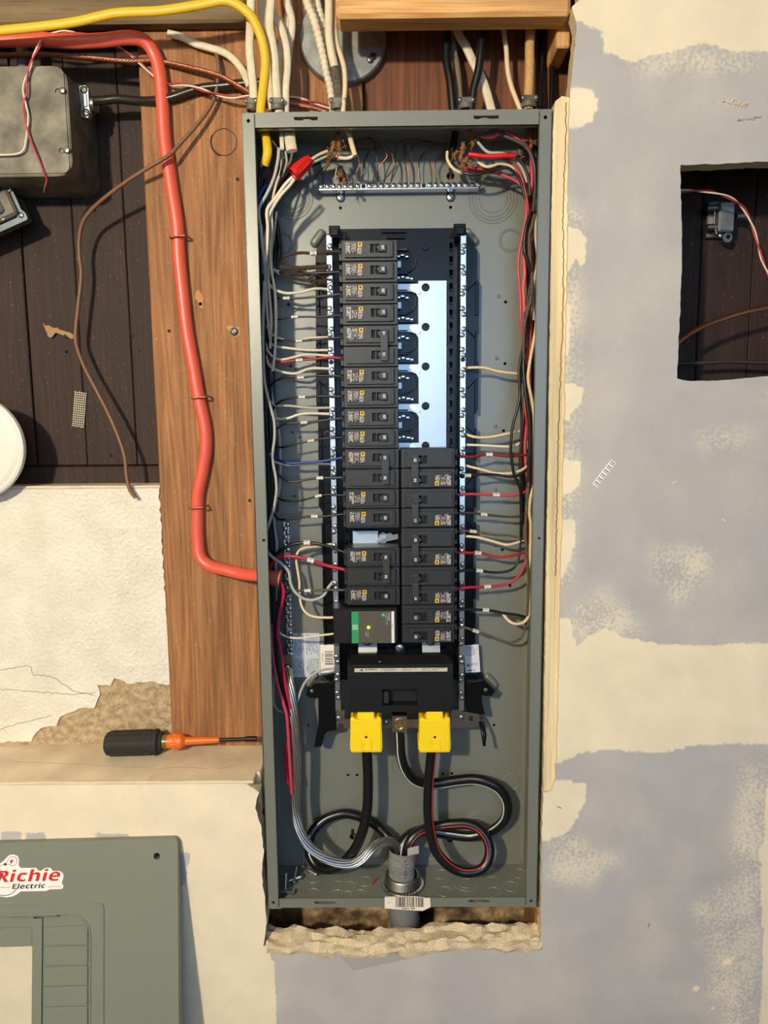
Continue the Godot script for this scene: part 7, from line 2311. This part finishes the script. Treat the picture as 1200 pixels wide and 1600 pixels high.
	for q in [[-20, 1364], [6.5, 1364.5], [3, 1371], [0, 1377], [-20, 1377]]: dk.append(Q.call(q[0], q[1]))
	b.plate(dk, [], 0.0003, 0.0006)
	part(logo, "printed_bulb", b, dark)


func letter(par: Node, s: String, m: Material, from: Vector2, to: Vector2, slant: float, height: float) -> void:
	var tm := TextMesh.new()
	tm.text = s
	var sf := SystemFont.new()
	sf.font_names = PackedStringArray(["Droid Sans"])
	sf.font_weight = 700
	tm.font = sf
	tm.font_size = 64
	tm.pixel_size = 0.0004
	tm.depth = 0.01
	var arr := tm.get_mesh_arrays()
	var v: PackedVector3Array = arr[Mesh.ARRAY_VERTEX]
	var lo := Vector3.INF
	var hi := -Vector3.INF
	for p in v:
		lo = lo.min(p)
		hi = hi.max(p)
	var kx := (to.x - from.x - slant * height) / (hi.x - lo.x)
	var ky := height / (hi.y - lo.y)
	for i in v.size():
		var q := v[i] - lo
		var y := q.y * ky
		v[i] = Vector3(from.x + q.x * kx + y * slant, from.y + y, 0.0003 + (0.0004 if q.z > 0.005 else 0.0))
	arr[Mesh.ARRAY_VERTEX] = v
	var am := ArrayMesh.new()
	am.add_surface_from_arrays(Mesh.PRIMITIVE_TRIANGLES, arr)
	part(par, "printed_name", am, m)


func right_side() -> void:
	# things seen through the square hole
	var z := -0.118
	var o := thing("cable_splitter", "small zinc coaxial splitter on the dark boards inside the wall hole", "cable splitter", P(1130, 370, z))
	var c0 := P(1123, 362, z)
	var c1 := P(1150, 314, z)
	var b := mb(o)
	b.box(Vector3(c0.x, c0.y, -0.142), Vector3(c1.x, c1.y, z), 0.002)
	b.box(Vector3(c0.x - 0.006, c0.y - 0.002, -0.148), Vector3(c1.x - 0.004, c1.y + 0.006, -0.140), 0.001)
	part(o, "housing", b, M.galvanized)
	for q in [[1104, 1125, 325], [1104, 1125, 355]]:
		b = mb(o)
		var pa := P(q[0], q[2], z - 0.008)
		var pb := P(q[1], q[2], z - 0.008)
		var pp := PackedVector3Array()
		var rr := PackedFloat32Array()
		for i in 15:
			pp.append(pa.lerp(pb, i / 14.0))
			rr.append(0.0044 if i % 2 == 0 else 0.0040)
		b.tube(pp, rr, 14)
		part(o, "threaded_port", b, M.steel_dull)
	b = mb(o)
	var pa := P(1150, 338, z - 0.008)
	var pb := P(1163, 338, z - 0.008)
	b.tube(PackedVector3Array([pa, pa.lerp(pb, 0.4), pb]), 0.0046, 14)
	part(o, "threaded_port", b, M.steel_dull)
	b = mb(o)
	var ea := P(1137, 371, z - 0.006)
	b.plate(circle(Vector2(ea.x, ea.y), 0.0065, 16), [circle(Vector2(ea.x + 0.001, ea.y + 0.001), 0.003, 12)], z - 0.012, z - 0.006)
	b.tube(PackedVector3Array([P(1117, 330, z - 0.006), P(1116, 352, z - 0.006), P(1120, 366, z - 0.006)]), 0.001, 5)
	part(o, "mounting_ear", b, M.steel_dull)
	screw(o, P(1126, 368, z - 0.004), 0.003, M.zinc, 0.5)
	twisted("bell_wire", "red and white twisted bell wire arching over the coaxial splitter", path([1030, 297, -70, 1064, 298.5, -68, 1090, 298, -66, 1112, 300, -66, 1135, 307, -68, 1152, 316, -72, 1165, 330, -74, 1175, 352, -74, 1183, 378, -74, 1192, 408, -72, 1204, 436, -70, 1230, 480, -70]))
	b = mb()
	b.strands(path([1030, 560, -60, 1058, 536, -64, 1080, 520, -68, 1105, 507, -72, 1135, 496, -74, 1165, 487, -74, 1200, 480, -74, 1260, 472, -74]), 0.0021, 7, 0.0012, 120.0, 5)
	solo("copper_conductor", "stranded bare copper conductor rising across the wall hole", "wire", b, M.copper)
	wire("dark_cable", "thin dark cable running level along the bottom of the wall hole", "cable", mat("dusty_black", c8(54, 46, 40), 0.6), 0.0028, [1030, 569, -110, 1064, 568, -110, 1100, 567, -110, 1140, 565, -110, 1200, 567, -110, 1300, 568, -110])
	# strip of wire markers stuck to the drywall
	var im := Image.create(200, 44, false, Image.FORMAT_RGB8)
	im.fill(c8(244, 240, 232))
	for i in 6:
		digits(im, "19", 8 + i * 33, 6, 3, c8(44, 40, 42))
		digits(im, "19", 8 + i * 33, 24, 3, c8(44, 40, 42))
	mat("strip_print", Color.WHITE, 0.5, 0.0, tex(im))
	o = thing("marker_strip", "white strip of printed wire numbers stuck aslant on the lavender wall", "marker strip", P(944, 740, 0.0045))
	b = mb()
	b.xf = Transform3D(Basis(Vector3.BACK, deg_to_rad(53.5)), Vector3.ZERO)
	b.face(-0.0185, -0.0038, 0.0185, 0.0038, 0.0004)
	b.box(Vector3(-0.0185, -0.0038, -0.0004), Vector3(0.0185, 0.0038, 0.0003))
	part(o, "printed_strip", b, M.strip_print)
	# flakes and a scuff on the wall
	for q in [[1054, 754, 0.5, "white paint flake stuck to the lavender wall beyond the printed strip", "white_plastic"], [1130, 813, -0.6, "tiny white paint flake lower on the lavender wall", "white_plastic"], [1014, 1446, 1.2, "dark curled scuff on the lavender wall, low down", "crack_grey"], [874, 1262, -0.4, "short grey scuff on the cream patch by the stud's lower end", "crack_grey"]]:
		var fb := mb()
		fb.xf = Transform3D(Basis(Vector3.BACK, q[2]), P(q[0], q[1], 0.0042))
		fb.plate(PackedVector2Array([Vector2(-0.004, 0.0), Vector2(-0.001, 0.0012), Vector2(0.002, 0.0012), Vector2(0.004, -0.0006), Vector2(0.001, 0.0001), Vector2(-0.002, -0.0002)]), [], -0.0002, 0.0006)
		solo("paint_flake" if q[4] == "white_plastic" else "wall_scuff", q[3], "wall mark", fb, M[q[4]])
	# torn paper nicks in the drywall face
	var names := ["long torn nick in the drywall face above the wall hole", "lower crumpled nick in the drywall face above the wall hole"]
	var k := 0
	for q in [[1132, 159, 1166, 163], [1152, 189, 1186, 183]]:
		b = mb()
		for i in 7:
			var at := P(lerpf(q[0], q[2], i / 6.0), lerpf(q[1], q[3], i / 6.0) + rng.randf_range(-1.5, 1.5), 0.0045)
			b.xf = Transform3D(Basis(Vector3(rng.randf(), rng.randf(), rng.randf()).normalized(), rng.randf() * 4.0), at)
			b.box(Vector3(-0.0032, -0.0009, -0.0004), Vector3(0.0032, 0.0009, 0.0008), 0.0003)
		solo("wall_nick", names[k], "wall damage", b, M.cream_cut if k == 0 else mat("torn_grey", c8(186, 176, 168), 0.9), "torn nicks above the wall hole")
		k += 1
